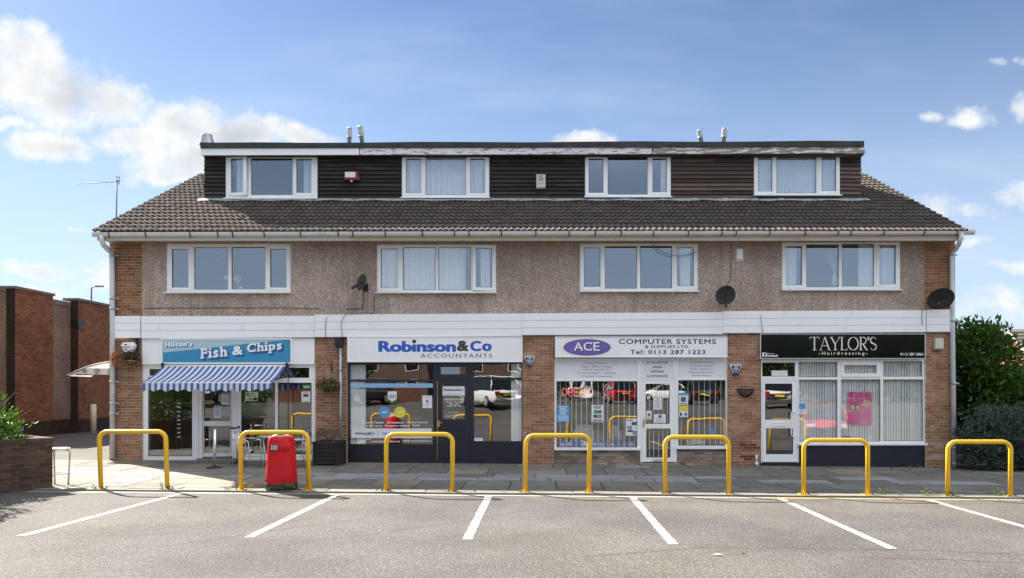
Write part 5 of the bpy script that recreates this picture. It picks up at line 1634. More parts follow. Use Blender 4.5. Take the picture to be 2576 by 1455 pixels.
# neon sign
def neon():
    y = SY + .05
    def path(x0, x1, pts): return [(X(Z4, x0 + (x1 - x0) * a, y), y, Z(Z4, 620 - 58 * b, y)) for a, b in pts]
    circ = [(.5 + .5 * math.cos(k * math.pi / 9), .5 + .5 * math.sin(k * math.pi / 9)) for k in range(18)]
    t = thing('neon_sign', 'red neon OPEN sign hung inside the computer shop window', 'neon sign', (X(Z4, 455), y, Z(Z4, 622)))
    mb = MB(); mb.tube(path(362, 402, circ), .009, 6, closed=True); mb.part('letter', M['neon'], t)
    mb = MB(); mb.tube(path(412, 448, [(0, 0), (0, 1), (.6, 1), (.95, .9), (1, .75), (.9, .55), (.6, .47), (0.05, .47)]), .009, 6); mb.part('letter', M['neon'], t)
    mb = MB(); mb.tube(path(460, 494, [(1, 1), (0, 1), (0, .5), (0, 0), (1, 0)]), .009, 6); mb.tube(path(460, 494, [(0, .5), (.85, .5)]), .009, 6); mb.part('letter', M['neon'], t)
    mb = MB(); mb.tube(path(506, 546, [(0, 0), (0, 1), (1, 0), (1, 1)]), .009, 6); mb.part('letter', M['neon'], t)
    mb = MB(); r = R(Z4, 355, 553, 552, 626, y + .03); mb.plate(r, [(r[0] + .012, r[1] - .012, r[2] + .012, r[3] - .012)], y + .02, y + .03); mb.part('frame', M['black_metal'], t)
neon()

# ------------------------------------------------------------------ behind the glass
def curtain(label, zn, q, Y, mat='curtain', waves=8, amp=.03, name='curtain', cat='curtain', group=None, pinch=0.0):
    r = R(zn, *q, Y)
    mb = MB(); n = waves * 8
    vs, fs = [], []
    ph = random.uniform(0, 6)
    for i in range(n + 1):
        t = i / n
        for j, zz in enumerate((r[2], (r[2] + r[3]) / 2, r[3])):
            w = 1 + .25 * math.sin(t * 13 + ph)
            xx = r[0] + (r[1] - r[0]) * t + (pinch * (1 - j / 2) * (r[1] - r[0]) * (t - .5))
            vs.append((xx, Y + amp * w * math.sin(t * waves * 2 * math.pi + ph + .3 * j), zz))
    for i in range(n):
        for j in range(2): fs.append((i * 3 + j, (i + 1) * 3 + j, (i + 1) * 3 + j + 1, i * 3 + j + 1))
    mb.add(vs, fs, 0, True)
    return mb.solo(name, M[mat], label, cat, group)
cy_ = DY + .10
curtain('pale curtain bunched in the open left casement of the leftmost dormer window', U1, (1150, 262, 1212, 525), cy_, 'curtain_blue', 4)
curtain('pale curtain hanging at the right of the leftmost dormer window', U1, (1630, 262, 1690, 525), cy_, 'curtain_blue', 4)
curtain('white net curtain drawn right across the second dormer window', U2, (625, 258, 1210, 535), cy_, 'curtain', 15, .035)
curtain('white curtain tied at the right edge of the third dormer window', U3, (820, 258, 872, 520), cy_, 'curtain', 4)
curtain('patterned lace curtain across the rightmost dormer window', U3, (1500, 244, 2085, 522), cy_, 'curtain_blue', 22, .025)
cy_ = .105
curtain('white curtains drawn across the first floor window above the accountants sign', U2, (445, 895, 1060, 1212), cy_, 'curtain', 15, .035)
curtain('white curtain in the open casement above the accountants sign', U2, (1165, 895, 1240, 1205), cy_, 'curtain', 4, .03)
curtain('white curtain at the right end of the window above the purple oval sign', U3, (958, 890, 1030, 1195), cy_, 'curtain', 5)
curtain('white curtain at the left end of the rightmost first floor window', U4, (172, 880, 245, 1190), cy_, 'curtain', 5)
curtain('white draped curtain in the middle right of the rightmost first floor window', U4, (690, 872, 800, 1192), cy_, 'curtain', 7)
curtain('white curtain at the right end of the rightmost first floor window', U4, (842, 876, 962, 1180), cy_, 'curtain_blue', 7)
# vase of twigs, sill ornaments
def vase():
    Y = .20
    t = thing('vase', 'cream vase of tall bare twigs on the sill of the rightmost first floor window', 'vase', (X(U4, 520, Y), Y, Z(U4, 1182, Y)))
    c = t.location
    mb = MB(); mb.lathe([(.05, 0), (.075, .08), (.07, .2), (.035, .33), (.045, .37)], tuple(c), 14); mb.part('body', M['cream_plastic'], t)
    rv = random.Random(4)
    for i in range(16):
        a = rv.uniform(-.55, .6); l = rv.uniform(.55, .85)
        mb = MB(); mb.tube([(c.x, Y, c.z + .34), (c.x + a * l * .5, Y + rv.uniform(-.04, .04), c.z + .36 + l * .55), (c.x + a * l + rv.uniform(-.05, .05), Y + rv.uniform(-.05, .05), c.z + .36 + l * .92)], [.006, .005, .003], 4); mb.part('twig', M['cream_plastic'], t)
vase()
def ornament(label, zn, cx, cy, rr, mat, kind):
    Y = .20
    x_, z_ = X(zn, cx, Y), Z(zn, cy, Y)
    mb = MB()
    if kind == 'flower':
        rv = random.Random(cx)
        for i in range(26):
            d = Vector((rv.gauss(0, 1), rv.gauss(0, 1), rv.gauss(0, 1))).normalized() * rr
            mb.lathe([(.0, -.02), (.024, 0), (.0, .02)], (x_ + d.x, Y + d.y * .6, z_ + d.z), 6)
        mb.tube([(x_, Y, z_), (x_ + .01, Y, Z(zn, 1200, Y))], .006, 5)
    else:
        mb.lathe([(.04, 0), (.055, .03), (.02, .08), (.0, .09)], (x_, Y, z_), 10)
    mb.solo('ornament', M[mat], label, 'ornament')
ornament('white flower head ornament right of the mullion in the leftmost first floor window', U1, 1155, 1125, .075, 'paper', 'flower')
ornament('smaller white flower ornament left of the mullion in the leftmost first floor window', U1, 1077, 1115, .045, 'paper', 'flower')
ornament('small white pot on the sill of the leftmost first floor window', U1, 1178, 1200, .05, 'paper', 'pot')

# salon blinds
def blinds(label, zn, q, Y, n, mat='blind', gap=.3, name='vertical_blind', slat='blind_slat', twist=9, bar=False):
    r = R(zn, *q, Y)
    t = thing(name, label, 'blind', ((r[0] + r[1]) / 2, Y, r[2]))
    w = (r[1] - r[0]) / n
    mb = MB(); mb.box(-w * .475, w * .475, -.0015, .0015, r[2], r[3])
    sm = MB(); sm.v = [(a, b, c - r[2]) for a, b, c in mb.v]; sm.f = mb.f; sm.mi = mb.mi; sm.sm = mb.sm
    me = sm.mesh(slat, M[mat])
    rv = random.Random(n)
    for i in range(n):
        piece(slat, me, t, (r[0] + w * (i + .5), Y, r[2]), rot=(0, 0, math.radians(twist + rv.uniform(-9, 12))))
    mb = MB(); mb.box(r[0], r[1], Y - .02, Y + .02, r[3], r[3] + .03); mb.part('head_rail', M['white'], t)
    return t
blinds('pale vertical blind in the salon window next to the door', Z5, (630, 340, 955, 1003), .12, 15)
blinds('pale vertical blind behind the pink poster in the salon middle window', Z5, (978, 340, 1306, 1000), .12, 15)
blinds('pale vertical blind in the salon right hand window', Z5, (1323, 338, 1652, 998), .12, 15)
def rods(label, q, xs, mat='white'):
    Y = .16
    r = R(Z4, *q, Y)
    t = thing('window_grille', label, 'grille', ((r[0] + r[1]) / 2, Y, r[2]))
    mb = MB(); mb.box(-.007, .007, -.007, .007, 0, r[3] - r[2]); me = mb.mesh('grille_bar', M[mat])
    for a in xs: piece('grille_bar', me, t, (X(Z4, a, Y), Y, r[2]))
    mb = MB(); mb.box(r[0], r[1], Y - .011, Y + .011, r[3], r[3] + .03); mb.box(r[0], r[1], Y - .011, Y + .011, r[2] - .03, r[2]); mb.part('grille_rail', M[mat], t)
rods('row of thin white security bars behind the computer shop main window', (318, 505, 974, 1040), (345, 392, 438, 475, 518, 562, 608, 655, 700, 735, 775, 822, 868, 912, 955))
rods('row of thin white security bars behind the computer shop right window', (1314, 496, 1697, 1030), (1335, 1390, 1436, 1480, 1525, 1570, 1615, 1660))
rods('row of thin white security bars behind the computer shop door', (1046, 525, 1243, 1126), (1075, 1110, 1150, 1185, 1222))
curtain('white panel blind at the left edge of the accountants window', Z3, (163, 326, 291, 974), .10, 'curtain', 2, .006, 'panel_blind', 'blind')
curtain('white panel blind at the right edge of the accountants window', Z3, (1482, 320, 1566, 950), .10, 'curtain', 3, .012, 'panel_blind', 'blind')


# goods and furniture inside
def display_boxes():
    Y = .26
    rv = random.Random(8)
    a = 345
    while a < 935:
        w = rv.uniform(42, 62)
        r = R(Z4, a, 985 + rv.uniform(0, 12), a + w - 5, 1044, Y)
        mb = MB(); mb.box(r[0], r[1], Y - .1, Y + .05, r[2] - .03, r[3])
        o = mb.solo('ink_box', M['tinsel'], 'dark blue ink box in the row along the bottom of the computer shop window', 'box', 'dark blue boxes along the computer shop window')
        c = ((r[0] + r[1]) / 2, (r[2] + r[3]) / 2)
        mb = MB(); mb.add([(c[0] + .05 * math.cos(t * math.pi / 6), Y - .102, c[1] + .05 * math.sin(t * math.pi / 6)) for t in range(12)], [tuple(range(12))]); mb.part('print', M['paper_blue' if rv.random() < .5 else 'ink_grey'], o)
        a += w
display_boxes()
def printer(label, q, Y, mat):
    r = R(Z4, *q, Y); H = r[3] - r[2]
    t = thing('printer', label, 'printer', ((r[0] + r[1]) / 2, Y + .2, r[2]))
    mb = MB(); mb.prism([(r[0], r[2]), (r[1], r[2]), (r[1], r[2] + H * .62), (r[1] - .04, r[2] + H * .72), (r[0] + .04, r[2] + H * .72), (r[0], r[2] + H * .62)], Y, Y + .4); mb.part('body', M[mat], t)
    mb = MB(); mb.box(r[0] + .06, r[1] - .06, Y + .05, Y + .36, r[2] + H * .722, r[3]); mb.part('lid', M[mat], t)
    mb = MB(); mb.box(r[0] + .1, r[1] - .1, Y - .10, Y - .001, r[2] + H * .2, r[2] + H * .26); mb.part('paper_tray', M['grey_plastic'], t)
printer('white printer behind the neon sign side of the computer shop window', (458, 862, 622, 1000), 1.0, 'paper')
printer('small white printer on the right of the computer shop main window', (750, 866, 848, 990), 1.3, 'paper')
printer('white printer low in the computer shop right window', (1395, 975, 1530, 1030), .7, 'paper')
def office_chair(label, q, Y):
    r = R(Z4, *q, Y); g = .10 + g3
    t = thing('office_chair', label, 'chair', ((r[0] + r[1]) / 2, Y, g))
    cx = (r[0] + r[1]) / 2; w = (r[1] - r[0]) / 2
    mb = MB(); mb.prism([(cx - w, r[2]), (cx + w, r[2]), (cx + w * .95, r[3] - .08), (cx + w * .7, r[3]), (cx - w * .7, r[3]), (cx - w * .95, r[3] - .08)], Y, Y + .07); mb.part('backrest', M['grey_plastic'], t)
    mb = MB(); mb.box(cx - w, cx + w, Y + .05, Y + .5, g + .42, g + .5); mb.part('seat', M['grey_plastic'], t)
    mb = MB(); mb.tube([(cx, Y + .28, g + .05), (cx, Y + .28, g + .42)], .03, 8)
    for k in range(5): mb.tube([(cx, Y + .28, g + .09), (cx + .26 * math.cos(k * 1.257), Y + .28 + .26 * math.sin(k * 1.257), g + .04)], .018, 6)
    mb.part('pedestal', M['black_metal'], t)
office_chair('grey office chair standing left of centre in the computer shop', (590, 905, 700, 1000), 1.2)
office_chair('grey office chair standing right of centre in the computer shop', (765, 905, 872, 1000), 1.5)
# chip shop counter, white bars standing in for small tube lights
def counter():
    x0, x1 = wx(400, 3), wx(790, 3)
    g = .10 + g1
    t = thing('serving_counter', 'long serving counter deep inside the chip shop', 'counter', ((x0 + x1) / 2, 3.0, g))
    mb = MB(); mb.box(x0, x1, 2.8, 3.4, g, g + .95); mb.part('front', M['room_dark'], t)
    mb = MB(); mb.box(x0 - .03, x1 + .03, 2.74, 3.42, g + .95, g + .99); mb.part('worktop', M['grey_metal'], t)
    mb = MB(); mb.box(x0 + 1.0, x1 - .6, 3.0, 3.3, g + .99, g + 1.35); mb.part('hot_cabinet', M['steel'], t)
counter()
def tube_light_bars():
    Y = .5
    t = thing('tube_light_stand_in', 'column of white slats standing in for small tube lights inside the chip shop left window', 'stand', (X(Z2, 398, Y), Y, g1 + .1))
    xa, xb = X(Z2, 386, Y), X(Z2, 410, Y)
    mb = MB(); mb.box(xa - .03, xa - .005, Y, Y + .03, g1 + .1, Z(Z2, 640, Y)); mb.box(xb + .005, xb + .03, Y, Y + .03, g1 + .1, Z(Z2, 640, Y)); mb.part('upright', M['black_metal'], t)
    for b in (657, 687, 722, 755, 786, 817, 848, 882, 913):
        z_ = Z(Z2, b, Y); mb = MB(); mb.box(xa, xb, Y - .02, Y + .03, z_ - .02, z_ + .02, M=None); mb.part('slat', M['paper'], t)
tube_light_bars()


# ------------------------------------------------------------------ street furniture
HY = -5.47
def hoops():
    k = lambda p: (p - CX) * (D0 + HY) / F
    spec = [(254, 421, 1081, 'beside the red brick planter wall'), (606.5, 776.5, 1083, 'standing behind the red litter bin'), (971, 1138, 1088, 'in front of the accountants door'), (1321, 1481, 1091, 'in front of the brick pier left of the computer shop'),
            (1674, 1834, 1095, 'in front of the computer shop door'), (2022, 2183, 1103, 'in front of the salon windows'), (2384, 2542, 1107, 'in front of the dark hedge')]
    for i, (a, b, top, where) in enumerate(spec):
        x0, x1 = k(a), k(b); xm = (x0 + x1) / 2; g = gz(xm)
        zt = wz(top + 5, HY) - 0.0; lean = ((i * 37) % 7 - 3) * .006
        t = thing('cycle_hoop', 'yellow steel hoop ' + where, 'hoop barrier', (xm, HY, g), 'yellow steel hoops along the kerb')
        R_ = .155; r = .041
        pts = [(x0, HY, gz(x0) + .004)]
        for j in range(9):
            q = math.pi / 2 * j / 8; pts.append((x0 + R_ - R_ * math.cos(q) + lean, HY + lean, zt - R_ + R_ * math.sin(q)))
        for j in range(9):
            q = math.pi / 2 * j / 8; pts.append((x1 - R_ + R_ * math.sin(q) + lean, HY + lean, zt - R_ + R_ * math.cos(q)))
        pts.append((x1, HY, gz(x1) + .004))
        mb = MB(); mb.tube(pts, r, 14); mb.part('tube', M['yellow'], t)
        for x in (x0, x1):
            z = gz(x)
            mb = MB(); mb.box(x - .085, x + .085, HY - .085, HY + .085, z - .01, z + .012); p = mb.part('base_plate', M['yellow'] if i % 2 else M['hoop_plate'], t)
            for dx in (-.062, .062):
                for dy in (-.062, .062):
                    mb = MB(); mb.lathe([(.014, 0), (.014, .014), (.008, .03)], (x + dx, HY + dy, z + .0122), 6); mb.part('bolt', M['black_metal'], p)
M['hoop_plate'] = pmat('scuffed yellow plate', (0.45, 0.26, 0.03), 0.6, scale=20, col2=(0.12, 0.09, 0.05), lo=.45, hi=.6)
hoops()

def litter_bin():
    yc = -5.38
    x = (708 - CX) * (D0 + yc) / F; g = gz(x)
    t = thing('litter_bin', 'red plastic litter bin with a dark base and grey stubber cap standing at the kerb', 'litter bin', (x, yc, g))
    rot = Matrix.Translation((x, yc, g)) @ Matrix.Rotation(math.radians(-14), 4, 'Z')
    b = .285
    mb = MB(); mb.lathe([(b * .95, 0), (b * 1.0, .03), (b * 1.0, .115), (b * .985, .125)], n=32, M=rot, power=2.4, sy=.9); mb.part('base', M['dark_base'], t)
    prof = [(b * .97, .128), (b * .985, .14), (b * .945, .35), (b * .90, .6), (b * .86, .80), (b * .84, .88), (b * .815, .93), (b * .765, .962), (b * .68, .982), (b * .55, .99)]
    # body with the shallow recess round the mouth
    vs, fs = [], []
    n = 48
    for r, z in prof:
        for k in range(n):
            a = 2 * math.pi * k / n; ca, sa = math.cos(a), math.sin(a)
            q = (abs(ca) ** 2.4 + abs(sa) ** 2.4) ** (-1 / 2.4)
            vs.append((r * q * ca, r * q * sa * .9, z))
    for i in range(len(prof) - 1):
        for k in range(n): fs.append((i * n + k, i * n + (k + 1) % n, (i + 1) * n + (k + 1) % n, (i + 1) * n + k))
    fs.append(tuple((len(prof) - 1) * n + k for k in range(n)))
    mb = MB(); mb.add(vs, fs, 0, True, rot); body = mb.part('body', M['red'], t)
    f = -.855 * b * .9
    mb = MB(); mb.prism([(-.075, .745), (.075, .765), (.08, .80), (.075, .845), (-.075, .845)], f - .030, f + .03, M=rot); mb.part('mouth', M['dark_base'], body)
    for k in range(4):
        mb = MB(); mb.prism([(-.055 + k * .036, .752), (-.035 + k * .036, .754), (-.028 + k * .036, .842), (-.048 + k * .036, .842)], f - .036, f - .0302, M=rot); mb.part('stubber_bar', M['steel'], body)
    mb = MB()
    vs, fs = [], []
    for i in range(9):
        u = .085 + .19 * i / 8
        for j, (zz, out) in enumerate(((.735 + .03 * (i / 8 - 1) * .3, .004), (.748, .016), (.86, .014), (.875, .0))):
            vs.append((u, f * (1 - (u / .30) ** 3 * .38) - out + .004, zz))
    for i in range(8):
        for j in range(3): fs.append((i * 4 + j, (i + 1) * 4 + j, (i + 1) * 4 + j + 1, i * 4 + j + 1))
    mb.add(vs, fs, 0, True, rot); mb.part('mouth_hood', M['red'], body)
    for u in (-.19, .16):
        rl = b * .975; yl = -.9 * rl * (1 - (abs(u) / rl) ** 2.4) ** (1 / 2.4); mb = MB(); mb.box(u - .016, u + .016, yl - .006, yl + .04, .165, .195, M=rot); mb.part('lock', M['dark_base'], body)
    mb = MB(); mb.lathe([(b * .60, .988), (b * .58, 1.0), (b * .40, 1.022), (b * .2, 1.03), (b * .16, 1.05), (b * .05, 1.052)], n=24, M=rot, sy=.9); mb.part('stubber_cap', M['bin_cap'], t)
M['bin_cap'] = pmat('pale grey metal cap', (0.55, 0.53, 0.47), 0.5, 0.3, var=0.2, scale=12)
litter_bin()

def stanchion(label, px, Y, top, belt=False):
    x = wx(px, Y); g = gz(x)
    zt = wz(top, Y)
    t = thing('queue_barrier_post', label, 'barrier post', (x, Y, g), 'queue barrier posts outside the chip shop')
    mb = MB(); mb.lathe([(.175, 0), (.175, .02), (.14, .035), (.05, .05)], (x, Y, g), 24); mb.part('base', M['black_metal'], t)
    mb = MB(); mb.tube([(x, Y, g + .05), (x + .02, Y, zt)], .033, 12); mb.part('pole', M['steel'], t)
    mb = MB(); mb.tube([(x + .02, Y, zt - .0), (x + .02, Y, zt + (.05 if belt else .012))], .036 if belt else .034, 12); mb.part('cap', M['black_metal'] if belt else M['steel'], t)
    return x, zt
stanchion('leaning steel queue barrier post in front of the chip shop door', 539, -1.65, 1081)
xs, zs = stanchion('steel queue barrier post with a belt at the right of the chip shop door', 598, -.42, 1077, True)
mb = MB(); mb.box(xs - .20, xs - .03, -.425, -.42, zs - .03, zs + .02); mb.solo('barrier_belt', M['black_metal'], 'black webbing belt hanging out of the queue barrier post at the chip shop doorway', 'belt')

def bistro_chair(label, x, y, rz):
    g = gz(x)
    t = thing('bistro_chair', label, 'chair', (x, y, g), 'aluminium bistro chairs outside the chip shop', rz)
    r = .012
    for s in (-1, 1):
        mb = MB(); mb.tube([(s * .22, -.24, 0), (s * .225, -.22, .40), (s * .25, -.20, .62), (s * .25, -.05, .66), (s * .245, .12, .66), (s * .22, .22, .66)], r, 8); mb.part('leg', M['steel'], t)
        mb = MB(); mb.tube([(s * .20, .27, 0), (s * .21, .20, .42), (s * .215, .22, .66), (s * .19, .26, .80)], r, 8); mb.part('leg', M['steel'], t)
    mb = MB(); mb.tube([(-.19, .26, .80), (-.1, .30, .82), (.1, .30, .82), (.19, .26, .80)], r, 8); mb.tube([(-.22, -.22, .40), (.22, -.22, .40)], r, 8); mb.tube([(-.21, .20, .42), (.21, .20, .42)], r, 8); mb.tube([(-.22, -.23, .22), (-.20, .23, .22)], r * .8, 6); mb.tube([(.22, -.23, .22), (.20, .23, .22)], r * .8, 6); mb.part('frame', M['steel'], t)
    for k in range(5):
        y0 = -.21 + .085 * k
        mb = MB(); mb.box(-.21, .21, y0, y0 + .06, .425, .437); mb.part('seat_slat', M['steel'], t)
    for k in range(3):
        z0 = .54 + .085 * k
        mb = MB(); mb.prism([(-.20, z0), (.20, z0), (.20, z0 + .055), (-.20, z0 + .055)], .225 + .012 * k, .235 + .012 * k); mb.part('back_slat', M['paper'], t)
bistro_chair('aluminium bistro chair left of the round table, facing it', wx(622, -1.15), -1.15, math.radians(75))
bistro_chair('aluminium bistro chair right of the round table, mostly behind the red bin', wx(742, -1.25), -1.25, math.radians(-62))
def cafe_table():
    Y = -1.15; x = wx(690, Y); g = gz(x)
    t = thing('cafe_table', 'round glass topped cafe table with a steel rim outside the chip shop', 'table', (x, Y, g))
    mb = MB(); mb.lathe([(.36, .715), (.385, .72), (.385, .738), (.36, .742)], (x, Y, g), 32); mb.part('top_rim', M['steel'], t)
    mb = MB(); mb.lathe([(.358, .728), (.358, .736)], (x, Y, g), 32, smooth=False); mb.part('tabletop', M['car_glass'], t)
    for k in range(4):
        a = math.pi / 4 + k * math.pi / 2
        mb = MB(); mb.tube([(x + .30 * math.cos(a), Y + .30 * math.sin(a), g), (x + .22 * math.cos(a), Y + .22 * math.sin(a), g + .35), (x + .30 * math.cos(a), Y + .30 * math.sin(a), g + .72)], .013, 8); mb.part('leg', M['steel'], t)
cafe_table()

def timber_planter():
    Y0, Y1 = -.92, -.14
    x0, x1 = wx(786, Y0), wx(850, Y0); g = gz(x0)
    zt = wz(1112, Y0)
    t = thing('timber_planter', 'blackened timber plank planter box beside the grey conduit', 'planter', ((x0 + x1) / 2, (Y0 + Y1) / 2, g))
    H = zt - g
    for k in range(5):
        z0 = g + .03 + (H - .08) * k / 5; z1 = g + .03 + (H - .08) * (k + 1) / 5 - .01
        for (a, b, c, d) in ((x0 + .03, x1 - .03, Y0 + .012, Y0 + .04), (x0 + .03, x1 - .03, Y1 - .04, Y1 - .012), (x0 + .012, x0 + .04, Y0 + .045, Y1 - .045), (x1 - .04, x1 - .012, Y0 + .045, Y1 - .045)):
            mb = MB(); mb.box(a, b, c, d, z0, z1); mb.part('plank', M['wood_dark'], t)
    for x in (x0, x1 - .07):
        for y in (Y0, Y1 - .07):
            mb = MB(); mb.box(x, x + .07, y, y + .07, g, zt - .032); mb.part('corner_post', M['wood_dark'], t)
    mb = MB(); mb.plate((x0 - .02, x1 + .02, Y0 - .02, Y1 + .02), [(x0 + .06, x1 - .06, Y0 + .06, Y1 - .06)], 0, .03)
    mb.v = [(a, c, zt - b) for a, b, c in mb.v]; mb.part('top_rail', M['wood_dark'], t)
    mb = MB(); mb.box(x0 + .05, x1 - .05, Y0 + .05, Y1 - .05, zt - .12, zt - .06); mb.part('soil', M['soil'], t)
    return (x0 + x1) / 2, (Y0 + Y1) / 2, zt - .06
tpx, tpy, tpz = timber_planter()

# ------------------------------------------------------------------ foliage
def leaves(n, ells, size, seed, flat=.6, shell=.55, aspect=.45, clump=14, spread=.16, up=.25):
    """leaf shaped folded faces gathered in clumps inside ellipsoids (centre, radii)"""
    rv = random.Random(seed)
    mb = MB()
    vol = [e[3] * e[4] * e[5] for e in ells]
    tot = sum(vol)
    for e, v in zip(ells, vol):
        k = int(n * v / tot / clump)
        for _ in range(k):
            d = Vector((rv.gauss(0, 1), rv.gauss(0, 1), rv.gauss(0, 1))).normalized()
            rr = shell + (1 - shell) * rv.random() ** .6
            if rv.random() < .12: rr *= rv.uniform(1.0, 1.14)
            c = Vector((e[0] + d.x * e[3] * rr, e[1] + d.y * e[4] * rr, e[2] + d.z * e[5] * rr))
            for _ in range(clump):
                p = c + Vector((rv.gauss(0, spread), rv.gauss(0, spread), rv.gauss(0, spread * .8)))
                ax = (d * .8 + Vector((rv.gauss(0, .7), rv.gauss(0, .7), rv.gauss(0, .5) + up))).normalized()
                sd = ax.cross(Vector((rv.gauss(0, 1), rv.gauss(0, 1), rv.gauss(0, 1)))).normalized()
                nm = ax.cross(sd)
                L = size * rv.uniform(.65, 1.3); W = L * aspect * .5
                a = p; b = p + ax * L * .45 + sd * W + nm * W * .3; c2 = p + ax * L - nm * L * .08; d2 = p + ax * L * .45 - sd * W + nm * W * .3
                mb.add([tuple(a), tuple(b), tuple(c2), tuple(d2)], [(0, 1, 2), (0, 2, 3)])
    return mb

def stems(mb, base, tips, r0=.03):
    for tp in tips:
        m = [(b + q) / 2 + random.uniform(-.05, .05) for b, q in zip(base, tp)]
        mb.tube([base, m, tp], [r0, r0 * .7, r0 * .3], 6)
    return mb

# plant in the timber planter
t = thing('planter_shrub', 'sparse dark shrub growing in the blackened timber planter', 'shrub', (tpx, tpy, tpz))
stems(MB(), (tpx, tpy, tpz - .02), [(tpx + random.uniform(-.28, .2), tpy + random.uniform(-.2, .2), tpz + random.uniform(.15, .42)) for _ in range(14)], .008).part('stem', M['bark'], t)
leaves(900, [(tpx - .04, tpy - .1, tpz + .13, .30, .3, .22)], .035, 3, spread=.05).part('foliage', M['dry_green'] if 'dry_green' in M else M['dry_leaf'], t, kind='stuff')

# brick planter on the left with its bush
def brick_planter():
    cxy = (-9.11, -5.37); ang = math.atan2(-.78, -.62)
    g = gz(-9.3) - .03
    H = .955
    t = thing('brick_planter', 'low old brick planter wall at the left edge, green bush growing in it', 'planter', (cxy[0], cxy[1], g), None, ang)
    # local x runs along the wall that faces the car park, local y to its rear (left of it is outside)
    L, W = 5.2, 4.2
    mb = MB()
    y_in = -1
    mb.box(.006, L, -W, -.006, -.1, H - .07)
    core = mb.part('wall_core', M['mortar_plant'], t)
    ub = MB(); ub.box(-.5, .5, -.09, 0.0, -.5, .5)
    me = ub.mesh('brick', M['brick_plant'])
    rv = random.Random(9)
    nL = 0
    for b in courses(0.0, 2.2, -.02, H - .075):
        o = piece('brick', me, t, (b[0], rv.uniform(-.003, .004), b[1]), scale=(b[2], 1, b[3])); nL += 1
    for b in courses(.01, W, -.02, H - .075, shift=.25):
        o = piece('brick', me, t, (-.0 + rv.uniform(-.004, .002), -b[0], b[1]), scale=(b[2], 1, b[3]), rot=(0, 0, math.pi / 2)); nL += 1
    x = -.02
    while x < L:
        mb = MB(); mb.box(x, min(L, x + .215), -.225, .015, H - .068, H); mb.part('coping_brick', M['brick_plant'], t); x += .225
    y = -.232
    while y > -W:
        mb = MB(); mb.box(-.02, .225, y - .215, y, H - .068, H); mb.part('coping_brick', M['brick_plant'], t); y -= .225
    mb = MB(); mb.box(.226, L, -W, -.226, H - .10, H - .085); mb.part('soil', M['soil'], t)
    return t
brick_planter()
bx, by, bz = -10.25, -5.85, 1.0
t = thing('planter_bush', 'glossy green bush in the brick planter at the left edge', 'bush', (bx, by, bz - .05))
stems(MB(), (bx, by, bz - .1), [(bx + random.uniform(-.8, .8), by + random.uniform(-.6, .6), bz + random.uniform(.3, .9)) for _ in range(12)], .02).part('stem', M['bark'], t)
leaves(19000, [(-10.35, -6.95, 1.65, .88, .75, .85), (bx - .08, by, bz + .17, .74, .75, .62), (bx - .55, by - .55, bz + .45, .8, .8, .75), (bx + .32, by + .1, bz + .06, .50, .5, .42), (bx - 2.2, by + .1, bz + .6, 1.3, 1.2, 1.3)], .11, 5, shell=.35, aspect=.40, clump=10, spread=.07, up=.6).part('foliage', M['bush_leaf'], t, kind='stuff')

# shrubs to the right of the building
lx, ly = 12.75, 1.6
g = gz(12)
t = thing('laurel_tree', 'tall dense laurel with bright top leaves at the right end of the parade', 'tree', (lx, ly, g))
mb = MB(); mb.tube([(lx, ly, g), (lx + .1, ly, g + 1.2), (lx - .1, ly + .1, g + 2.6)], [.16, .12, .06], 10); stems(mb, (lx, ly, g + .8), [(lx + random.uniform(-1.2, 1.2), ly + random.uniform(-1, 1), g + random.uniform(1.8, 3.4)) for _ in range(10)], .06); mb.part('trunk', M['bark'], t)
leaves(26000, [(lx - .58, ly, 2.35, .92, 1.3, 1.45), (lx - .95, ly - .1, 2.8, .72, .9, .95), (lx + .2, ly, 1.2, 1.7, 1.5, 1.2), (lx + 1.2, ly + .2, 1.35, 1.5, 1.3, 1.15), (lx - .9, ly - .2, 1.4, .85, 1, 1.3)], .17, 21, shell=.45, aspect=.42, clump=12, spread=.13).part('foliage', M['laurel'], t, kind='stuff')
sx, sy = 11.75, -.55
t = thing('grey_shrub', 'low grey green leafy shrub in front of the dark laurel', 'shrub', (sx, sy, gz(sx)))
stems(MB(), (sx, sy, gz(sx)), [(sx + random.uniform(-.9, 1.0), sy + random.uniform(-.4, .4), random.uniform(.5, 1.3)) for _ in range(14)], .025).part('stem', M['bark'], t)
leaves(20000, [(sx - .35, sy, .72, .98, .62, .80), (sx + .55, sy - .1, .80, 1.0, .65, .78), (sx + 1.5, sy, .75, .9, .6, .9), (sx - .7, sy - .05, .35, .62, .55, .42)], .075, 22, shell=.5, aspect=.42, clump=12, spread=.07).part('foliage', M['grey_leaf'], t, kind='stuff')
mb = MB()
mb.add([(10.75, -.45, gz(11) + .02), (15, -.45, gz(15) + .02), (15, 6, gz(15) + .03), (10.75, 6, gz(11) + .03)], [(0, 1, 2, 3)])
mb.setting('soil_bed', M['soil'])

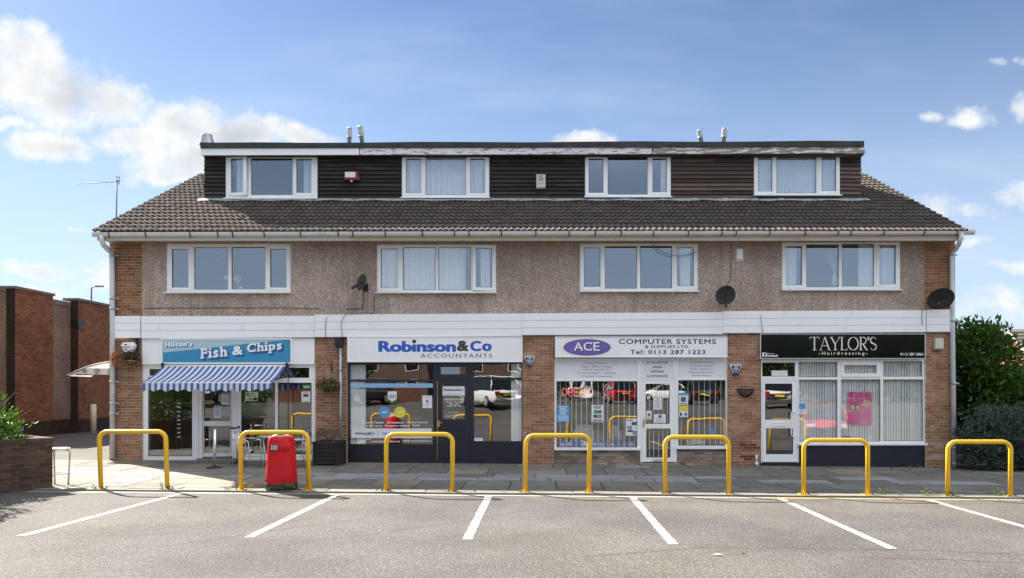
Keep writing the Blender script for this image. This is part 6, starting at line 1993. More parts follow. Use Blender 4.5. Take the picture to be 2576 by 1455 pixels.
# weeds along the kerb
def weed(px, Y, n, size, seed):
    x = wx(px, Y); g = gz(x)
    mb = leaves(n * 8, [(x, Y, g + size * .35, size * .9, size * .5, size * .5)], size * .55, seed, clump=4, spread=size * .18, aspect=.35, up=.6)
    mb.tube([(x, Y, g - .01), (x, Y, g + size * .5)], .003, 4)
    return mb
for i, (p, Y, n, s) in enumerate([(628, -5.5, 5, .09), (575, -5.52, 3, .07), (680, -5.6, 4, .08), (722, -5.66, 6, .12), (418, -5.45, 3, .12), (235, -5.5, 3, .06), (1268, -5.52, 4, .05), (1310, -5.52, 4, .05), (1360, -5.52, 3, .05), (1118, -5.5, 3, .05),
                                  (2222, -5.35, 6, .10), (2262, -5.5, 3, .08), (2330, -5.45, 5, .11), (2392, -5.5, 6, .11), (2515, -5.4, 4, .10), (2310, -.25, 5, .08), (2285, -.5, 4, .09), (2240, -.7, 4, .07), (1040, -.1, 3, .05)]):
    mb = weed(p, Y, n, s, 40 + i)
    o = mb.setting('weeds', M['weed'], 'stuff')

# ------------------------------------------------------------------ fittings on the walls
def hanging_basket(label, zn, cx, rim, half, bot, mats, bracket, rope_top=None, Y=-.22):
    x = X(zn, cx, Y); zr_ = Z(zn, rim, Y); rr = half * zn[2] * (D0 + Y) / F; zb_ = Z(zn, bot, Y)
    t = thing('hanging_basket', label, 'hanging basket', (x, Y, zb_))
    H = zr_ - zb_
    mb = MB()
    mb.tube([(x + rr * math.cos(k * math.pi / 10), Y + rr * math.sin(k * math.pi / 10), zr_) for k in range(20)], .007, 5, closed=True)
    for k in range(10):
        a = k * 2 * math.pi / 10
        mb.tube([(x + rr * math.cos(a) * math.cos(q), Y + rr * math.sin(a) * math.cos(q), zr_ - H * math.sin(q)) for q in [i * math.pi / 2 / 6 for i in range(7)]], .005, 4)
    mb.part('wire_bowl', M['wire_gold'], t)
    mb = MB(); mb.lathe([(.02, .12 * H), (rr * .55, .25 * H), (rr * .88, .7 * H), (rr * .93, 1.02 * H)], (x, Y, zb_), 14); mb.part('liner', M['liner'], t)
    if rope_top is not None:
        zt = Z(zn, rope_top, Y)
        for a in (-1.0, 0.4, 2.2):
            mb = MB(); mb.tube([(x + rr * math.cos(a), Y + rr * math.sin(a) * .9, zr_), (x, Y, zt)], .005, 4); mb.part('rope', M['rope'], t)
    if bracket:
        (bx0, bz0) = bracket
        zt = Z(zn, bz0, Y)
        mb = MB(); mb.tube([(x + .06, -.012, zt), (x + .06, -.012, zt - .30)], .011, 5); mb.tube([(x + .06, -.014, zt - .02), (x, Y, zt - .0), (x, Y - .03, zt + .02)], .009, 5); mb.tube([(x + .06, -.014, zt - .26), (x + .01, Y * .8, zt - .02)], .007, 5); mb.part('bracket', M['black_metal'], t)
    return t, x, Y, zr_, rr
M['liner'] = pmat('brown coir liner', (0.12, 0.075, 0.035), 0.95, var=.4, scale=30)
t, x, Y, zr_, rr = hanging_basket('hanging basket of pink flowers on the pier between the chip shop and the accountants', Z2, 1530, 527, 60, 575, None, (0, 330), 398)
leaves(900, [(x, Y, zr_ + .03, rr * 1.25, rr * 1.1, .13)], .06, 61, spread=.03).part('foliage', M['bush_leaf'], t, kind='stuff')
leaves(140, [(x - rr * .9, Y, zr_ + .05, rr * .4, rr * .7, .09), (x + rr * .9, Y, zr_ + .05, rr * .4, rr * .7, .1)], .05, 62, aspect=.9, clump=5, spread=.02).part('flowers', M['petal'], t, kind='stuff')
t, x, Y, zr_, rr = hanging_basket('hanging basket of withered plants on the left corner pier', ZA, 790, 570, 42, 602, None, None, 520)
leaves(800, [(x - .0, Y, zr_ + .07, rr * 1.2, rr, .15)], .06, 63, spread=.04).part('foliage', M['dry_leaf'], t, kind='stuff')
leaves(500, [(x - rr - .19, Y, zr_ + .06, .10, .12, .15)], .05, 64, aspect=.7, spread=.03).part('flowers', M['copper_dry'], t, kind='stuff')
mb = MB(); xb, zb_ = X(ZA, 826, -.05), Z(ZA, 435, -.05)
mb.box(xb - .02, xb + .02, -.04, -.012, Z(ZA, 508, -.05), zb_); mb.tube([(xb, -.04, zb_ - .03), (X(ZA, 785, -.22), -.14, zb_ - .01), (X(ZA, 775, -.22), -.17, zb_ + .01)], .012, 5); mb.tube([(xb, -.03, Z(ZA, 500, -.05)), (X(ZA, 812, -.1), -.09, zb_ - .06)], .008, 5)
mb.solo('wall_bracket', M['black_metal'], 'black scrolled wall bracket behind the white alarm box on the left pier', 'bracket')

def poly_box(label, zn, pts, y0, y1, mat, name='alarm_box', cat='alarm box', group=None, inset=None, imat=None, itop=True):
    p = [(X(zn, a, y0), Z(zn, b, y0)) for a, b in pts]
    area = sum(p[i][0] * p[(i + 1) % len(p)][1] - p[(i + 1) % len(p)][0] * p[i][1] for i in range(len(p)))
    if area < 0: p = p[::-1]
    cx = sum(q[0] for q in p) / len(p); cz = sum(q[1] for q in p) / len(p)
    t = thing(name, label, cat, (cx, y1, min(q[1] for q in p)), group)
    mb = MB(); n = len(p)
    k = .86
    vs = [(x, y1, z) for x, z in p] + [(x, y0 + .03, z) for x, z in p] + [(cx + (x - cx) * k, y0, cz + (z - cz) * k) for x, z in p]
    fs = [tuple(range(n - 1, -1, -1)), tuple(2 * n + i for i in range(n))]
    for j in (0, 1):
        for i in range(n): fs.append((j * n + i, j * n + (i + 1) % n, (j + 1) * n + (i + 1) % n, (j + 1) * n + i))
    fs[0] = tuple(range(n - 1, -1, -1))
    mb.add(vs, fs); mb.part('cover', M[mat], t)
    if inset:
        mb = MB(); mb.prism([(cx + (x - cx) * inset, cz + (z - cz) * inset) for x, z in p], y0 - .004, y0 + .001); mb.part('face_plate', M[imat], t)
    return t, cx, cz
# the white hexagonal box on the left
t, cx, cz = poly_box('white six sided alarm box with small shield print on the left corner pier', ZA, [(737, 458), (796, 456), (809, 476), (789, 518), (748, 518), (724, 476)], -.20, -.06, 'white')
q = R(ZA, 750, 467, 765, 479, -.2); mb = MB(); mb.prism([(q[0], q[3]), (q[0], q[2] + .03), ((q[0] + q[1]) / 2, q[2]), (q[1], q[2] + .03), (q[1], q[3])], -.2035, -.2005); mb.part('shield', M['hair_red'], t)
mb = MB(); q = R(ZA, 733, 483, 785, 489, -.2); mb.box(q[0], q[1], -.203, -.2005, q[2], q[3]); q = R(ZA, 750, 497, 768, 504, -.2); mb.box(q[0], q[1], -.203, -.2005, q[2], q[3]); mb.part('printed_lines', M['ink_grey'], t)
for lab, zn, pts, bar in (('blue and white alarm box with a triangle on the pier right of the accountants', Z4, (47, 297, 138, 368, 386), None), ('blue and white alarm box with a triangle on the pier left of the salon', Z5, (73, 366, 167, 437, 458), None)):
    a0, b0, a1, b1, bb = pts
    w = a1 - a0
    t, cx, cz = poly_box(lab, zn, [(a0 + 8, b0), (a1 - 8, b0), (a1, b0 + 12), (a0 + w * .70, b1), (a0 + w * .30, b1), (a0, b0 + 12)], -.09, -.008, 'white')
    t['group'] = 'blue and white alarm boxes'
    e = 7
    p = [(X(zn, a, -.09), Z(zn, b, -.09)) for a, b in [(a0 + 14, b0 + 6), (a1 - 14, b0 + 6), (a1 - 10, b0 + 15), (a0 + w * .66, b1 - 7), (a0 + w * .34, b1 - 7), (a0 + 10, b0 + 15)]][::-1]
    mb = MB(); mb.prism(p, -.094, -.089); mb.part('face_plate', M['ink_navy'], t)
    write(t, 'TAP', R(zn, a0 + w * .30, b0 + 11, a0 + w * .70, b0 + 25, -.09), -.0955, M['ink_white'], .03)
    tri = [(X(zn, a, -.09), Z(zn, b, -.09)) for a, b in [(a0 + w * .28, b0 + 31), (a0 + w * .72, b0 + 31), (a0 + w * .5, b0 + 60)]][::-1]
    mb = MB(); c = (sum(q[0] for q in tri) / 3, sum(q[1] for q in tri) / 3)
    for i in range(3):
        a, b = tri[i], tri[(i + 1) % 3]
        ia, ib = [(c[0] + (q[0] - c[0]) * .62, c[1] + (q[1] - c[1]) * .62) for q in (a, b)]
        mb.add([(a[0], -.0955, a[1]), (b[0], -.0955, b[1]), (ib[0], -.0955, ib[1]), (ia[0], -.0955, ia[1])], [(0, 1, 2, 3)])
    mb.part('triangle', M['ink_white'], t)
    mb = MB(); q = R(zn, a0 + w * .26, b1 + 1, a0 + w * .74, bb, -.06); mb.prism([(q[0] + .02, q[2]), (q[1] - .02, q[2]), (q[1], q[3]), (q[0], q[3])], -.075, -.008); mb.part('strobe', M['ink_navy'], t)
t, cx, cz = poly_box('cream alarm box on the right end pier above the old bracket', Z5, [(1752, 150), (1825, 150), (1825, 240), (1752, 240)], -.10, -.008, 'cream_plastic')
mb = MB(); q = R(Z5, 1755, 234, 1822, 244, -.08); mb.box(q[0], q[1], -.08, -.012, q[2], q[3]); mb.part('strobe', M['grey_plastic'], t)
t, cx, cz = poly_box('small white box on the pebbledash right of the third first floor window', U3, [(1366, 906), (1412, 906), (1412, 988), (1366, 988)], -.10, -.022, 'white')
mb = MB(); q = R(U3, 1358, 908, 1414, 1002, -.05); mb.box(q[0], q[1], -.040, -.0215, q[2], q[3]); mb.part('back_plate', M['cream_plastic'], t)
M['bell_red'] = pmat('dull red plastic', (0.20, 0.018, 0.02), 0.5, var=.2)
YB = DY - .13
def zY(zn, pts, Y): return [(X(zn, a, Y), Z(zn, b, Y)) for a, b in pts]
def bell(label, zn, pts, mat, face, fmat, Y=DY):
    y0, y1 = Y - .12, Y - .008
    p = zY(zn, pts, y0)[::-1]
    cx = sum(q[0] for q in p) / len(p); cz = sum(q[1] for q in p) / len(p)
    t = thing('alarm_box', label, 'alarm box', (cx, y1, min(q[1] for q in p)))
    n = len(p); k = .84
    vs = [(x, y1, z) for x, z in p] + [(x, y0 + .04, z) for x, z in p] + [(cx + (x - cx) * k, y0, cz + (z - cz) * k) for x, z in p]
    fs = [tuple(2 * n + i for i in range(n))]
    for j in (0, 1):
        for i in range(n): fs.append((j * n + i, j * n + (i + 1) % n, (j + 1) * n + (i + 1) % n, (j + 1) * n + i))
    mb = MB(); mb.add(vs, fs); mb.part('cover', M[mat], t)
    q = R(zn, *face, y0); mb = MB(); mb.box(q[0], q[1], y0 - .006, y0 - .0005, q[2], q[3]); mb.part('face_plate', M[fmat], t)
    return t, y0
t, y0 = bell('red bell box with a white face on the boards right of the leftmost dormer window', U2, [(194, 352), (292, 352), (298, 418), (188, 418)], 'bell_red', (197, 360, 272, 398), 'paper')
xx, zz = X(U2, 241, y0), Z(U2, 421, y0)
mb = MB(); mb.lathe([(.0, -.035), (.03, -.025), (.038, 0), (.03, .02)], (xx, y0 + .05, zz), 12); mb.part('strobe', M['paper'], t)
t, y0 = bell('cream alarm box with dark print on the boards right of the second dormer window', U2, [(1566, 374), (1634, 374), (1634, 476), (1566, 476)], 'cream_plastic', (1578, 432, 1622, 446), 'grey_metal')
write(t, 'SECURITY', R(U2, 1580, 385, 1620, 394, y0), y0 - .003, M['ink_green'], .03)
write(t, 'Lee', R(U2, 1583, 398, 1617, 411, y0), y0 - .003, M['ink_green'], .04)
write(t, 'SYSTEMS', R(U2, 1582, 415, 1618, 424, y0), y0 - .003, M['ink_green'], .03)
# half basket on the pier, old hook bracket
Y = -.02
x0, x1, zt, zb_ = X(Z5, 130), X(Z5, 262), Z(Z5, 568), Z(Z5, 632)
t = thing('wall_planter', 'empty black half round wire basket on the pier left of the salon', 'wall basket', ((x0 + x1) / 2, Y, zb_))
cx, rr, H = (x0 + x1) / 2, (x1 - x0) / 2, zt - zb_
mb = MB(); mb.tube([(cx + rr * math.cos(math.pi * k / 12), Y - .9 * rr * math.sin(math.pi * k / 12), zt) for k in range(13)] , .012, 5); mb.tube([(x0, Y, zt), (x1, Y, zt)], .012, 5); mb.part('rim', M['black_metal'], t)
for k in range(9):
    a = math.pi * (k + .5) / 9
    mb = MB(); mb.tube([(cx + rr * math.cos(a) * math.cos(q), Y - .9 * rr * math.sin(a) * math.cos(q), zt - H * math.sin(q)) for q in [i * math.pi / 2 / 5 for i in range(6)]], .013, 4); mb.part('bar', M['black_metal'], t)
mb = MB()
for f_ in (.35, .7):
    q = math.asin(f_); mb.tube([(cx + rr * math.cos(math.pi * k / 10) * math.cos(q), Y - .9 * rr * math.sin(math.pi * k / 10) * math.cos(q), zt - H * f_) for k in range(11)], .01, 4)
mb.part('hoop', M['black_metal'], t)
mb = MB(); mb.tube([(X(Z5, 1776), -.02, Z(Z5, 320)), (X(Z5, 1774), -.02, Z(Z5, 400))], .012, 5); mb.tube([(X(Z5, 1776), -.02, Z(Z5, 325)), (X(Z5, 1800), -.20, Z(Z5, 370)), (X(Z5, 1836), -.24, Z(Z5, 402))], .010, 5); mb.tube([(X(Z5, 1774), -.02, Z(Z5, 395)), (X(Z5, 1812), -.2, Z(Z5, 385))], .008, 5)
mb.solo('hook_bracket', M['copper_dry'], 'rusty empty hook bracket on the right end pier', 'bracket')

# satellite dishes
def dish(label, zn, cx, cy, rx, rz, aim, arm, wall=-.02):
    Y = -.42
    c = Vector((X(zn, cx, Y), Y, Z(zn, cy, Y)))
    k = zn[2] * (D0 + Y) / F
    Rr = max(rx, rz) * k
    t = thing('satellite_dish', label, 'satellite dish', tuple(c))
    d = Vector(aim).normalized()
    q = d.to_track_quat('Z', 'Y').to_matrix().to_4x4()
    Mx = Matrix.Translation(c) @ q
    prof = [(0.001, 0.0)] + [(Rr * i / 8, .20 * Rr * (i / 8) ** 2) for i in range(1, 9)]
    vs, fs = [], []
    n = 28
    for r, z in prof:
        for j in range(n): vs.append((r * math.cos(2 * math.pi * j / n), r * .94 * math.sin(2 * math.pi * j / n), z - .12 * Rr))
    for i in range(len(prof) - 1):
        for j in range(n): fs.append((i * n + j, i * n + (j + 1) % n, (i + 1) * n + (j + 1) % n, (i + 1) * n + j))
    m = len(vs)
    vs2 = [(a, b, z - .012) for a, b, z in vs]
    mb = MB(); mb.add(vs + vs2, fs + [tuple(i + m for i in reversed(f)) for f in fs] + [((len(prof) - 1) * n + j, (len(prof) - 1) * n + (j + 1) % n, m + (len(prof) - 1) * n + (j + 1) % n, m + (len(prof) - 1) * n + j) for j in range(n)], 0, True, Mx)
    mb.part('reflector', M['dish'], t)
    a = Vector((X(zn, arm[0], Y - .25), Y - .25, Z(zn, arm[1], Y - .25)))
    lo = Mx @ Vector((0, -Rr * .9, 0)) if d.z >= 0 else Mx @ Vector((0, Rr * .9, 0))
    mb = MB(); mb.tube([tuple(c), tuple((c + a) / 2 - Vector((0, 0, .04))), tuple(a)], .016, 6); mb.part('feed_arm', M['black_metal'], t)
    mb = MB(); mb.tube([tuple(a + Vector((0, 0, -.02))), tuple(a + (c - a).normalized() * .13)], .034, 10); mb.part('receiver_head', M['black_metal'], t)
    mb = MB(); mb.tube([tuple(c - d * .05), (c.x, -.20, c.z - .08), (c.x, wall, c.z - .08)], .022, 6); mb.box(c.x - .07, c.x + .07, wall - .012, wall, c.z - .18, c.z + .02); mb.part('wall_mount', M['black_metal'], t)
dish('dark satellite dish seen nearly edge on left of the second first floor window', U2, 318, 1150, 50, 64, (-.72, -.66, .22), (248, 1188))
dish('dark round satellite dish below the small white box on the pebbledash', U3, 1285, 1240, 74, 66, (.10, -.92, -.36), (1290, 1318))
dish('dark satellite dish fixed over the right end of the white band', U4, 1280, 1265, 92, 66, (-.12, -.80, -.58), (1262, 1308), -.012)

# cables on the wall
def cable(label, zn, pts, y, r=.006, mat='black_metal'):
    mb = MB(); mb.tube([(X(zn, a, y), y, Z(zn, b, y)) for a, b in pts], r, 5); mb.solo('cable', M[mat], label, 'cable')
cable('black cable hanging down below the edge on satellite dish', U2, [(330, 1215), (329, 1300), (326, 1338), (205, 1343)], -.028, .008)
cable('thin black cable running down the pebbledash left of the second first floor window', U2, [(410, 1235), (406, 1300), (404, 1368), (370, 1380), (260, 1378)], -.028)
cable('thin black cable drooping across the white band towards the junction box', U2, [(255, 1375), (200, 1380), (175, 1420), (168, 1460), (180, 1530), (150, 1580)], -.105)
cable('black cable along the pebbledash below the leftmost first floor window', U1, [(485, 1338), (800, 1334), (1300, 1333), (1640, 1335), (1755, 1340)], -.028)
cable('thin black cable looped across the white band above the chip shop sign', Z2, [(1524, -5), (1517, 60), (1517, 190), (1530, 235), (1560, 248), (1600, 246)], -.105)
cable('black cable from the eaves down to the round satellite dish', U3, [(1330, 825), (1324, 900), (1325, 1050), (1320, 1130), (1285, 1180)], -.030)
cable('slack grey cable looping from the eaves across the third first floor window', U3, [(660, 775), (710, 815), (760, 872), (810, 920), (880, 952), (950, 962), (1020, 950), (1085, 928)], -.12, .0075, 'ink_grey')
cable('short black cable hanging at the right of the white band', Z5, [(322, -40), (332, 30), (340, 105)], -.11)
cable('black cable down the joint of the band at the right end pier', U4, [(1150, 1340), (1146, 1400), (1150, 1455)], -.10)
cable('thin pale cable lying on the roof tiles below the leftmost dormer window', U1, [(1265, 595), (1280, 660), (1275, 700), (1300, 745), (1330, 780)], -.0, .008, 'cream_plastic') if False else None

# TV aerial on the left verge
def aerial():
    x = RX0 + .06; Y = .35
    zr0 = EZ + (Y - EY) * math.tan(PITCH)
    xt = wx(294, Y); zt = wz(458, Y)
    t = thing('tv_aerial', 'tall television aerial on a mast at the left verge of the roof', 'aerial', (xt, Y, zr0))
    mb = MB(); mb.tube([(xt - .02, Y, zr0 - .5), (xt, Y, zt)], .018, 8); mb.part('mast', M['aerial'], t)
    a = (wx(300, Y), Y - .0, wz(457, Y)); b = (wx(221, Y), Y - .35, wz(467, Y - .2))
    mb = MB(); mb.tube([a, b], .012, 6); mb.part('boom', M['aerial'], t)
    for k in range(14):
        f = .05 + .9 * k / 13
        p = [a[i] + (b[i] - a[i]) * f for i in range(3)]
        mb = MB(); mb.tube([(p[0] - .04, p[1] - .12, p[2] - .05), (p[0] + .04, p[1] + .12, p[2] + .05)], .004, 4); mb.part('element', M['aerial'], t)
    mb = MB(); mb.plate((a[0] - .02, a[0] + .06, a[2] - .10, a[2] + .10), [(a[0] - .01, a[0] + .05, a[2] - .08, a[2] - .01), (a[0] - .01, a[0] + .05, a[2] + .01, a[2] + .08)], Y - .1, Y - .09); mb.part('reflector', M['aerial'], t)
M['aerial'] = pmat('weathered aluminium', (0.20, 0.20, 0.24), 0.5, .4)
aerial()

# door canopy on the left gable
def canopy():
    Y0, Y1 = 1.0, 2.1
    xw = BX0 - .005; xo = wx(180, 1.2); zo = wz(945, 1.2); zt = wz(912, 1.2)
    t = thing('door_canopy', 'white arched door canopy with black scrolled brackets on the left gable', 'canopy', (xw, (Y0 + Y1) / 2, zo))
    vs, fs = [], []
    n = 12
    for j, y in enumerate((Y0, Y1)):
        for i in range(n + 1):
            q = i / n
            vs.append((xw + (xo - xw) * q, y, zt + .06 - (zt + .06 - zo) * q ** 2.4))
    m = n + 1
    for i in range(n): fs.append((i, i + 1, m + i + 1, m + i))
    mb = MB(); mb.add(vs + [(a, b, c - .02) for a, b, c in vs], fs + [tuple(k + 2 * m for k in reversed(f)) for f in fs] + [(0 + i, 2 * m + i, 2 * m + i + 1, i + 1) for i in range(n)] + [(n, 3 * m - 1 - 0, 4 * m - 1, 2 * m - 1)], 0, True)
    mb.part('canopy_sheet', M['canopy'], t)
    mb = MB(); mb.prism([(xo + .04, zo - .0), (xw, zo - .0), (xw, zo + .19), (xo + .45, zo + .19), (xo + .2, zo + .12)], Y0 + .03, Y0 + .045); mb.part('end_panel', M['canopy'], t)
    for y in (Y0 - .012, Y1 + .012):
        mb = MB()
        mb.tube([(a, y, c - .03) for a, b, c in vs[:m]], .016, 5); mb.tube([(xw, y, zo - .02), (xo + .25, y, zo + .02)], .014, 5)
        for s, rr in ((.30, .10), (.52, .085), (.72, .06)):
            cx = xw + (xo - xw) * s; cz = zo + .10
            mb.tube([(cx + rr * (1 - k / 26) * math.cos(k * .5), y, cz + rr * (1 - k / 26) * math.sin(k * .5)) for k in range(20)], .010, 4)
        mb.part('scroll_bracket', M['black_metal'], t)
M['canopy'] = cloth_mat('white opal sheet', (0.85, 0.86, 0.85), .55)
canopy()

# white stool by the planter
def stool():
    Y = -5.05; x = wx(146, Y); g = gz(x)
    H = wz(1127, Y) - g
    t = thing('cafe_stool', 'tall white topped round stool with steel legs beside the brick planter', 'stool', (x, Y, g))
    mb = MB(); mb.lathe([(.19, H - .035), (.205, H - .02), (.205, H - .005), (.19, H)], (x, Y, g), 28); mb.part('seat', M['white'], t)
    for k in range(3):
        a = .35 + k * 2 * math.pi / 3
        ca, sa = math.cos(a), math.sin(a)
        mb = MB(); mb.tube([(x + .13 * ca, Y + .13 * sa, g + H - .04), (x + .19 * ca, Y + .19 * sa, g + H - .06), (x + .20 * ca, Y + .20 * sa, g + H - .12), (x + .17 * ca, Y + .17 * sa, g)], .017, 8); mb.part('leg', M['steel'], t)
    mb = MB(); mb.tube([(x + .18 * math.cos(k * math.pi / 10), Y + .18 * math.sin(k * math.pi / 10), g + .22) for k in range(20)], .010, 6, closed=True); mb.part('foot_ring', M['steel'], t)
stool()
# bollard by the neighbour wall
mb = MB(); Yb = 12.0; x = wx(235, Yb); mb.lathe([(.11, 0), (.11, 1.15), (.08, 1.2)], (x, Yb, gz(x) - .02), 14); mb.solo('bollard', M['cream_plastic'], 'pale round post standing against the neighbouring brick wall', 'post')
# litter
def litter(label, px, py, w, mat):
    d = (EYE + .02) * F / (py - CY); x = (px - CX) * d / F; y = d - D0
    z = ground_z(x, y)
    rv = random.Random(px); mb = MB()
    n = 9; vs = [(x, y, z + .018)]
    for k in range(n):
        a = 2 * math.pi * k / n; r = w * rv.uniform(.7, 1.1); vs.append((x + r * math.cos(a), y + r * .55 * math.sin(a), z + .005 + rv.uniform(0, .012)))
    mb.add(vs, [(0, 1 + k, 1 + (k + 1) % n) for k in range(n)]); mb.solo('litter_scrap', M[mat], label, 'litter')
litter('white scrap of paper lying on the asphalt below the computer shop', 1806, 1392, .075, 'paper')
litter('small dark scrap lying on the asphalt right of the white paper', 1869, 1388, .025, 'black_metal')
litter('small dark scrap lying on the asphalt by the marking below the red bin', 862, 1262, .035, 'black_metal')


# ------------------------------------------------------------------ neighbours
M['coping'] = pmat('weathered coping', (0.13, 0.115, 0.10), 0.9, var=.3, scale=3)
def neighbour():
    xn = -19.2
    zt = 5.62
    t = thing('neighbour_building', 'flat roofed red brick and pebbledash building left of the parade', 'building', (xn, 28, gz(-19)))
    g = gz(-19) - .05
    x_rec = xn - .32
    y_at = lambda px, x: x * F / (px - CX) - D0      # depth on the plane x where it projects to px
    yA0, yA1 = y_at(38, xn), y_at(134, xn)
    yB0 = y_at(197, xn); yB1 = yB0 + 4.2
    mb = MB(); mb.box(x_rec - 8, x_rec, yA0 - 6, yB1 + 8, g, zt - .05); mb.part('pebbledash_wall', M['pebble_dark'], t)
    for (a, b, top) in ((yA0, yA1, zt), (yB0, yB1, zt + .02)):
        mb = MB(); mb.box(x_rec + .001, xn - .008, a + .008, b - .008, g, top); p = mb.part('brick_pier', M['mortar_dark'], t)
        q = MB(); dk = MB(); rv = random.Random(int(a * 10))
        for c in courses(a, b, g, top):
            (dk if c[1] < g + .62 else q).box(x_rec + .02, xn + rv.uniform(-.003, .003), c[0] - c[2] / 2, c[0] + c[2] / 2, c[1] - c[3] / 2, c[1] + c[3] / 2)
        for c in courses(x_rec, xn - .0, g, top, shift=.3):
            dk.box(c[0] - c[2] / 2, c[0] + c[2] / 2, a - .001 + rv.uniform(-.002, .002), a + .06, c[1] - c[3] / 2, c[1] + c[3] / 2)
        q.part('brickwork', M['brick_nb'], p, kind='stuff'); dk.part('dark_brickwork', M['brick_dark'], p, kind='stuff')
        mb = MB(); mb.box(x_rec - .3, xn + .05, a - .05, b + .05, top + .002, top + .10); mb.part('coping', M['coping'], t)
    dk = MB()
    for c in courses(yA1 + .01, yB0 - .01, g, g + .62): dk.box(x_rec - .05, x_rec + .03, c[0] - c[2] / 2, c[0] + c[2] / 2, c[1] - c[3] / 2, c[1] + c[3] / 2)
    dk.part('dark_brickwork', M['brick_dark'], t, kind='stuff')
    mb = MB(); mb.box(x_rec - .3, x_rec + .04, yA1 + .06, yB0 - .06, zt - .25, zt - .13); mb.box(x_rec - .3, x_rec + .04, yA0 - 6, yA0 - .06, zt - .1, zt + .02); mb.part('coping', M['coping'], t)
    yp = (y_at(184, x_rec))
    mb = MB(); mb.tube([(x_rec + .12, yp, g), (x_rec + .12, yp, zt - 1.2)], .07, 10); mb.part('rainwater_pipe', M['black_metal'], t)
    mb = MB(); mb.prism([(-.16, 0), (.16, 0), (.24, .38), (-.24, .38)], -.18, .1, M=Matrix.Translation((x_rec + .16, yp, zt - 1.2)) @ Matrix.Rotation(math.pi / 2, 4, 'Z')); mb.part('hopper_head', M['black_metal'], t)
neighbour()

def street_lamp():
    Y = 42; x = wx(230, Y); zt = wz(722, Y)
    t = thing('street_lamp', 'grey street lamp column far behind the left neighbouring building', 'street lamp', (x, Y, gz(x)))
    mb = MB(); mb.tube([(x, Y, gz(x) - .1), (x, Y, zt - .15), (x + .12, Y, zt), (x + .4, Y, zt + .04)], [.11, .06, .05, .045], 8); mb.part('column', M['aerial'], t)
    mb = MB(); mb.box(x + .35, x + .95, Y - .12, Y + .12, zt - .02, zt + .09); mb.part('lantern', M['aerial'], t)
street_lamp()

def far_house():
    t = thing('far_house', 'tiled house with a red gable wall beyond the laurel at the right edge', 'house', (36.6, 40, gz(22)))
    x0, x1, yc, hd = 36.6, 47, 40.0, 4.0
    za, ze = wz(828, 40), 3.4
    g = gz(22) - .3
    mb = MB(); mb.add([(x0, yc - hd + .3, g), (x0, yc + hd - .3, g), (x0, yc + hd - .3, ze), (x0, yc, za - .25), (x0, yc - hd + .3, ze), (x1, yc - hd + .3, g), (x1, yc + hd - .3, g), (x1, yc + hd - .3, ze), (x1, yc, za - .25), (x1, yc - hd + .3, ze)],
           [(0, 4, 3, 2, 1), (5, 6, 7, 8, 9), (0, 5, 9, 4), (1, 2, 7, 6)]); mb.part('wall', M['render_red'], t)
    rf = MB(); k = 12
    for s in (-1, 1):
        for i in range(k):
            y0 = yc + s * hd * (i / k); y1 = yc + s * hd * ((i + 1) / k + .01)
            z0 = za + (ze - za) * i / k; z1 = za + (ze - za) * (i + 1) / k
            rf.add([(x0 - .25, y0, z0 - .02), (x1, y0, z0 - .02), (x1, y1, z1 + .03), (x0 - .25, y1, z1 + .03), (x1, y1, z1 - .05), (x0 - .25, y1, z1 - .05)], [(0, 1, 2, 3), (3, 2, 4, 5)])
    rf.part('roof', M['house_tile'], t)
    mb = MB()
    for s in (-1, 1):
        mb.add([(x0 - .27, yc, za - .03), (x0 - .27, yc + s * hd, ze - .0), (x0 - .27, yc + s * hd, ze - .25), (x0 - .27, yc, za - .28), (x0 - .22, yc, za - .03), (x0 - .22, yc + s * hd, ze), (x0 - .22, yc + s * hd, ze - .25), (x0 - .22, yc, za - .28)], [(0, 1, 2, 3), (7, 6, 5, 4), (0, 4, 5, 1), (3, 2, 6, 7)])
    mb.part('bargeboard', M['white'], t)
    mb = MB(); mb.box(x0 - .03, x0 - .002, yc - .6, yc + .6, ze - 1.9, ze - .7); w = mb.part('window', M['white'], t)
    mb = MB(); mb.box(x0 - .036, x0 - .031, yc - .5, yc + .5, ze - 1.8, ze - .8); mb.part('pane', M['car_glass'], w)
far_house()


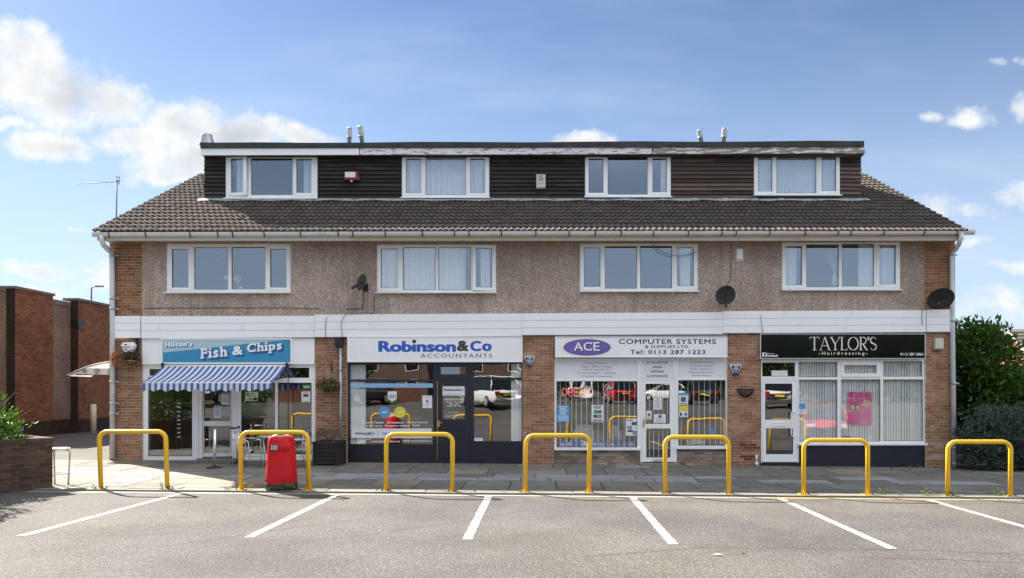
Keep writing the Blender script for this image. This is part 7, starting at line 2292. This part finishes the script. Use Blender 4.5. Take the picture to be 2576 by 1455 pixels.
# ------------------------------------------------------------------ across the car park, seen mirrored in the shop windows
def car(label, x, y, rz, paint, L=4.2, W=1.78, H=1.5, van=False):
    z = ground_z(x, y)
    t = thing('parked_car' if not van else 'parked_van', label, 'van' if van else 'car', (x, y, z), 'vehicles parked across the car park', rz)
    hb = .92 if not van else 1.0
    st = [(-L / 2, .42, .78 if not van else 1.0, .80), (-L / 2 + .12, .26, hb - .02, .93), (-L / 2 + .9, .22, hb, 1.0), (0, .20, hb, 1.0), (L / 2 - 1.25, .22, hb - .02, 1.0), (L / 2 - .45, .24, hb - .16, .95), (L / 2 - .08, .30, .66, .84), (L / 2, .40, .56, .74)]
    if van: st[0] = (-L / 2, .30, 1.05, .97); st[1] = (-L / 2 + .05, .26, 1.05, 1.0)
    vs, fs = [], []
    for (yy, zl, zt_, k) in st:
        w = W / 2 * k
        for (a, b) in ((-.90, zl), (-1.0, zl + .16), (-1.0, zt_ - .16), (-.93, zt_), (.93, zt_), (1.0, zt_ - .16), (1.0, zl + .16), (.90, zl)):
            vs.append((w * a, yy, b))
    m = 8
    for i in range(len(st) - 1):
        for j in range(m): fs.append((i * m + j, i * m + (j + 1) % m, (i + 1) * m + (j + 1) % m, (i + 1) * m + j))
    fs += [tuple(range(m)), tuple((len(st) - 1) * m + j for j in reversed(range(m)))]
    mb = MB(); mb.add([(a, b, c) for a, b, c in vs], [tuple(reversed(f)) for f in fs], 0, True); body = mb.part('body', M[paint], t)
    if van:
        b0, b1, r0, r1 = -L / 2 + .03, L / 2 - .8, -L / 2 + .10, L / 2 - 1.6
    else:
        b0, b1, r0, r1 = -L / 2 + .12, L / 2 - 1.05, -L / 2 + .55, L / 2 - 2.0
    w0, w1 = W / 2 * .95, W / 2 * (.74 if not van else .86)
    lo = [(-w0, b0, hb - .01), (w0, b0, hb - .01), (w0, b1, hb - .04), (-w0, b1, hb - .04)]
    hi = [(-w1, r0, H - .05), (w1, r0, H - .05), (w1, r1, H - .05), (-w1, r1, H - .05)]
    mb = MB(); mb.add(lo + hi, [(0, 1, 5, 4), (1, 2, 6, 5), (2, 3, 7, 6), (3, 0, 4, 7)]); mb.part('glazing', M[paint] if van else M['car_glass'], t)
    mb = MB(); k = .9
    mb.add([(a, b, c) for a, b, c in hi] + [(a * k, b * .97, H) for a, b, c in hi], [(4, 5, 6, 7), (0, 1, 5, 4), (1, 2, 6, 5), (2, 3, 7, 6), (3, 0, 4, 7)], 0, False)
    for (p, q) in zip(lo, hi): mb.tube([p, q], .035, 5)
    mb.part('roof', M[paint], t)
    if van:
        for s in (-1, 1):
            mb = MB(); mb.box(s * .40 - .28, s * .40 + .28, -L / 2 + .02, -L / 2 + .05, 1.12, H - .22); mb.part('rear_window', M['car_glass'], t)
    for s in (-1, 1):
        mb = MB(); mb.prism([(s * W * .36 - .11, .66), (s * W * .36 + .11, .66), (s * W * .36 + .12, .86), (s * W * .36 - .12, .86)], -L / 2 - .012, -L / 2 + .12); mb.part('tail_lamp', M['lamp_red'], t)
        mb = MB(); mb.prism([(s * W * .33 - .19, .58), (s * W * .33 + .19, .60), (s * W * .33 + .17, .74), (s * W * .33 - .15, .72)], L / 2 - .16, L / 2 - .02); mb.part('headlight', M['lamp_clear'], t)
        mb = MB(); mb.box(s * W * .5 - (.0 if s > 0 else .14), s * W * .5 + (.14 if s > 0 else .0), L / 2 - 1.55, L / 2 - 1.40, hb + .0, hb + .14); mb.part('mirror', M[paint], t)
        for yy in (-L / 2 + .78, L / 2 - .82):
            Mx = Matrix.Translation((s * (W / 2 - .11), yy, .32)) @ Matrix.Rotation(math.pi / 2, 4, 'Y')
            mb = MB(); mb.lathe([(.30, -.11), (.32, -.09), (.32, .09), (.30, .11)], n=20, M=Mx); wh = mb.part('wheel', M['tyre'], t)
            mb = MB(); mb.lathe([(.20, -.118), (.20, .118)], n=10, M=Mx, smooth=False); mb.part('rim', M['steel'], wh)
    mb = MB(); mb.box(-.26, .26, -L / 2 - .02, -L / 2 + .02, .60, .71); mb.part('number_plate', M['plate_yellow'], t)
    mb = MB(); mb.box(-.55, .55, L / 2 - .06, L / 2 + .01, .40, .52); mb.part('grille', M['black_metal'], t)
    return t
def virt(px, d): return ((px - CX) * d / F, -(d - D0))
for label, px, d, rz, paint, kw in [
    ('white panel van mirrored in the computer shop window behind the neon sign', 1462, 62, 3.14 + .05, 'car_white', dict(L=4.4, W=1.85, H=1.95, van=True)),
    ('red hatchback mirrored in the computer shop main window', 1560, 52, 3.14 - .06, 'car_red', dict(H=1.5)),
    ('white car seen side on, mirrored in the computer shop door', 1672, 66, 1.8, 'car_white', dict(H=1.5)),
    ('black car mirrored in the computer shop right window', 1765, 50, 3.14 + .1, 'car_black', dict(H=1.55)),
    ('white estate car mirrored in the accountants right window', 1228, 43, 3.14 - .55, 'car_white', dict(L=4.6, W=1.9, H=1.68)),
    ('white off road car mirrored in the salon door', 1958, 45, 3.14 + .25, 'car_white', dict(L=4.5, W=1.88, H=1.68)),
    ('black car with its bonnet mirrored at the left of the accountants window', 905, 44, .5, 'car_black', dict())]:
    x, y = virt(px, d)
    car(label, x, y, rz, paint, **kw)
car('red hatchback parked nose in beside the photographer, mirrored in the salon windows', 11.9, -12.2, .35, 'car_red', L=4.0, W=1.75, H=1.5)

proto = None
def tree(px, d, h, label, seed):
    global proto
    x, y = virt(px, d)
    z = ground_z(x, y) - .05
    if proto is None:
        t = thing('roadside_tree', label, 'tree', (0, 0, 0), 'roadside trees across the car park', local=True)
        mb = MB(); mb.tube([(0, 0, 0), (.1, 0, 1.6), (0, .1, 3.4)], [.28, .2, .1], 8); stems(mb, (0, 0, 1.4), [(random.uniform(-2, 2), random.uniform(-2, 2), random.uniform(3, 6)) for _ in range(9)], .09); mb.part('trunk', M['bark'], t)
        leaves(7000, [(0, 0, 4.2, 2.6, 2.6, 2.5), (-1.4, .4, 3.2, 1.8, 1.8, 1.7), (1.5, -.3, 3.4, 1.9, 1.8, 1.8), (0, 0, 1.8, 2.3, 2.1, 1.5)], .34, 77, shell=.5, aspect=.6, clump=12, spread=.32).part('crown', M['tree_leaf'], t, kind='stuff')
        proto = t
    else:
        t = copy_tree(proto)
    t.location = (x, y, z); s = h / 6.6
    t.scale = (s * random.uniform(.95, 1.2), s * random.uniform(.95, 1.2), s); t.rotation_euler = (0, 0, seed * 1.3)
    t['label'] = label
where = ['mirrored behind the chip shop left window', 'mirrored behind the chip shop right window', 'mirrored above the chip shop door', 'mirrored at the left edge of the accountants window', 'mirrored above the white van', 'mirrored above the red hatchback', 'mirrored over the computer shop door', 'mirrored over the black car', 'mirrored over the salon door', 'mirrored in the salon first window', 'mirrored in the salon middle window', 'mirrored in the salon right window', 'mirrored left of all the shops', 'mirrored right of all the shops']
for i, (px, d, h) in enumerate([(430, 58, 6.4), (720, 60, 6.0), (575, 62, 7.0), (850, 72, 7.0), (1440, 82, 7.4), (1560, 80, 6.8), (1680, 84, 7.6), (1800, 80, 7.0), (1960, 66, 7.0), (2080, 68, 6.2), (2190, 64, 6.8), (2300, 62, 6.4), (280, 60, 7), (2440, 66, 7)]):
    tree(px, d, h, 'broad green roadside tree ' + where[i], i)
# low wall and houses across the road
def boundary_wall():
    x0, x1, y = -16.5, -7.5, -27.5
    z = ground_z(-12, y)
    mb = MB(); mb.box(x0, x1, y, y + .25, z - .1, z + .9); o = mb.solo('garden_wall', M['brick_nb'], 'low red brick garden wall mirrored in the chip shop windows', 'wall')
    mb = MB(); mb.box(x0 - .03, x1 + .03, y - .03, y + .28, z + .901, z + .97); mb.part('coping', M['kerb'], o)
boundary_wall()
def mirrored_house(px, d, label, wallm, w=9.0):
    x, y = virt(px, d); z = ground_z(x, y) - .1
    t = thing('facing_house', label, 'house', (x, y, z), 'houses across the road')
    mb = MB(); mb.box(x - w / 2, x + w / 2, y - 7, y, z, z + 5.0); mb.part('wall', M[wallm], t)
    mb = MB(); mb.add([(x - w / 2 - .3, y + .4, z + 4.9), (x + w / 2 + .3, y + .4, z + 4.9), (x + w / 2 + .3, y - 3.5, z + 7.6), (x - w / 2 - .3, y - 3.5, z + 7.6), (x - w / 2 - .3, y - 7.4, z + 4.9), (x + w / 2 + .3, y - 7.4, z + 4.9)], [(0, 3, 2, 1), (3, 4, 5, 2), (0, 1, 5, 4)]); mb.part('roof', M['roof_red'], t)
    for dx in (-w * .28, w * .28):
        for zz in (1.0, 3.3):
            mb = MB(); mb.box(x + dx - .8, x + dx + .8, y + .002, y + .06, z + zz, z + zz + 1.2); f = mb.part('window', M['white'], t)
            mb = MB(); mb.box(x + dx - .72, x + dx + .72, y + .061, y + .07, z + zz + .08, z + zz + 1.12); mb.part('pane', M['car_glass'], f)
    mb = MB(); mb.box(x - .45, x + .45, y + .002, y + .05, z, z + 2.05); mb.part('door', M['navy'], t)
M['brick_house'] = pmat('dark house brick', (0.10, 0.06, 0.045), 0.9, var=.2)
M['roof_red'] = pmat('red roof tile', (0.28, 0.09, 0.06), 0.9, var=.2, scale=2, stretch=(1, 3, 1))
mirrored_house(985, 96, 'brick house with red roof mirrored in the accountants left window', 'brick_house')
mirrored_house(1245, 98, 'brick house with red roof mirrored in the accountants right window', 'brick_house')
